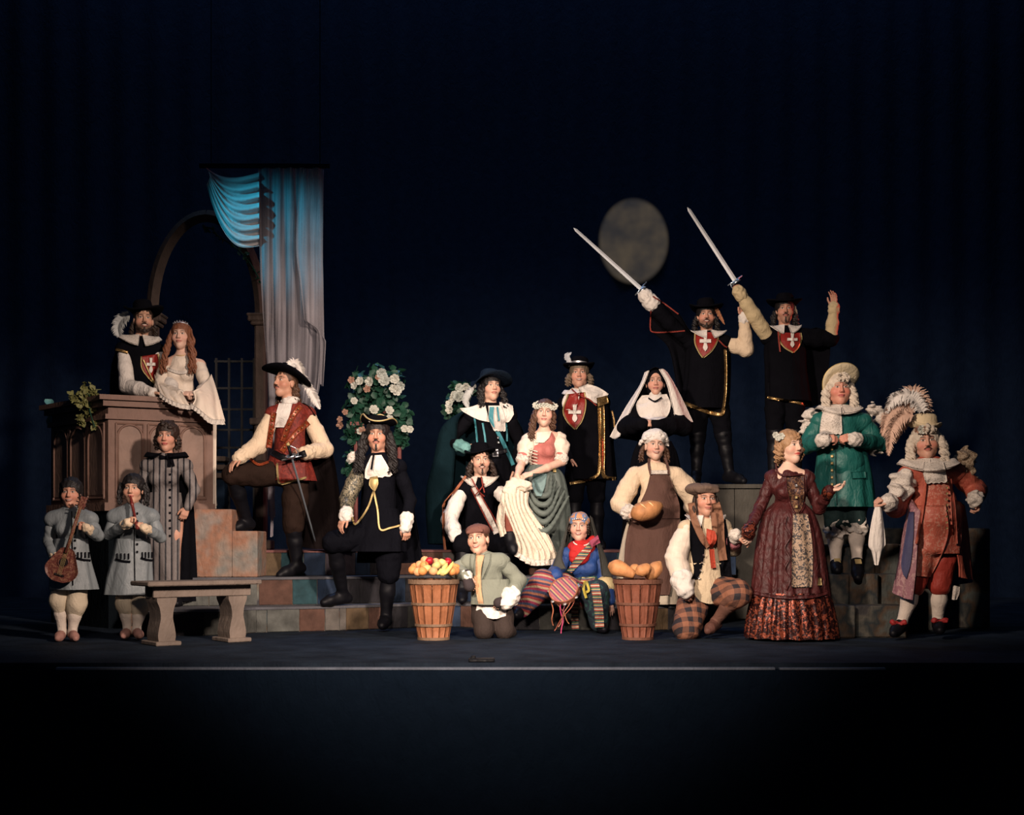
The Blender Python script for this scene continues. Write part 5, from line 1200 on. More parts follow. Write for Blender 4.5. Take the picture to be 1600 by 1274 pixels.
# ---- musketeer with teal sash ---------------------------------------------------
K_tealc = mat('teal_cloak', (.004, .012, .016), .9, var=.4, spec=.03)
K_tealr = mat('teal_satin', (.045, .20, .24), .5)
K_tealg = mat('teal_cuff', (.12, .28, .27), .7)
p8 = Person('tall musketeer in black with teal sash, white collar and floppy hat', 2.35, (767, 606), H=1.80, fz=.71, yaw=20, pitch=4, ty=14,
    J=dict(neck=(766, 637), sa=(737, 650, -.04), sb=(796, 650, .04), ea=(701, 689, .04), wa=(727, 700, -.14), eb=(814, 695, .06), wb=(802, 735, -.06), pel=(766, 722)),
    hands=dict(a=((1, -.1, -.1), (.1, .9, -.3), 'fist'), b=((0, -.1, -1), (-1, 0, 0), 'relax')), sk=skin(T_f, (.40, .15, .12), (.02, .012, .008)))
p8.hair(H_blk, [ringlets(s_, .085, .01, .02, -.19, 14, .015, .012, .02, .03, -.06) for s_ in (-1, 1)]+[(0, .09, 0, 0, .11, -.2, .017, 12, .012, .06)], vol=.01, seed=17)
h8 = p8.hat(mat('navy_felt', (.004, .009, .018), .85, spec=.1), .205, .10, .085, .075, 6, 8, (.03, 2.6), ((180, -.07), (20, .02)), oval=1.0)
breeches(p8, K_blk); [boot(p8, q, K_boot) for q in 'ab']
p8.sdf('doublet', p8.torso(.02), K_blk, .0105); p8.skirt('coat_skirt', [(767, 700, 27), (767, 730, 34), (767, 775, 40)], K_blk, 7, .04)
sleeve(p8, 'a', (.07, .07, .065, .06, .05), K_blk); sleeve(p8, 'b', (.07, .07, .065, .06, .05), K_blk); cuff(p8, 'a', .056, .062, .10, K_tealg, -.01)
for A in ([(741, 651), (744, 672), (746, 694)], [(754, 661), (757, 678), (759, 694)], [(790, 652), (792, 675), (792, 690)]): p8.strip('teal_stripe', A, 3, K_tealr, .012)
p8.strip('sash', [(764, 650), (778, 676), (790, 700), (802, 727)], 6, K_tealr, .02)
p8.patch('collar', [(757, 628), (735, 636), (718, 638)], [(765, 660), (745, 655), (724, 644)], K_wht, .016, .012); p8.patch('collar', [(780, 628), (792, 630), (801, 634)], [(783, 656), (794, 660), (803, 648)], K_wht, .016, .012)
p8.patch('jabot', [(763, 634), (764, 655), (771, 672)], [(783, 634), (789, 655), (790, 673)], K_wht, .02, .014, scal=(2, 4), bulge=.02)
p8.patch('cravat', [(765, 636), (764, 655), (771, 668)], [(772, 636), (771, 652), (773, 668)], K_tealr, .034, .01); p8.strip('lace_tie', [(777, 636), (779, 650), (780, 658)], 3, K_tealr, .034)
p8.strip('belt', [(742, 700), (766, 709), (792, 704)], 7, K_boot, .018)
b = p8.patch('buckle', [(769, 702), (769, 714)], [(779, 702), (779, 714)], K_silver, .032, .012, 6, 6); p8.patch('buckle_centre', [(771.5, 705), (771.5, 711)], [(776.5, 705), (776.5, 711)], K_boot, .036, .012, 4, 4, parent=b)
for y in (682, 690): p8.patch('button', [(777, y), (777, y+3)], [(780, y), (780, y+3)], K_silver, .02, .01, 4, 4)
p8.cloth('cloak', [[(730, 640, -.08), (724, 642, .05), (745, 640, .16), (800, 643, .16), (806, 650, .06)], [(716, 655, -.12), (690, 668, .02), (715, 680, .18), (800, 690, .2), (822, 690, .08)], [(712, 690, -.08), (678, 715, .02), (700, 740, .2), (800, 750, .22), (828, 750, .1)], [(706, 770, -.04), (665, 772, .04), (700, 800, .22), (800, 810, .22), (832, 800, .12)], [(700, 850, .0), (668, 850, .06), (700, 852, .22), (800, 852, .22), (832, 852, .12)]], K_tealc, 34, 40, (.02, 4))
p8.plume([(744, 600, .1), (733, 612, .1), (728, 625, .1), (733, 638, .1)], .05, mat('pale_plume', (.42, .43, .42), .9, bump=0), parent=h8)

# ---- girl in pink bodice -----------------------------------------------------------
K_pink = mat('pink_bodice', (.36, .115, .10), .65, var=.2, vs=12)
K_gteal = mat('grey_teal_skirt', (.085, .105, .095), .6, var=.3, vs=8)
K_pett = mat('cream_petticoat', (.58, .50, .40), .85, var=.15, vs=9, bump=.5, bs=40)
p11 = Person('girl in pink laced bodice and flower wreath lifting her cream petticoat', 1.72, (851, 646), H=1.60, fz=.47, roll=4, yaw=-3, ty=-14, sex='f',
    J=dict(neck=(850, 675), sa=(826, 687, -.03), sb=(874, 686, .04), ea=(816, 722, -.10), wa=(808, 743, -.32), eb=(878, 722, -.05), wb=(830, 741, -.32), pel=(848, 755), ha=(836, 760), hb=(862, 760), ka=(793, 784, -.36), fa=(797, 842, -.42), ta=(803, 862, -.50)),
    hands=dict(a=((-.2, -.3, -.9), (.6, .7, 0), 'cup'), b=((-.9, -.25, -.25), (.1, .7, -.7), 'cup')), sk=skin(T_p, (.45, .17, .15), (.08, .045, .028)))
p11.hair(H_br, [ringlets(-1, .07, .0, .05, -.28, 18, .014, .016, .02, .03, -.10), ringlets(1, .07, .01, .04, -.15, 10, .013, .012, .016, .01, -.02), (0, .085, 0, 0, .10, -.2, .016, 10, .012, .05)], line=.05, vol=.006, seed=19)
wr = MB()
BLS = []
for i, k in enumerate(np.linspace(0, 2*math.pi, 22, endpoint=False)):
    c = p11.L(.094*math.cos(k), .015+.10*math.sin(k), .072+.012*math.sin(3*k)-.02*math.sin(k)*-1)
    o = link('wreath_flower', BW, p11.o, c-p11.base); o.scale = (.55, .55, .55); o.rotation_euler = (.3*math.sin(k), k*1.7, -k+math.pi*1.5 if math.sin(k) > .2 else 0)
mb = MB(); mb.tube([p11.L(.092*math.cos(k), .015+.098*math.sin(k), .072) for k in np.linspace(0, 6.283, 40)], .008, 6); p11.mb('wreath_stem', mb, M_leaf)
p11.sdf('blouse', p11.torso(.008, False)[:1]+[cap(p11.J['sa'], p11.J['sa']+V(.05, -.01, -.05), .055, .06), cap(p11.J['sb'], p11.J['sb']+V(-.05, -.01, -.05), .055, .06)], K_ivory, .010)
p11.sdf('bodice', [q for q in p11.torso(.014)[:1]+p11.torso(.014)[4:]], K_pink, .010)
for q in 'ab':
    p11.sdf('puff_sleeve', chain([p11.J['s'+q], lerp(p11.J['s'+q], p11.J['e'+q], .35), lerp(p11.J['s'+q], p11.J['e'+q], .7)], (.065, .085, .062)), K_ivory, .010, (.0033, 70, 50))
    e = lerp(p11.J['s'+q], p11.J['e'+q], .72); d = nrm(p11.J['e'+q]-p11.J['s'+q]); p11.sdf('sleeve_ruffle', [cap(e, e+d*.03, .055, .068, .01)], K_lace, .008, (.0033, 130, 60)); p11.sdf('sleeve_band', [cap(e-d*.012, e, .062, .062, .005)], K_pink, .008)
p11.patch('blouse_front', [(838, 676), (838, 685), (836, 692)], [(862, 674), (858, 684), (850, 692)], K_ivory, .010, .01)
p11.strip('lacing', [(832, 700), (829, 715), (830, 735)], 3, K_ivory, .016)
for i in range(5): p11.strip('lacing', [(827, 702+i*5), (840, 706+i*5)], 1.6, K_ivory, .014, n=10)
p11.skirt('overskirt', [(846, 727, 20, 0, .8), (849, 745, 32, 0, .8), (853, 790, 36, .0, .8), (858, 840, 34, .02, .8), (862, 888, 30, .04, .8)], K_gteal, 13, .05)
for i, (y0, sag, x0, x1) in enumerate(((770, 26, 826, 868), (778, 34, 820, 876), (786, 42, 814, 882), (794, 50, 812, 888), (760, 20, 832, 862))):
    pts = catmull([P(x0, y0-8, 1.72-.26), P((x0+x1)/2-8, y0+sag*.62, 1.72-.33), P((x0+x1)/2+10, y0+sag*.60, 1.72-.32), P(x1, y0-18, 1.72-.16)], 16)
    p11.sdf('drape_fold', chain(list(pts), [.012+.012*math.sin(math.pi*j/15) for j in range(16)], .015), K_gteal, .009)
p11.patch('overskirt_panel', [(833, 740), (832, 760), (838, 775)], [(855, 740), (852, 758), (846, 776)], mat('teal_panel', (.12, .19, .19), .6), .014, .01)
p11.cloth('petticoat', [[(786, 764, -.42), (796, 752, -.40), (812, 750, -.38), (828, 762, -.36)], [(782, 786, -.43), (798, 784, -.48), (812, 790, -.44), (826, 790, -.34)], [(798, 822, -.42), (812, 826, -.48), (828, 826, -.42), (848, 820, -.32)], [(806, 850, -.40), (826, 858, -.46), (848, 860, -.42), (868, 858, -.32)], [(803, 864, -.40), (828, 880, -.46), (850, 882, -.42), (872, 880, -.32)]], K_pett, 40, 60, (.02, 7.5), .01)
p11.cloth('petticoat_fold', [[(779, 792, -.38), (785, 782, -.42), (790, 780, -.46)], [(776, 815, -.38), (782, 815, -.42), (787, 812, -.46)], [(782, 840, -.38), (786, 838, -.42), (790, 834, -.44)]], K_pett, 18, 14, (.012, 2), .01)
p11.cloth('petticoat_hem', [[(803, 858, -.45), (828, 873, -.5), (850, 875, -.47), (872, 872, -.38)], [(803, 868, -.46), (828, 883, -.51), (850, 884, -.48), (873, 882, -.39)]], K_lace, 6, 40, (.016, 9), .01)
p11.sdf('bunched_cloth', [ell(P(806, 757, 1.72-.40), (.09, .05, .06)), ell(P(822, 760, 1.72-.40), (.06, .05, .05)), ell(P(796, 768, 1.72-.42), (.07, .04, .06))], K_pett, .009, (.0044, 70, 60))
stocking(p11, 'a', mat('rust_stocking', (.15, .04, .025), .8)); p11.sdf('boot', p11.foot('a', .012)+[cap(p11.J['fa'], lerp(p11.J['fa'], p11.J['ka'], .12), .046, .048)], K_boot, .009); p11.sdf('boot', p11.foot('b', .012), K_boot, .009)
p11.patch('brooch', [(864, 732), (864, 738)], [(869, 732), (869, 738)], K_goldt, .02, .012, 4, 4)

# ---- kneeling musketeer ------------------------------------------------------------
p9 = Person('seated musketeer with white sleeves and red-trimmed cloak, hand on knee', 2.1, (751, 721), H=1.75, fz=.22, yaw=8, pitch=2, roll=-3,
    J=dict(neck=(750, 753), sa=(722, 766, -.04), sb=(774, 764, -.04), ea=(702, 812, -.16), wa=(713, 840, -.36), eb=(800, 786, -.12), wb=(806, 768, -.36), pel=(748, 838, .05), ha=(733, 843), hb=(764, 843), ka=(724, 852, -.45), fa=(722, 925, -.50), ta=(722, 938, -.64), kb=(792, 853, -.42), fb=(790, 925, -.46), tb=(796, 938, -.6)),
    hands=dict(a=((.75, -.4, -.35), (0, .2, -1), 'relax'), b=((.85, -.35, -.2), (.1, .5, -.8), 'cup')), sk=skin(T_f, (.42, .15, .12), (.02, .012, .008), stubble=.35, smile=1))
p9.hair(H_dbr, [ringlets(s_, .08, .01, .0, -.15, 12, .014, .012, .018, .03, -.03) for s_ in (-1, 1)]+[(0, .09, 0, 0, .11, -.17, .016, 10, .012, .05)], seed=23)
p9.beard(H_dbr, True, True)
p9.hat(K_vel, .14, .085, .085, .08, 4, 0, (.02, 1), ((120, .03),))
breeches(p9, K_blk, (.115, .12, .10)); [boot(p9, q, K_boot) for q in 'ab']
p9.sdf('doublet', p9.torso(.018), K_vel, .0105)
sleeve(p9, 'a', (.075, .085, .09, .085, .06), K_wht, (.0033, 55, 45)); sleeve(p9, 'b', (.075, .08, .08, .07, .055), K_wht, (.0033, 55, 45)); cuff(p9, 'a', .06, .068, .05, K_wht, -.01); cuff(p9, 'b', .055, .06, .05, K_lace, -.02)
p9.collar(K_lace, .185, .15, .06, gap=30, front_drop=.06, th=.008)
p9.strip('sash', [(740, 760), (752, 785), (765, 810), (776, 834)], 9, K_wht, .022); p9.strip('sash_edging', [(745, 762), (758, 786), (770, 806), (778, 822)], 1.8, K_redcord, .034); p9.strip('sash_edging', [(736, 764), (748, 788), (760, 812), (770, 830)], 1.8, K_redcord, .034)
for A in ([(741, 757), (748, 768), (757, 776)], [(757, 756), (748, 768), (742, 774)], [(737, 748), (744, 762), (750, 770)], [(752, 745), (754, 757), (757, 770)]): p9.strip('red_tie', A, 1.8, K_redcord, .036)
p9.cloth('cloak', [[(727, 745, .0), (723, 750, .1), (770, 752, .16)], [(708, 770, -.02), (706, 775, .1), (775, 780, .2)], [(693, 790, .0), (700, 800, .14), (780, 810, .22)], [(694, 830, .02), (705, 835, .16), (785, 840, .24)], [(697, 872, .04), (710, 870, .18), (790, 858, .24)]], K_vel, wave=(.015, 3))
p9.strip('cloak_trim', [(728, 744), (712, 766), (695, 786), (693, 800), (694, 840), (697, 875)], 4, mat('red_gold_braid', (.30, .10, .045), .6), .02, .01, 50)

# ---- musketeer with gold trim ---------------------------------------------------------
p12 = Person('smiling musketeer in long black tabard edged with gold sequins', 2.6, (905, 586), H=1.82, fz=.71, yaw=-4, pitch=4,
    J=dict(neck=(910, 618), sa=(884, 632), sb=(940, 630), ea=(878, 680, .02), wa=(892, 715, -.1), eb=(952, 680, .02), wb=(946, 722, -.06), pel=(915, 704)),
    hands=dict(a=((.3, 0, -1), (1, 0, 0), 'relax'), b=((-.2, 0, -1), (-1, 0, 0), 'relax')), sk=skin((.50, .27, .19), (.42, .16, .13), (.05, .03, .02), smile=1))
p12.hair(H_gr, [ringlets(s_, .082, .01, .01, -.10, 12, .014, .01, .016, .018) for s_ in (-1, 1)]+[(0, .09, 0, 0, .1, -.1, .016, 8, .01, .05)], vol=.008, seed=29)
h12 = p12.hat(K_vel, .15, .086, .085, .082, 4, 4, (.012, .5), ((10, .03),), K_silver)
p12.plume([(893, 572, .0), (888, 562, .0), (886, 555, .0), (892, 551, .0)], .035, mat('white_hat_plume', (.42, .43, .45), .9, bump=0), n=40, parent=h12)
breeches(p12, K_blk); [boot(p12, q, K_boot) for q in 'ab']
for q in 'ab': sleeve(p12, q, (.07, .068, .062, .058, .05), K_blk)
p12.sdf('doublet', p12.torso(.03), K_vel, .0105)
p12.skirt('tabard', [(911, 622, 20, .0, .9), (914, 634, 37, .0, .72), (917, 665, 38, .0, .75), (921, 710, 38, .0, .8), (925, 750, 38, .0, .8)], K_vel, 8, .03)
p12.collar(K_wht, .20, .16, .085, gap=24, front_drop=.04, scal=0, th=.01)
p12.patch('collar_lobe', [(894, 606), (883, 616), (878, 630), (881, 640)], [(905, 608), (905, 620), (902, 632), (892, 641)], K_wht, .03, .012); p12.patch('collar_lobe', [(903, 606), (915, 620), (930, 630), (940, 628)], [(918, 600), (934, 605), (946, 612), (951, 616)], K_wht, .03, .012)
shield(p12, ([(888, 616), (880, 640), (886, 658), (898.5, 671)], [(913, 613), (915, 632), (910, 655), (899.5, 671)]), (898, 646, 10, 14))
p12.strip('red_cord', [(893, 608), (905, 618), (920, 624), (932, 634)], 2, K_redcord, .03)
for A, w_ in (([(936, 628), (937, 660), (938, 700), (936, 735), (930, 745), (915, 751), (890, 756)], 5), ([(941, 626), (942, 660), (942, 710), (942, 738), (948, 747), (962, 748)], 6)): p12.strip('gold_trim', A, w_, K_gold, .018, .01, 60)
p12.strip('gold_trim', [(956, 642), (959, 655), (960, 668)], 3, K_gold, .018); p12.patch('gold_epaulette', [(932, 622), (934, 636)], [(949, 618), (951, 630)], K_gold, .03, .012, 8, 8)

# ---- nun -------------------------------------------------------------------------------
p15 = Person('nun in black habit with white wimple and flaring white veil', 2.3, (1024, 599), H=1.72, fz=.71, yaw=-4, pitch=3, sex='f', girth=1.1,
    J=dict(neck=(1023, 631), sa=(997, 643), sb=(1049, 643), ea=(978, 668, -.02), wa=(1003, 663, -.26), eb=(1068, 668, -.02), wb=(1026, 663, -.26), pel=(1023, 720)),
    hands=dict(a=((1, -.2, .1), (.2, .8, -.4), 'cup'), b=((-1, -.2, .1), (-.2, .8, -.4), 'cup')), sk=skin((.52, .29, .21), (.40, .14, .12), (.06, .04, .03)))
p15.sdf('coif', [ell(p15.L(0, .014, .03), V(.092, .11, .102)*1.09, p15.M), ell(p15.L(0, .01, -.06), V(.078, .085, .09)*1.09, p15.M), ell(p15.L(0, -.125, -.005), V(.066, .095, .108)*1.09, p15.M, .008, True)], K_blk, .008)
p15.sdf('wimple', [cap(p15.L(0, -.02, -.105), p15.J['neck']+V(0, -.02, .0), .062, .085)], K_wht, .008)
p15.sdf('habit', p15.torso(.02), K_blk, .0105); p15.skirt('habit_skirt', [(1023, 690, 26), (1023, 715, 36), (1023, 780, 46), (1023, 857, 52)], K_blk, 10, .05)
for q in 'ab': sleeve(p15, q, (.075, .085, .10, .095, .075), K_blk, (.0027, 45, 40)); shoe(p15, q, K_boot)
p15.patch('bib', [(1003, 618), (994, 632), (999, 650), (1012, 656)], [(1042, 616), (1048, 632), (1043, 650), (1030, 656)], K_wht, .02, .012, bulge=.02)
p15.cloth('veil_lining', [[(1012, 580, -.08), (1024, 574, -.10), (1036, 579, -.08)], [(1005, 600, .0), (1024, 590, .12), (1044, 600, .0)], [(988, 640, .02), (1024, 640, .16), (1056, 640, .02)], [(960, 684, .06), (1024, 690, .18), (1078, 664, .06)]], K_blk, wave=(.012, 4))
p15.cloth('veil', [[(1014, 579, -.085), (1012, 580, -.07), (1008, 582, -.02)], [(1006, 600, -.06), (1002, 602, -.04), (999, 604, .02)], [(986, 640, -.06), (982, 640, -.03), (976, 640, .04)], [(968, 682, -.05), (960, 686, -.02), (953, 683, .06)]], K_wht, 24, 10, (.004, 1), .01)
p15.cloth('veil', [[(1030, 577, -.10), (1036, 577, -.08), (1042, 582, -.02)], [(1042, 600, -.08), (1050, 600, -.05), (1054, 602, .02)], [(1050, 634, -.08), (1062, 634, -.05), (1070, 634, .04)], [(1055, 659, -.08), (1070, 659, -.05), (1082, 660, .06)]], K_wht, 24, 14, (.008, 2), .01)
p15.strip('habit_collar', [(1013, 622), (1023, 627), (1034, 621)], 2, K_blk, .03)

# ---- two musketeers with raised swords -----------------------------------------------------
def blade_musk(label, Y, head, J, hands, locks, tone, seed, yaw, stub):
    p = Person(label, Y, head, H=1.80, fz=zpl, yaw=yaw, pitch=2, J=J, hands=hands, sk=skin(tone, (.36, .11, .09), (.015, .01, .008), stubble=stub, smile=stub > .5))
    p.hair(H_blk, locks, seed=seed, vol=.006); breeches(p, K_blk); [boot(p, q, K_boot, cuffr=.09) for q in 'ab']
    p.sdf('doublet', p.torso(.022), K_vel, .0105)
    return p
lk = [ringlets(s_, .08, .015, .0, -.16, 12, .014, .011, .018, .02) for s_ in (-1, 1)]+[(0, .09, 0, 0, .11, -.17, .016, 10, .012, .05)]
Ym = 2.95
p17 = blade_musk('bearded musketeer in black cloak stretching a sword toward the moon', Ym, (1103, 495), dict(neck=(1106, 525), sa=(1079, 536), sb=(1133, 536), ea=(1045, 505, -.10), wa=(1012, 467, -.18), eb=(1166, 547, -.04), wb=(1162, 496, -.10), pel=(1106, 610), ha=(1092, 616), hb=(1120, 616), ka=(1090, 680), kb=(1130, 680), fa=(1088, 741), fb=(1140, 741), tb=(1162, 752, -.18)),
    dict(a=((-.62, -.1, .52), (.4, .6, .5), 'fist'), b=((-.15, -.1, 1), (.3, -.9, 0), 'relax')), lk, (.50, .26, .18), 31, -4, .6)
p17.beard(H_dbr, True, True, True)
h17 = p17.hat(K_vel, .165, .086, .09, .085, 2, -4, (.02, 0), ((170, .03),)); p17.plume([(1116, 478, .0), (1120, 484, .0), (1126, 495, .0), (1132, 506, .0)], .03, mat('rust_plume', (.33, .14, .07), .9, bump=0), 40, parent=h17)
p18 = blade_musk('musketeer with pale yellow sleeves raising a sword and an open hand', Ym, (1226, 486), dict(neck=(1226, 517), sa=(1200, 528), sb=(1253, 527), ea=(1177, 492, -.14), wa=(1156, 459, -.22), eb=(1298, 530, .0), wb=(1303, 481, -.08), pel=(1226, 602)),
    dict(a=((-.55, -.1, .8), (.5, .6, .3), 'fist'), b=((.0, -.05, 1), (-.75, -.6, 0), 'spread')), lk, (.48, .25, .17), 37, -6, .3)
p18.beard(H_dbr, True, True); h18 = p18.hat(K_vel, .17, .086, .085, .08, 3, 4, (.02, .4), ((20, .03),)); p18.plume([(1240, 476, .0), (1243, 484, .0), (1244, 495, .0), (1243, 507, .0)], .022, mat('grey_plume', (.20, .15, .11), .9, bump=0), 36, parent=h18)
K_ysl = mat('pale_yellow_sleeve', (.52, .41, .24), .8, var=.12, vs=12)
sleeve(p17, 'a', (.07, .075, .085, .085, .06), K_vel, (.0027, 50, 40)); cuff(p17, 'a', .075, .085, .10, K_wht, -.035); sleeve(p17, 'b', (.075, .085, .085, .075, .05), K_crm, (.0033, 55, 45)); cuff(p17, 'b', .052, .055, .04, K_wht, -.01)
p17.cloth('cloak', [[(1020, 463, -.06), (1060, 490, -.08), (1085, 522, -.06), (1136, 524, .02)], [(1018, 485, .0), (1052, 508, .04), (1085, 540, .14), (1140, 540, .12)], [(1016, 514, .02), (1050, 520, .08), (1078, 560, .18), (1142, 570, .16)], [(1045, 545, .1), (1058, 560, .14), (1078, 610, .22), (1140, 620, .2)], [(1058, 610, .1), (1068, 622, .14), (1085, 640, .22), (1134, 648, .2)]], K_vel, 34, 34, (.012, 3))
p17.skirt('tabard', [(1106, 528, 16, 0, .9), (1106, 545, 33, 0, .75), (1104, 590, 34, 0, .8), (1100, 640, 36, 0, .8)], K_vel, 7, .03)
shield(p17, ([(1086, 518), (1086, 536), (1092, 550), (1098, 559)], [(1122, 520), (1121, 532), (1112, 548), (1099, 559)]), (1102, 535, 9, 14))
p17.collar(K_wht, .19, .15, .07, gap=26, front_drop=.04, scal=0, th=.008)
for A in ([(1020, 463), (1040, 476), (1060, 491)], [(1017, 485), (1016, 512), (1021, 519), (1045, 519), (1070, 517)]): p17.strip('red_piping', A, 2, K_redcord, .012, .008)
p17.strip('gold_trim', [(1133, 546), (1134, 580), (1133, 615), (1130, 640)], 4, K_gold, .016, .01); p17.strip('gold_trim', [(1066, 629), (1085, 636), (1110, 645), (1127, 647), (1131, 638)], 6, K_gold, .016, .01)
p17.strip('red_cord', [(1122, 531), (1131, 540), (1136, 543)], 2, K_redcord, .03)
sleeve(p18, 'a', (.08, .085, .085, .075, .055), K_ysl, (.0027, 55, 45)); cuff(p18, 'a', .062, .066, .05, K_ysl, -.03); sleeve(p18, 'b', (.07, .08, .075, .07, .05), K_ysl, (.0027, 55, 45)); cuff(p18, 'b', .055, .058, .04, K_ysl, -.01)
p18.cloth('cloak', [[(1203, 521, .02), (1228, 512, .10), (1252, 518, .0), (1275, 512, -.06)], [(1200, 560, .12), (1230, 560, .2), (1265, 550, .14), (1296, 528, .04)], [(1198, 600, .16), (1230, 600, .22), (1270, 600, .18), (1292, 590, .1)], [(1196, 622, .16), (1230, 634, .22), (1266, 636, .18), (1284, 630, .1)]], K_vel, 30, 30, (.015, 3))
p18.sdf('cape_shoulder', chain([p18.J['sb'], lerp(p18.J['sb'], p18.J['eb'], .5), p18.J['eb']], (.09, .10, .085)), K_vel, .011, (.0033, 45, 40))
p18.skirt('tabard', [(1226, 520, 16, 0, .9), (1226, 540, 31, 0, .75), (1228, 580, 32, 0, .8), (1232, 628, 35, 0, .8)], K_vel, 7, .03)
shield(p18, ([(1218, 520), (1218, 532), (1226, 543), (1239, 551)], [(1251, 520), (1252, 530), (1248, 542), (1240, 551)]), (1238, 532, 8, 11))
p18.collar(K_wht, .17, .15, .07, gap=26, front_drop=.05, scal=0, th=.008)
p18.strip('gold_trim', [(1199, 621), (1215, 624), (1240, 628), (1265, 634)], 4, K_gold, .016, .01); p18.strip('red_cord', [(1216, 518), (1217, 532), (1219, 550)], 2.4, K_redcord, .03)
sword('sword with blue-lit blade crossing the moon', p17.palm['a']+V(-.02, -.02, .03), P(896, 356, Ym-.3), .021, m=mat('bright_steel', (.60, .63, .66), .5, metal=.3, bump=0))
sword('sword held upright by the musketeer in pale yellow sleeves', p18.palm['a']+V(-.02, -.02, .05), P(1074, 324, Ym-.3), .024, m=mat('pale_steel', (.66, .68, .70), .5, metal=.2, bump=0))
# ---- boy in cap -------------------------------------------------------------------------
K_sage = mat('sage_jacket', (.165, .18, .145), .85, var=.18, vs=10)
K_glove = mat('dark_mitten', (.030, .022, .024), .85)
p10 = Person('kneeling boy in sage green jacket and brown flat cap beside the fruit basket', .2, (747, 843), H=1.48, fz=0, yaw=-14, roll=-6, pitch=3, ty=-8, hs=.94,
    J=dict(neck=(756, 873), sa=(732, 880, -.02), sb=(783, 878, .02), ea=(710, 892, -.02), wa=(729, 900, -.16), eb=(811, 907, .03), wb=(794, 938, -.12), pel=(766, 942, .08), ha=(755, 946, .06), hb=(780, 946, .08), ka=(756, 985, -.08), fa=(762, 988, .32), ta=(762, 992, .46), kb=(788, 985, -.02), fb=(798, 988, .34), tb=(800, 992, .48)),
    hands=dict(a=((.25, -.2, -.95), (.3, .9, 0), 'relax'), b=((-.9, -.3, -.25), (.1, .7, -.6), 'relax')), sk=skin((.58, .33, .235), (.46, .15, .12), (.04, .022, .014), smile=1))
p10.hair(H_br, [], line=.05, seed=41)
hc = p10.sdf('cap', [ell(p10.L(0, .012, .075), V(.098, .115, .05), p10.M), ell(p10.L(0, .02, .055), V(.092, .108, .045), p10.M), cap(p10.L(-.06, -.085, .055), p10.L(.06, -.085, .055), .012, .012, .02)], mat('brown_cap', (.13, .055, .042), .8, var=.25), .008)
p10.sdf('trousers', [ecap(lerp(p10.J['neck'], p10.J['pel'], .85), p10.J['pel'], .12, .135, p10.front, .85)]+p10.leg('a', (.10, .095, .075, .065, .05))+p10.leg('b', (.10, .095, .075, .065, .05)), mat('dark_brown_trousers', (.026, .017, .014), .85), .0115)
[shoe(p10, q, K_boot) for q in 'ab']
p10.sdf('shirt', p10.torso(.012), K_crm, .0105)
p10.skirt('shirt_tail', [(766, 935, 23), (767, 950, 26), (767, 964, 27)], K_wht, 7, .06, hem=.012)
p10.sdf('jacket', p10.torso(.022), K_sage, .0105, (.003, 45, 30)); p10.skirt('jacket_skirt', [(768, 905, 28, .0, .9), (768, 925, 32, .0, .9), (768, 944, 33, .0, .9)], K_sage, 6, .03)
for q in 'ab': sleeve(p10, q, (.075, .078, .08, .076, .07), K_sage, (.0027, 50, 45))
p10.patch('shirt_front', [(744, 866), (740, 890), (743, 920), (748, 946)], [(757, 868), (752, 890), (752, 920), (756, 946)], mat('peach_shirt', (.50, .30, .17), .8, var=.25), .016, .01)
p10.patch('lapel', [(757, 866), (755, 884), (752, 905)], [(766, 864), (764, 880), (753, 906)], K_sage, .024, .012); p10.patch('lapel', [(736, 866), (736, 884), (741, 900)], [(744, 864), (743, 880), (743, 900)], K_sage, .024, .012)
cuff(p10, 'a', .054, .06, .04, K_wht, -.01); cuff(p10, 'b', .075, .10, .075, K_wht, -.03, fold=(.005, 70, 60))
p10.sdf('mitten', [cap(p10.J['wa']+V(0, 0, .01), p10.J['wa']+nrm(V(.25, -.2, -.95))*.09, .042, .045, .01)], K_glove, .008); p10.sdf('mitten', [cap(p10.J['wb'], p10.J['wb']+nrm(V(-.9, -.3, -.25))*.085, .040, .043, .01)], K_glove, .008)

# ---- woman in blue with tambourine -----------------------------------------------------------
K_blue = mat('royal_blue_robe', (.014, .045, .17), .6, var=.3, vs=9)
K_multi = mat('striped_shawl', (.22, .035, .035), .7, pat=('stripe', (.25, .3, 1), 9, [(.03, .02, .05), (.26, .10, .06), (.06, .07, .13), (.22, .03, .06), (.30, .22, .14)]))
K_patch = mat('patchwork_ribbon', (.24, .06, .03), .7, pat=('stripe', (0, .1, 1), 15, [(.03, .06, .10), (.32, .26, .12), (.02, .09, .07), (.26, .04, .03), (.42, .36, .26)]))
K_rscarf = mat('red_scarf', (.36, .012, .012), .75, var=.2)
K_gveil = mat('grey_veil', (.042, .042, .036), .85, var=.2)
p13 = Person('woman in royal blue robe and red neck scarf sitting with a tambourine', 1.12, (905, 824), H=1.60, fz=0, yaw=-8, pitch=2, sex='f', ty=-10,
    J=dict(neck=(908, 856), sa=(885, 868, -.02), sb=(933, 868, .02), ea=(868, 895, -.08), wa=(868, 900, -.32), eb=(944, 905, .0), wb=(951, 938, -.12), pel=(918, 926, .06), ha=(906, 930), hb=(930, 930), ka=(850, 912, -.30), fa=(816, 952, -.22), ta=(806, 962, -.34), kb=(930, 928, -.42), fb=(936, 974, -.38), tb=(944, 984, -.5)),
    hands=dict(a=((.35, -.3, -.8), (.2, .9, -.2), 'relax'), b=((.2, -.3, -.9), (-.3, .9, 0), 'spread')), sk=skin((.56, .33, .25), (.46, .15, .13), (.04, .025, .018), smile=1))
p13.hair(H_dbr, [ringlets(s_, .065, -.01, .02, -.06, 6, .012, .008, .012) for s_ in (-1, 1)], line=.05, seed=43)
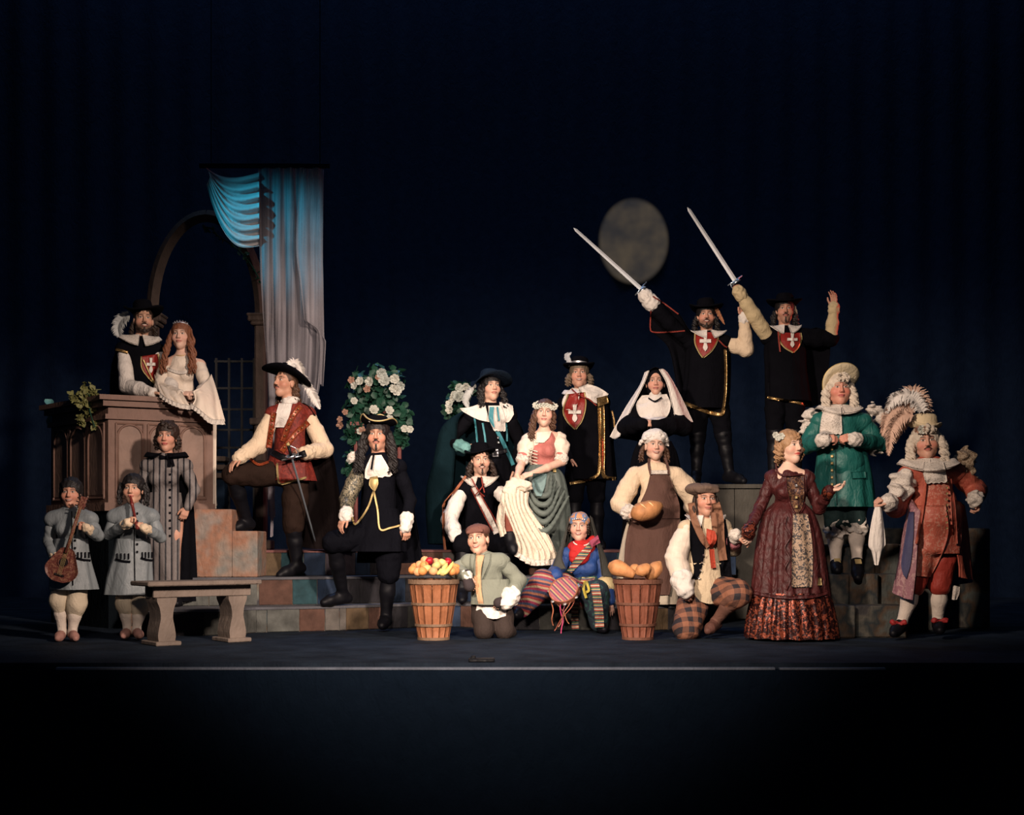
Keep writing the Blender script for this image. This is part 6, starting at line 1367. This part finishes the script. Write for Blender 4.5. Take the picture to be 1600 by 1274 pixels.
K_hsc = mat('head_scarf', (.10, .16, .28), .7, pat=('brocade', 20, (.42, .20, .10), .5))
hs13 = p13.sdf('head_scarf', [ell(p13.L(0, .018, .05), V(.092, .106, .09), p13.M), ell(p13.L(0, -.13, -.045), V(.085, .11, .10), p13.M, .008, True)], K_hsc, .008, (.002, 70, 60))
for i in range(7): 
    k = (i-3)/3; mb = MB(); mb.lathe([(.001, -.009), (.009, 0), (.001, .009)], p13.L(.05*k, -.097+.03*k*k, .062+.006*(1-abs(k))), 8); p13.mb('coin', mb, K_silver, hs13)
p13.cloth('veil', [[(890, 806, .0), (888, 808, .05), (892, 808, .1)], [(884, 840, .0), (880, 842, .06), (890, 842, .14)], [(878, 870, -.16), (868, 872, -.06), (885, 872, .16)], [(884, 889, -.22), (861, 893, -.16), (872, 892, .10)]], K_gveil, wave=(.01, 2)); p13.cloth('veil', [[(922, 806, .0), (925, 810, .05), (915, 808, .1)], [(930, 840, -.06), (934, 842, .06), (920, 842, .14)], [(936, 868, -.12), (946, 870, .0), (940, 872, .16)], [(940, 900, -.12), (956, 902, -.02), (945, 900, .16)]], K_gveil, wave=(.01, 2))
p13.sdf('robe', p13.torso(.018), K_blue, .0105, (.0022, 40, 30))
p13.sdf('robe_skirt', [ecap(lerp(p13.J['neck'], p13.J['pel'], .8), p13.J['pel'], .14, .18, p13.front, .9)]+p13.leg('b', (.13, .125, .115, .10, .08)), mat('dark_patch_skirt', (.012, .02, .03), .8, pat=('brocade', 16, (.02, .06, .055), .55)), .012, (.0022, 40, 30))
p13.sdf('striped_skirt', p13.leg('a', (.13, .135, .12, .10, .075), 0, 1), K_multi, .0115, (.0033, 45, 30))
for q in 'ab': sleeve(p13, q, (.075, .08, .08, .078, .075), K_blue, (.0027, 45, 40)); shoe(p13, q, K_boot)
p13.sdf('sleeve_band', [cap(lerp(p13.J['eb'], p13.J['wb'], .25), lerp(p13.J['eb'], p13.J['wb'], .40), .082, .082, .004)], mat('gold_satin', (.40, .32, .17), .5), .008)
p13.sdf('neck_scarf', [ell(p13.J['neck']+V(0, -.02, .0), (.125, .10, .075)), ell(p13.J['neck']+V(-.02, -.09, -.07), (.095, .05, .085)), cap(p13.J['neck']+V(.08, -.02, .03), p13.J['neck']+V(.11, -.01, .06), .05)], K_rscarf, .0095, (.0033, 60, 60))
mb = MB(); mb.tube([p13.J['neck']+V(math.sin(k)*.075, -.06-math.cos(k)*.055, .062-.045*max(0, math.cos(k))) for k in np.linspace(-1.3, 1.3, 20)], .006, 6); p13.mb('necklace', mb, K_wht)
p13.patch('shawl', [(918, 852), (902, 868), (886, 892)], [(934, 842), (918, 868), (893, 896)], K_patch, .02, .012)
p13.patch('shawl_knot', [(920, 846), (924, 856)], [(934, 836), (938, 848)], mat('pink_shawl', (.26, .05, .09), .7), .03, .012, 8, 8)
for A, w_ in (([(899, 910), (899, 935), (898, 960), (899, 984)], 11), ([(929, 912), (933, 935), (936, 960), (937, 981)], 14), ([(908, 905), (916, 908), (930, 904)], 9)): p13.strip('patchwork_sash', A, w_, K_patch, .02, .012, 30, k=6)
for A in ([(914, 908), (912, 920), (916, 935)], [(916, 908), (920, 922), (915, 926)]): p13.strip('yellow_ribbon', A, 4, mat('yellow_ribbon', (.45, .36, .06), .6), .034)
# tambourine with ribbons, in her hand
def tambourine():
    c = P(881, 924, 1.12-.46); nn = nrm(V(-.25, -.75, .55)); u_ = nrm(np.cross(nn, V(0, 0, 1))); w_ = np.cross(nn, u_); R = np.stack([u_, w_, nn], 1)
    root = empty('tambourine', c, 'striped tambourine with small cymbals and trailing ribbons', 'tambourine')
    mb = MB(); mb.lathe([(.118, -.025), (.128, -.025), (.128, .025), (.118, .025), (.118, -.025)], c, 36, R); mb.f = [q for q in mb.f if len(q) == 4]; mb.build('frame', mat('tambourine_frame', (.26, .09, .05), .5), root, c, False)
    mb = MB(); mb.lathe([(.120, .018), (.120, .022), (.001, .024)], c, 36, R); mb.build('drum_head', mat('tambourine_head', (.30, .11, .11), .7, pat=('stripe', (.7, 0, .7), 22, [(.10, .05, .09), (.36, .26, .13), (.28, .06, .10)])), root, c)
    for i in range(7):
        a = 6.283*i/7; q = c+u_*math.cos(a)*.131+w_*math.sin(a)*.131; mb = MB(); mb.lathe([(.001, -.004), (.016, -.001), (.016, .001), (.001, .004)], q, 12, R); mb.build('cymbal', K_silver, root, c)
    rs = random.Random(2)
    for i, (px, py, cl) in enumerate(((865, 986, (.28, .08, .05)), (872, 980, (.36, .16, .10)), (877, 984, (.22, .06, .09)), (878, 990, (.45, .05, .14)), (890, 975, (.32, .14, .07)), (864, 978, (.3, .1, .05)))):
        q0 = c+u_*(-.11+.04*i)-nn*.0+w_*-.10*(1 if w_[2] > 0 else -1); q1 = P(px, py, 1.12-.46); t = np.linspace(0, 1, 14)[:, None]
        G = q0*(1-t)+q1*t+np.concatenate([.008*np.sin(t*8+i), .01*np.cos(t*7+i), 0*t], 1); v, f = slab(np.stack([G-V(.0044, 0, 0), G+V(.0044, 0, 0)], 1), .003); link('ribbon', new_mesh('ribbon', v-c, f, mat('ribbon_%d' % i, cl, .6)), root)
tambourine()

# ---- baker woman -----------------------------------------------------------------------------------
K_apron = mat('brown_apron', (.085, .042, .032), .85, var=.15)
p14 = Person('baker woman in brown apron, cream blouse and white mob cap holding a loaf', 1.3, (1023, 697), H=1.64, fz=.22, yaw=4, roll=2, sex='f', girth=1.28,
    J=dict(neck=(1024, 730), sa=(992, 742), sb=(1056, 742), ea=(969, 787, .0), wa=(992, 812, -.24), eb=(1084, 778, .06), wb=(1076, 806, .10), pel=(1024, 815)),
    hands=dict(a=((1, -.2, -.05), (.1, .25, 1), 'cup'), b=((-.3, .2, -1), (-1, 0, 0), 'relax')), sk=skin(T_p, (.45, .15, .13), (.06, .03, .02), blush=.5, smile=1), face=dict(w=1.1))
p14.hair(H_br, [ringlets(s_, .08, .02, .0, -.13, 10, .015, .006, .018, .03) for s_ in (-1, 1)], line=.05, seed=47)
p14.sdf('mob_cap', [ell(p14.L(0, .02, .07), V(.118, .125, .085), p14.M), ell(p14.L(0, -.16, -.03), V(.13, .12, .10), p14.M, .01, True)], K_wht, .009, (.0033, 55, 55))
mb = MB(); a = np.linspace(-.25, math.pi+.25, 60); mb.tube([p14.L(.118*math.cos(k)*(1+.04*math.sin(9*k*2)), -.075+.13*(1-abs(math.sin(k)))**1.3+.01*math.sin(k*17), .018+.068*max(0, math.sin(k))+.008*math.cos(k*19)) for k in a], .017, 8); p14.mb('cap_ruffle', mb, K_wht)
p14.sdf('blouse', p14.torso(.016, False), K_crm, .011, (.003, 45, 30))
p14.skirt('skirt', [(1024, 790, 30), (1022, 820, 42), (1019, 870, 49), (1016, 943, 54)], mat('cream_skirt', (.42, .36, .28), .85), 13, .05)
sleeve(p14, 'a', (.095, .11, .105, .075), K_crm, (.0038, 45, 40), 0, .75); sleeve(p14, 'b', (.095, .115, .115, .09), K_crm, (.0044, 45, 40), 0, .75)
e = lerp(p14.J['ea'], p14.J['wa'], .42); d = nrm(p14.J['wa']-p14.J['ea']); p14.sdf('sleeve_ruffle', [cap(e, e+d*.035, .065, .075, .01)], K_lace, .008, (.0044, 110, 80))
p14.patch('apron_bib', [(1016, 741), (1010, 765), (998, 790), (985, 812)], [(1045, 741), (1054, 765), (1062, 790), (1062, 812)], K_apron, .016, .012, 30, 16)
p14.patch('apron', [(985, 810), (977, 850), (974, 900), (972, 930)], [(1062, 810), (1060, 850), (1052, 900), (1046, 930)], K_apron, .016, .012, 30, 18)
p14.strip('apron_strap', [(1014, 715), (1014, 728), (1017, 742)], 4, K_apron, .014); p14.strip('apron_strap', [(1039, 715), (1043, 728), (1045, 742)], 4, K_apron, .014)
p14.patch('chemise_lace', [(1017, 735), (1017, 741)], [(1043, 735), (1043, 741)], K_lace, .012, .01, 6, 12)
[shoe(p14, q, K_boot) for q in 'ab']
pc = p14.palm['a']
loaf('bread_loaf', 'golden crusty loaf held in the arm of the baker woman', [P(988, 806, 1.3-.34), P(1000, 801, 1.3-.38), P(1016, 797, 1.3-.38), P(1033, 789, 1.3-.34)], (.03, .078, .086, .08, .03), 3)

# ---- young man with tam ------------------------------------------------------------------------------
K_plaid = mat('plaid_breeches', (.23, .095, .055), .8, pat=('plaid', 11, (.022, .018, .022)))
K_shirt2 = mat('tan_shirt', (.50, .40, .27), .8, var=.14, vs=9, bump=.4, bs=40)
p16 = Person('long-haired young man in dark vest and plaid breeches kneeling on one knee', .2, (1102, 781), H=1.70, fz=0, yaw=6, pitch=-2,
    J=dict(neck=(1102, 815), sa=(1072, 826), sb=(1130, 824, .03), ea=(1056, 872, -.02), wa=(1069, 916, -.18), eb=(1146, 858, .02), wb=(1149, 838, -.22), pel=(1100, 918, .08), ha=(1088, 924, .06), hb=(1114, 924, .08), ka=(1074, 980, -.08), fa=(1082, 985, .32), ta=(1082, 990, .46), kb=(1152, 928, -.26), fb=(1118, 972, -.10), tb=(1106, 986, -.22)),
    hands=dict(a=((.1, -.25, -.95), (.4, .9, 0), 'cup'), b=((.9, -.2, -.15), (.1, .3, -.9), 'cup')), sk=skin((.50, .26, .18), (.42, .15, .12), (.03, .018, .012)))
p16.hair(H_dbr, [ringlets(s_, .075, .0, .02, -.25, 12, .013, .005, .016, .02, -.05) for s_ in (-1, 1)]+[(0, .08, 0, 0, .1, -.25, .016, 10, .005, .05)], line=.05, seed=53)
K_tam = mat('grey_brown_tam', (.115, .075, .055), .85, var=.3)
h16 = p16.sdf('tam', [ell(p16.L(-.015, .01, .088), V(.135, .13, .042), p16.M), ell(p16.L(-.06, .02, .078), V(.10, .10, .05), p16.M), cap(p16.L(-.07, -.075, .062), p16.L(.075, -.075, .066), .018, .018, .02)], K_tam, .009, (.0022, 60, 60))
p16.sdf('breeches', [ecap(lerp(p16.J['neck'], p16.J['pel'], .85), p16.J['pel'], .12, .14, p16.front, .85)]+p16.leg('a', (.12, .125, .12), 0, .5)+p16.leg('b', (.12, .125, .115), 0, .5)+[cap(p16.J['kb'], lerp(p16.J['kb'], p16.J['fb'], .3), .11, .075), cap(p16.J['ka'], p16.J['ka']+V(.02, .1, 0), .09, .08)], K_plaid, .0115, (.0033, 45, 40))
for q in 'ab': stocking(p16, q, mat('brown_stocking', (.11, .05, .035), .8)); shoe(p16, q, mat('brown_shoe', (.09, .038, .028), .7), .009)
p16.sdf('shirt', p16.torso(.012), K_shirt2, .0105)
p16.skirt('shirt_tail', [(1099, 880, 28), (1101, 905, 33), (1103, 925, 33), (1100, 940, 30)], K_shirt2, 7, .05, hem=.015)
sleeve(p16, 'a', (.08, .10, .105, .10, .07), K_ivory, (.0044, 45, 40)); sleeve(p16, 'b', (.075, .08, .075, .07, .055), K_shirt2, (.0033, 50, 40)); cuff(p16, 'a', .075, .10, .10, K_wht, -.04, fold=(.0038, 70, 50)); cuff(p16, 'b', .055, .06, .04, K_lace, -.02)
p16.sdf('sleeve_band', [cap(lerp(p16.J['eb'], p16.J['wb'], .55), lerp(p16.J['eb'], p16.J['wb'], .65), .066, .066, .004)], mat('pink_ribbon', (.36, .13, .15), .7), .008)
p16.patch('vest', [(1078, 808), (1078, 850), (1084, 890), (1080, 905)], [(1096, 815), (1101, 850), (1098, 880), (1090, 905)], K_vel, .016, .014); p16.patch('vest', [(1118, 815), (1122, 850), (1124, 880), (1126, 900)], [(1134, 812), (1140, 850), (1142, 880), (1144, 902)], K_vel, .016, .014)
for i in range(4): p16.patch('vest_button', [(1098-i*2.5, 866+i*12), (1098-i*2.5, 869+i*12)], [(1101-i*2.5, 866+i*12), (1101-i*2.5, 869+i*12)], K_silver, .03, .01, 4, 4)
p16.collar(K_wht, .17, .14, .05, gap=40, front_drop=.06, th=.008)
K_bsc = mat('tan_scarf', (.20, .095, .055), .8, var=.25)
p16.strip('scarf', [(1080, 786), (1084, 810), (1097, 840), (1108, 854)], 11, K_bsc, .034, .014, k=6); p16.strip('scarf', [(1118, 786), (1124, 810), (1126, 845), (1130, 876)], 13, K_bsc, .034, .014, k=6); p16.strip('scarf', [(1114, 800), (1117, 830), (1114, 852)], 9, K_bsc, .04, .014)
K_rds = mat('orange_red_scarf', (.34, .045, .022), .7, var=.3)
p16.patch('red_scarf', [(1104, 826), (1104, 842), (1110, 856)], [(1117, 830), (1120, 842), (1114, 856)], K_rds, .05, .014, bulge=.02); p16.strip('red_scarf', [(1112, 858), (1113, 872), (1115, 888)], 8, K_rds, .03, .012)

# ---- lady in maroon -------------------------------------------------------------------------------------
K_mar = mat('maroon_taffeta', (.048, .0085, .0085), .55, var=.7, vs=16, bump=.5, bs=26)
K_cop = mat('copper_lame', (.20, .046, .024), .38, metal=.45, pat=('brocade', 30, (.022, .006, .006), .47))
K_bro = mat('floral_brocade', (.30, .21, .145), .6, pat=('brocade', 42, (.045, .04, .04), .52))
p19 = Person('lady in maroon gown with copper ruffle hem and flower in her curls', .0, (1234, 699), H=1.66, fz=0, yaw=28, pitch=3, sex='f', ty=6,
    J=dict(neck=(1232, 733), sa=(1207, 747), sb=(1260, 747), ea=(1188, 792, .02), wa=(1172, 826, -.10), eb=(1280, 796, .0), wb=(1296, 766, -.18), pel=(1233, 825)),
    hands=dict(a=((-.1, -.15, -1), (-.5, .8, 0), 'relax'), b=((1, -.25, .12), (-.1, -.3, 1), 'relax')), sk=skin((.62, .40, .30), (.50, .07, .06), (.12, .07, .04)))
p19.hair(H_bl, [ringlets(s_, .082, .01, .03, -.10, 14, .014, .014, .018, .01) for s_ in (-1, 1)]+[(0, .09, .02, 0, .10, -.10, .016, 12, .012, .05), (0, -.06, .085, 0, -.09, .06, .011, 8, .004, .03)], line=.06, vol=.012, seed=59)
for i, (dx, dz) in enumerate(((0, 0), (.03, .012), (-.018, .02))):
    o = link('hair_flower', BW, p19.o, P(1215+dx*190, 684-dz*190, -.07)-p19.base); o.scale = (.6, .6, .6)
p19.sdf('gown_bodice', p19.torso(.013)[:1]+p19.torso(.013)[4:]+[cap(p19.J['sa'], p19.J['sa']+V(.015, 0, -.06), .068, .066), cap(p19.J['sb'], p19.J['sb']+V(-.015, 0, -.06), .068, .066)], K_mar, .010, (.003, 75, 30))
p19.skirt('gown_skirt', [(1233, 786, 24), (1233, 806, 40), (1234, 850, 50), (1235, 932, 60)], K_mar, 17, .06)
p19.skirt('copper_ruffle', [(1235, 926, 59), (1236, 945, 64), (1237, 975, 69), (1237, 996, 71)], K_cop, 26, .045, 16, 150, hem=.004)
p19.patch('front_panel', [(1239, 803), (1238, 840), (1237, 880), (1237, 918)], [(1262, 803), (1268, 840), (1270, 880), (1268, 918)], K_bro, .014, .01, 30, 14)
p19.patch('stomacher', [(1229, 742), (1230, 765), (1236, 790), (1243, 802)], [(1256, 742), (1257, 765), (1254, 790), (1248, 802)], mat('stomacher_brocade', (.16, .08, .045), .5, pat=('brocade', 50, (.04, .02, .02), .5), metal=.2), .012, .01)
for A in ([(1227, 742), (1229, 766), (1236, 792), (1243, 803)], [(1257, 742), (1258, 766), (1256, 790), (1249, 803)], [(1212, 724), (1215, 738), (1226, 743), (1243, 742), (1254, 741)]): p19.strip('gown_trim', A, 3, K_mar, .018)
p19.strip('scallop_trim', [(1229, 806), (1226, 822), (1234, 838), (1226, 856), (1233, 872), (1226, 890), (1234, 906), (1228, 922)], 3, K_mar, .018, n=60)
p19.strip('ruffle_heading', [(1177, 926), (1200, 931), (1235, 934), (1270, 932), (1294, 926)], 5, K_mar, .018, .012, 50)
for y in (757, 775, 790): p19.patch('jewel', [(1242, y), (1242, y+4)], [(1246, y), (1246, y+4)], K_silver if y == 757 else K_goldt, .024, .012, 4, 4)
p19.patch('pendant', [(1279, 903), (1277, 915)], [(1283, 903), (1284, 915)], K_goldt, .02, .012, 6, 4)
for q in 'ab': sleeve(p19, q, (.066, .06, .055, .052, .05), K_mar, (.003, 70, 60))
cuff(p19, 'a', .06, .055, .05, K_cop, -.045, 'cuff_ruffle', (.0044, 90, 60)); cuff(p19, 'b', .052, .05, .035, K_cop, .02, 'cuff_ruffle', (.0033, 90, 60))
mb = MB(); mb.tube([p19.J['neck']+V(.006+math.sin(k)*.060, -math.cos(k)*.064, .006-.03*max(0, math.cos(k))) for k in np.linspace(-2, 2, 24)], .003, 6); p19.mb('necklace', mb, K_goldt)
[shoe(p19, q, K_boot) for q in 'ab']
p16.o  # the lady gives the kneeling man her hand

# ---- gentleman in green ------------------------------------------------------------------------------------
K_grn = mat('teal_green_coat', (.010, .092, .080), .5, var=.3, vs=8, bump=.35, bs=35)
p20 = Person('stout gentleman in teal green coat, powdered wig and cream tricorn', .75, (1311, 609), H=1.75, fz=.515, yaw=-3, pitch=2, girth=1.22,
    J=dict(neck=(1311, 643), sa=(1281, 660), sb=(1348, 660), ea=(1260, 697, .02), wa=(1287, 688, -.28), eb=(1374, 695, .02), wb=(1335, 687, -.28), pel=(1316, 745), ha=(1300, 752), hb=(1333, 752), fa=(1306, 879, .02), fb=(1339, 876, -.10), ka=(1305, 822), kb=(1338, 820, -.05), tb=(1340, 903, -.27)),
    hands=dict(a=((1, -.25, .15), (.2, .8, -.5), 'pinch'), b=((-1, -.25, .15), (-.2, .8, -.5), 'pinch')), sk=skin((.52, .24, .17), (.42, .10, .09), (.30, .22, .16), blush=.6), face=dict(w=1.12))
p20.hair(H_wig, [ringlets(s_, .088, .0, .04, -.17, 20, .016, .014, .02, .02, -.05) for s_ in (-1, 1)]+[(0, .09, 0, 0, .11, -.16, .018, 14, .012, .06), (0, -.08, .09, 0, -.095, .066, .012, 14, .006, .045)], line=.065, vol=.014, seed=61)
h20 = p20.hat(mat('cream_felt', (.50, .42, .28), .8), .175, .095, .08, .075, 52, -26, (0, 0), ((60, .05), (185, -.04)), by=.03); p20.brim_trim(K_goldt, h20, .006)
breeches(p20, mat('dark_green_breeches', (.006, .02, .02), .8), (.11, .105, .085))
for q in 'ab':
    stocking(p20, q, K_stock); shoe(p20, q, K_boot, .013)
    k_ = p20.J['k'+q]; p20.sdf('knee_ruffle', [cap(k_+V(0, 0, .0), k_+V(0, 0, -.03), .085, .095, .01)], K_lace, .009, (.012, 80, 60))
    an = p20.J['f'+q]; mb = MB(); mb.box(lerp(an, p20.J['t'+q], .30)+V(0, -.035, .035), (.055, .012, .05), np.array(Matrix.Rotation(-.7, 3, 'X')), .004); p20.mb('shoe_buckle', mb, K_goldt, None, False)
p20.sdf('coat', p20.torso(.026), K_grn, .011, (.002, 40, 30))
p20.skirt('coat_skirt', [(1315, 702, 38, .0, .8), (1317, 740, 44, .0, .8), (1318, 793, 49, .0, .82)], K_grn, 8, .04)
for q in 'ab': sleeve(p20, q, (.085, .085, .082, .075, .062), K_grn, (.0027, 50, 40)); cuff(p20, q, .058, .066, .03, K_lace, -.016)
p20.collar(K_lace, .20, .17, .06, gap=0, front_drop=.03, th=.01)
p20.patch('jabot', [(1287, 636), (1283, 655), (1280, 676)], [(1314, 636), (1315, 655), (1316, 677)], K_lace, .024, .016, scal=(3, 5), bulge=.04)
for q, cx, cy in (('a', 1266, 648), ('b', 1366, 640)): p20.sdf('shoulder_lace', [ell(P(cx, cy, .78), (.06, .05, .05)), ell(P(cx+(-8 if q == 'a' else 8), cy+12, .8), (.04, .05, .06))], K_lace, .009, (.014, 60, 60))
p20.sdf('elbow_lace', [ell(P(1360, 699, .74), (.07, .06, .05)), ell(P(1370, 704, .76), (.04, .05, .04))], K_lace, .009, (.014, 60, 60)); p20.sdf('elbow_lace', [ell(P(1256, 668, .80), (.03, .04, .08))], K_lace, .009, (.012, 60, 60))
p20.strip('coat_opening', [(1305, 698), (1306, 740), (1308, 792)], 1.6, mat('dark_green_seam', (.004, .03, .028), .8), .012)
for i in range(6): p20.patch('button', [(1298, 700+i*11), (1298, 704+i*11)], [(1302, 700+i*11), (1302, 704+i*11)], K_goldt, .014, .012, 4, 4)
p20.patch('pocket_flap', [(1330, 738), (1331, 748)], [(1352, 736), (1353, 747)], K_grn, .016, .012, 6, 8)

# ---- gentleman in red ------------------------------------------------------------------------------------------
K_cor = mat('coral_brocade', (.38, .095, .058), .6, var=.2, pat=('brocade', 30, (.33, .070, .045), .5))
K_corw = mat('coral_waistcoat', (.36, .085, .055), .55, pat=('brocade', 34, (.42, .17, .12), .55))
K_lil = mat('lilac_lining', (.24, .11, .13), .6, pat=('brocade', 26, (.35, .20, .20), .55)); K_bli = mat('blue_lining', (.045, .045, .10), .7)
p21 = Person('gentleman in coral brocade coat and plumed hat dangling a white handkerchief', .05, (1447, 691), H=1.74, fz=0, yaw=-12, roll=-4, pitch=0, girth=1.25, ty=-10,
    J=dict(neck=(1450, 727), sa=(1419, 745, -.04), sb=(1491, 738, .05), ea=(1400, 793, -.06), wa=(1388, 785, -.28), eb=(1526, 766, .14), wb=(1524, 778, -.06), pel=(1460, 835), ha=(1444, 842), hb=(1476, 842), ka=(1428, 915, -.04), fa=(1409, 974, .0), ta=(1396, 990, -.14), kb=(1468, 915), fb=(1465, 972, .06), tb=(1469, 985, -.1)),
    hands=dict(a=((-.9, -.3, .25), (.15, .4, -.9), 'pinch'), b=((.2, -.2, -.8), (-1, 0, 0), 'cup')), sk=skin((.52, .28, .20), (.42, .11, .09), (.02, .012, .01), blush=.6), face=dict(w=1.08))
p21.beard(H_dbr, True, False)
p21.hair(H_wig, [ringlets(s_, .088, .0, .05, -.16, 20, .018, .014, .02, .03, -.04) for s_ in (-1, 1)]+[(0, .09, 0, 0, .11, -.18, .018, 14, .012, .06), (0, -.07, .10, 0, -.085, .075, .018, 16, .008, .05)], line=.065, vol=.02, seed=67)
h21 = p21.hat(mat('cream_hat', (.52, .42, .27), .8), .13, .092, .10, .11, 0, 6, (0, 0), ((90, .06), (200, .05), (-20, .03)))
K_plp = mat('pink_cream_plume', (.50, .33, .25), .9, bump=0, var=.25)
for i, sp in enumerate(([(1444, 646, -.08), (1426, 620, -.07), (1400, 620, -.05), (1382, 645, .0)], [(1430, 645, .0), (1408, 632, .0), (1388, 648, .0), (1378, 680, .02)], [(1428, 650, -.08), (1410, 650, -.06), (1394, 670, -.05), (1388, 710, -.03)], [(1448, 648, .0), (1440, 622, .02), (1420, 612, .04), (1396, 626, .08)], [(1430, 648, .06), (1412, 655, .06), (1400, 668, .06), (1398, 690, .08)])):
    p21.plume(sp, .085, K_plp if i % 2 else K_plw if i == 0 else K_plp, 60, .03, h21, seed=70+i)
for i in range(3): o = link('hat_rosette', (BP, BW, BP)[i], p21.o, p21.L(-.07+.03*i, -.115, .085)-p21.base); o.scale = (.8,)*3
breeches(p21, mat('red_breeches', (.27, .030, .020), .6, var=.25), (.115, .11, .09))
M_rshoe = mat('red_shoe', (.14, .012, .012), .55)
for q in 'ab':
    stocking(p21, q, K_stock); sh = shoe(p21, q, K_boot, .012)
    c = lerp(p21.J['f'+q], p21.J['t'+q], .5)+V(0, -.02, .035); p21.sdf('shoe_bow', [cap(c, c+V(-.045, 0, .01), .012, .024, .008), cap(c, c+V(.045, 0, .01), .012, .024, .008)], mat('red_bow', (.28, .02, .02), .6), .007, (.003, 120, 120))
p21.sdf('waistcoat', p21.torso(.02), K_corw, .011)
p21.skirt('waistcoat_skirt', [(1460, 790, 40, .0, .8), (1459, 830, 44, .0, .8), (1457, 865, 44, .0, .8)], K_corw, 6, .03)
p21.sdf('coat', [q for q in p21.torso(.034)], K_cor, .011, (.002, 40, 30))
for q in 'ab': sleeve(p21, q, (.088, .095, .095, .088, .066), K_cor, (.0033, 50, 40))
p21.patch('waistcoat_front', [(1446, 745), (1443, 780), (1442, 820)], [(1482, 745), (1486, 780), (1488, 820)], K_corw, .014, .012, 24, 14)
p21.patch('coat_panel', [(1424, 790), (1416, 830), (1412, 880), (1426, 900)], [(1478, 790), (1482, 830), (1472, 866), (1454, 902)], K_corw, .016, .014, 30, 16)
p21.cloth('coat_skirt', [[(1424, 780, -.10), (1430, 790, -.17), (1440, 800, -.20)], [(1412, 830, -.08), (1420, 835, -.18), (1434, 840, -.22)], [(1402, 890, -.08), (1412, 890, -.18), (1430, 890, -.22)], [(1395, 926, -.08), (1408, 933, -.17), (1424, 938, -.20)]], K_lil, wave=(.012, 2), th=.012)
p21.patch('lining', [(1420, 800), (1414, 840), (1408, 880), (1411, 898)], [(1428, 800), (1427, 840), (1423, 880), (1416, 905)], K_bli, .012, .01)
p21.cloth('coat_skirt', [[(1490, 780, -.14), (1500, 785, -.05), (1506, 790, .06)], [(1490, 830, -.14), (1502, 830, -.05), (1512, 830, .06)], [(1498, 880, -.12), (1506, 884, -.05), (1516, 880, .06)], [(1499, 902, -.12), (1510, 905, -.05), (1518, 906, .06)]], K_cor, wave=(.012, 2), th=.012)
p21.cloth('coat_back', [[(1430, 790, .16), (1465, 795, .2), (1505, 790, .16)], [(1420, 860, .2), (1465, 860, .24), (1515, 860, .2)], [(1410, 920, .22), (1465, 920, .26), (1518, 910, .22)]], K_bli, wave=(.02, 3))
for A in ([(1446, 748), (1442, 790), (1432, 850)], [(1484, 748), (1490, 790), (1494, 850)]): p21.strip('coat_edge', A, 5, K_cor, .03, .014)
for i in range(9): p21.patch('button', [(1478, 752+i*9), (1478, 755+i*9)], [(1481, 752+i*9), (1481, 755+i*9)], K_goldt, .034, .01, 4, 4)
p21.collar(K_lace, .24, .19, .09, gap=0, front_drop=.05, th=.012)
p21.patch('jabot', [(1444, 722), (1442, 738), (1446, 754)], [(1474, 722), (1478, 738), (1480, 752)], K_lace, .024, .016, scal=(3, 4), bulge=.03)
p21.sdf('shoulder_lace', [ell(P(1410, 757, -.04), (.10, .10, .12)), ell(P(1402, 770, -.10), (.07, .08, .08))], K_lace, .010, (.012, 50, 40)); p21.sdf('shoulder_lace', [ell(P(1508, 722, .12), (.08, .08, .11)), ell(P(1514, 738, .14), (.06, .06, .07))], mat('grey_lace', (.26, .20, .14), .9, pat=('brocade', 50, (.12, .08, .05), .5)), .010, (.014, 60, 50))
cuff(p21, 'a', .064, .074, .028, K_lace, -.012, fold=(.004, 80, 60)); cuff(p21, 'b', .062, .066, .03, K_lace, -.06, fold=(.006, 80, 60))
p21.cloth('knee_bow', [[(1488, 915, -.02), (1494, 916, -.03), (1499, 917, -.02)], [(1489, 925, -.02), (1493, 926, -.04), (1498, 927, -.02)], [(1488, 937, -.02), (1491, 938, -.03), (1494, 937, -.02)]], K_lace, 10, 8, (.006, 2), .008)
# handkerchief hanging from his fingers
q0 = p21.palm['a']; hx = q0+V(-.01, -.015, .0); v, f = sheet([[(1370, 783, 0), (1372, 782, 0), (1375, 783, 0)], [(1362, 812, -.02), (1372, 812, -.05), (1380, 812, -.02)], [(1357, 850, -.02), (1368, 852, -.06), (1384, 848, -.02)], [(1362, 862, -.02), (1370, 866, -.05), (1380, 858, -.02)], [(1367, 882, -.02), (1369, 884, -.03), (1372, 882, -.02)]], float(q0[1])-.01, 26, 16, (.012, 2.5), .005)
hk = v[0].copy(); tag(link('handkerchief', new_mesh('handkerchief', v-hk, f, K_wht), None, hk), 'white handkerchief dangling from the fingers of the gentleman in coral', 'handkerchief')
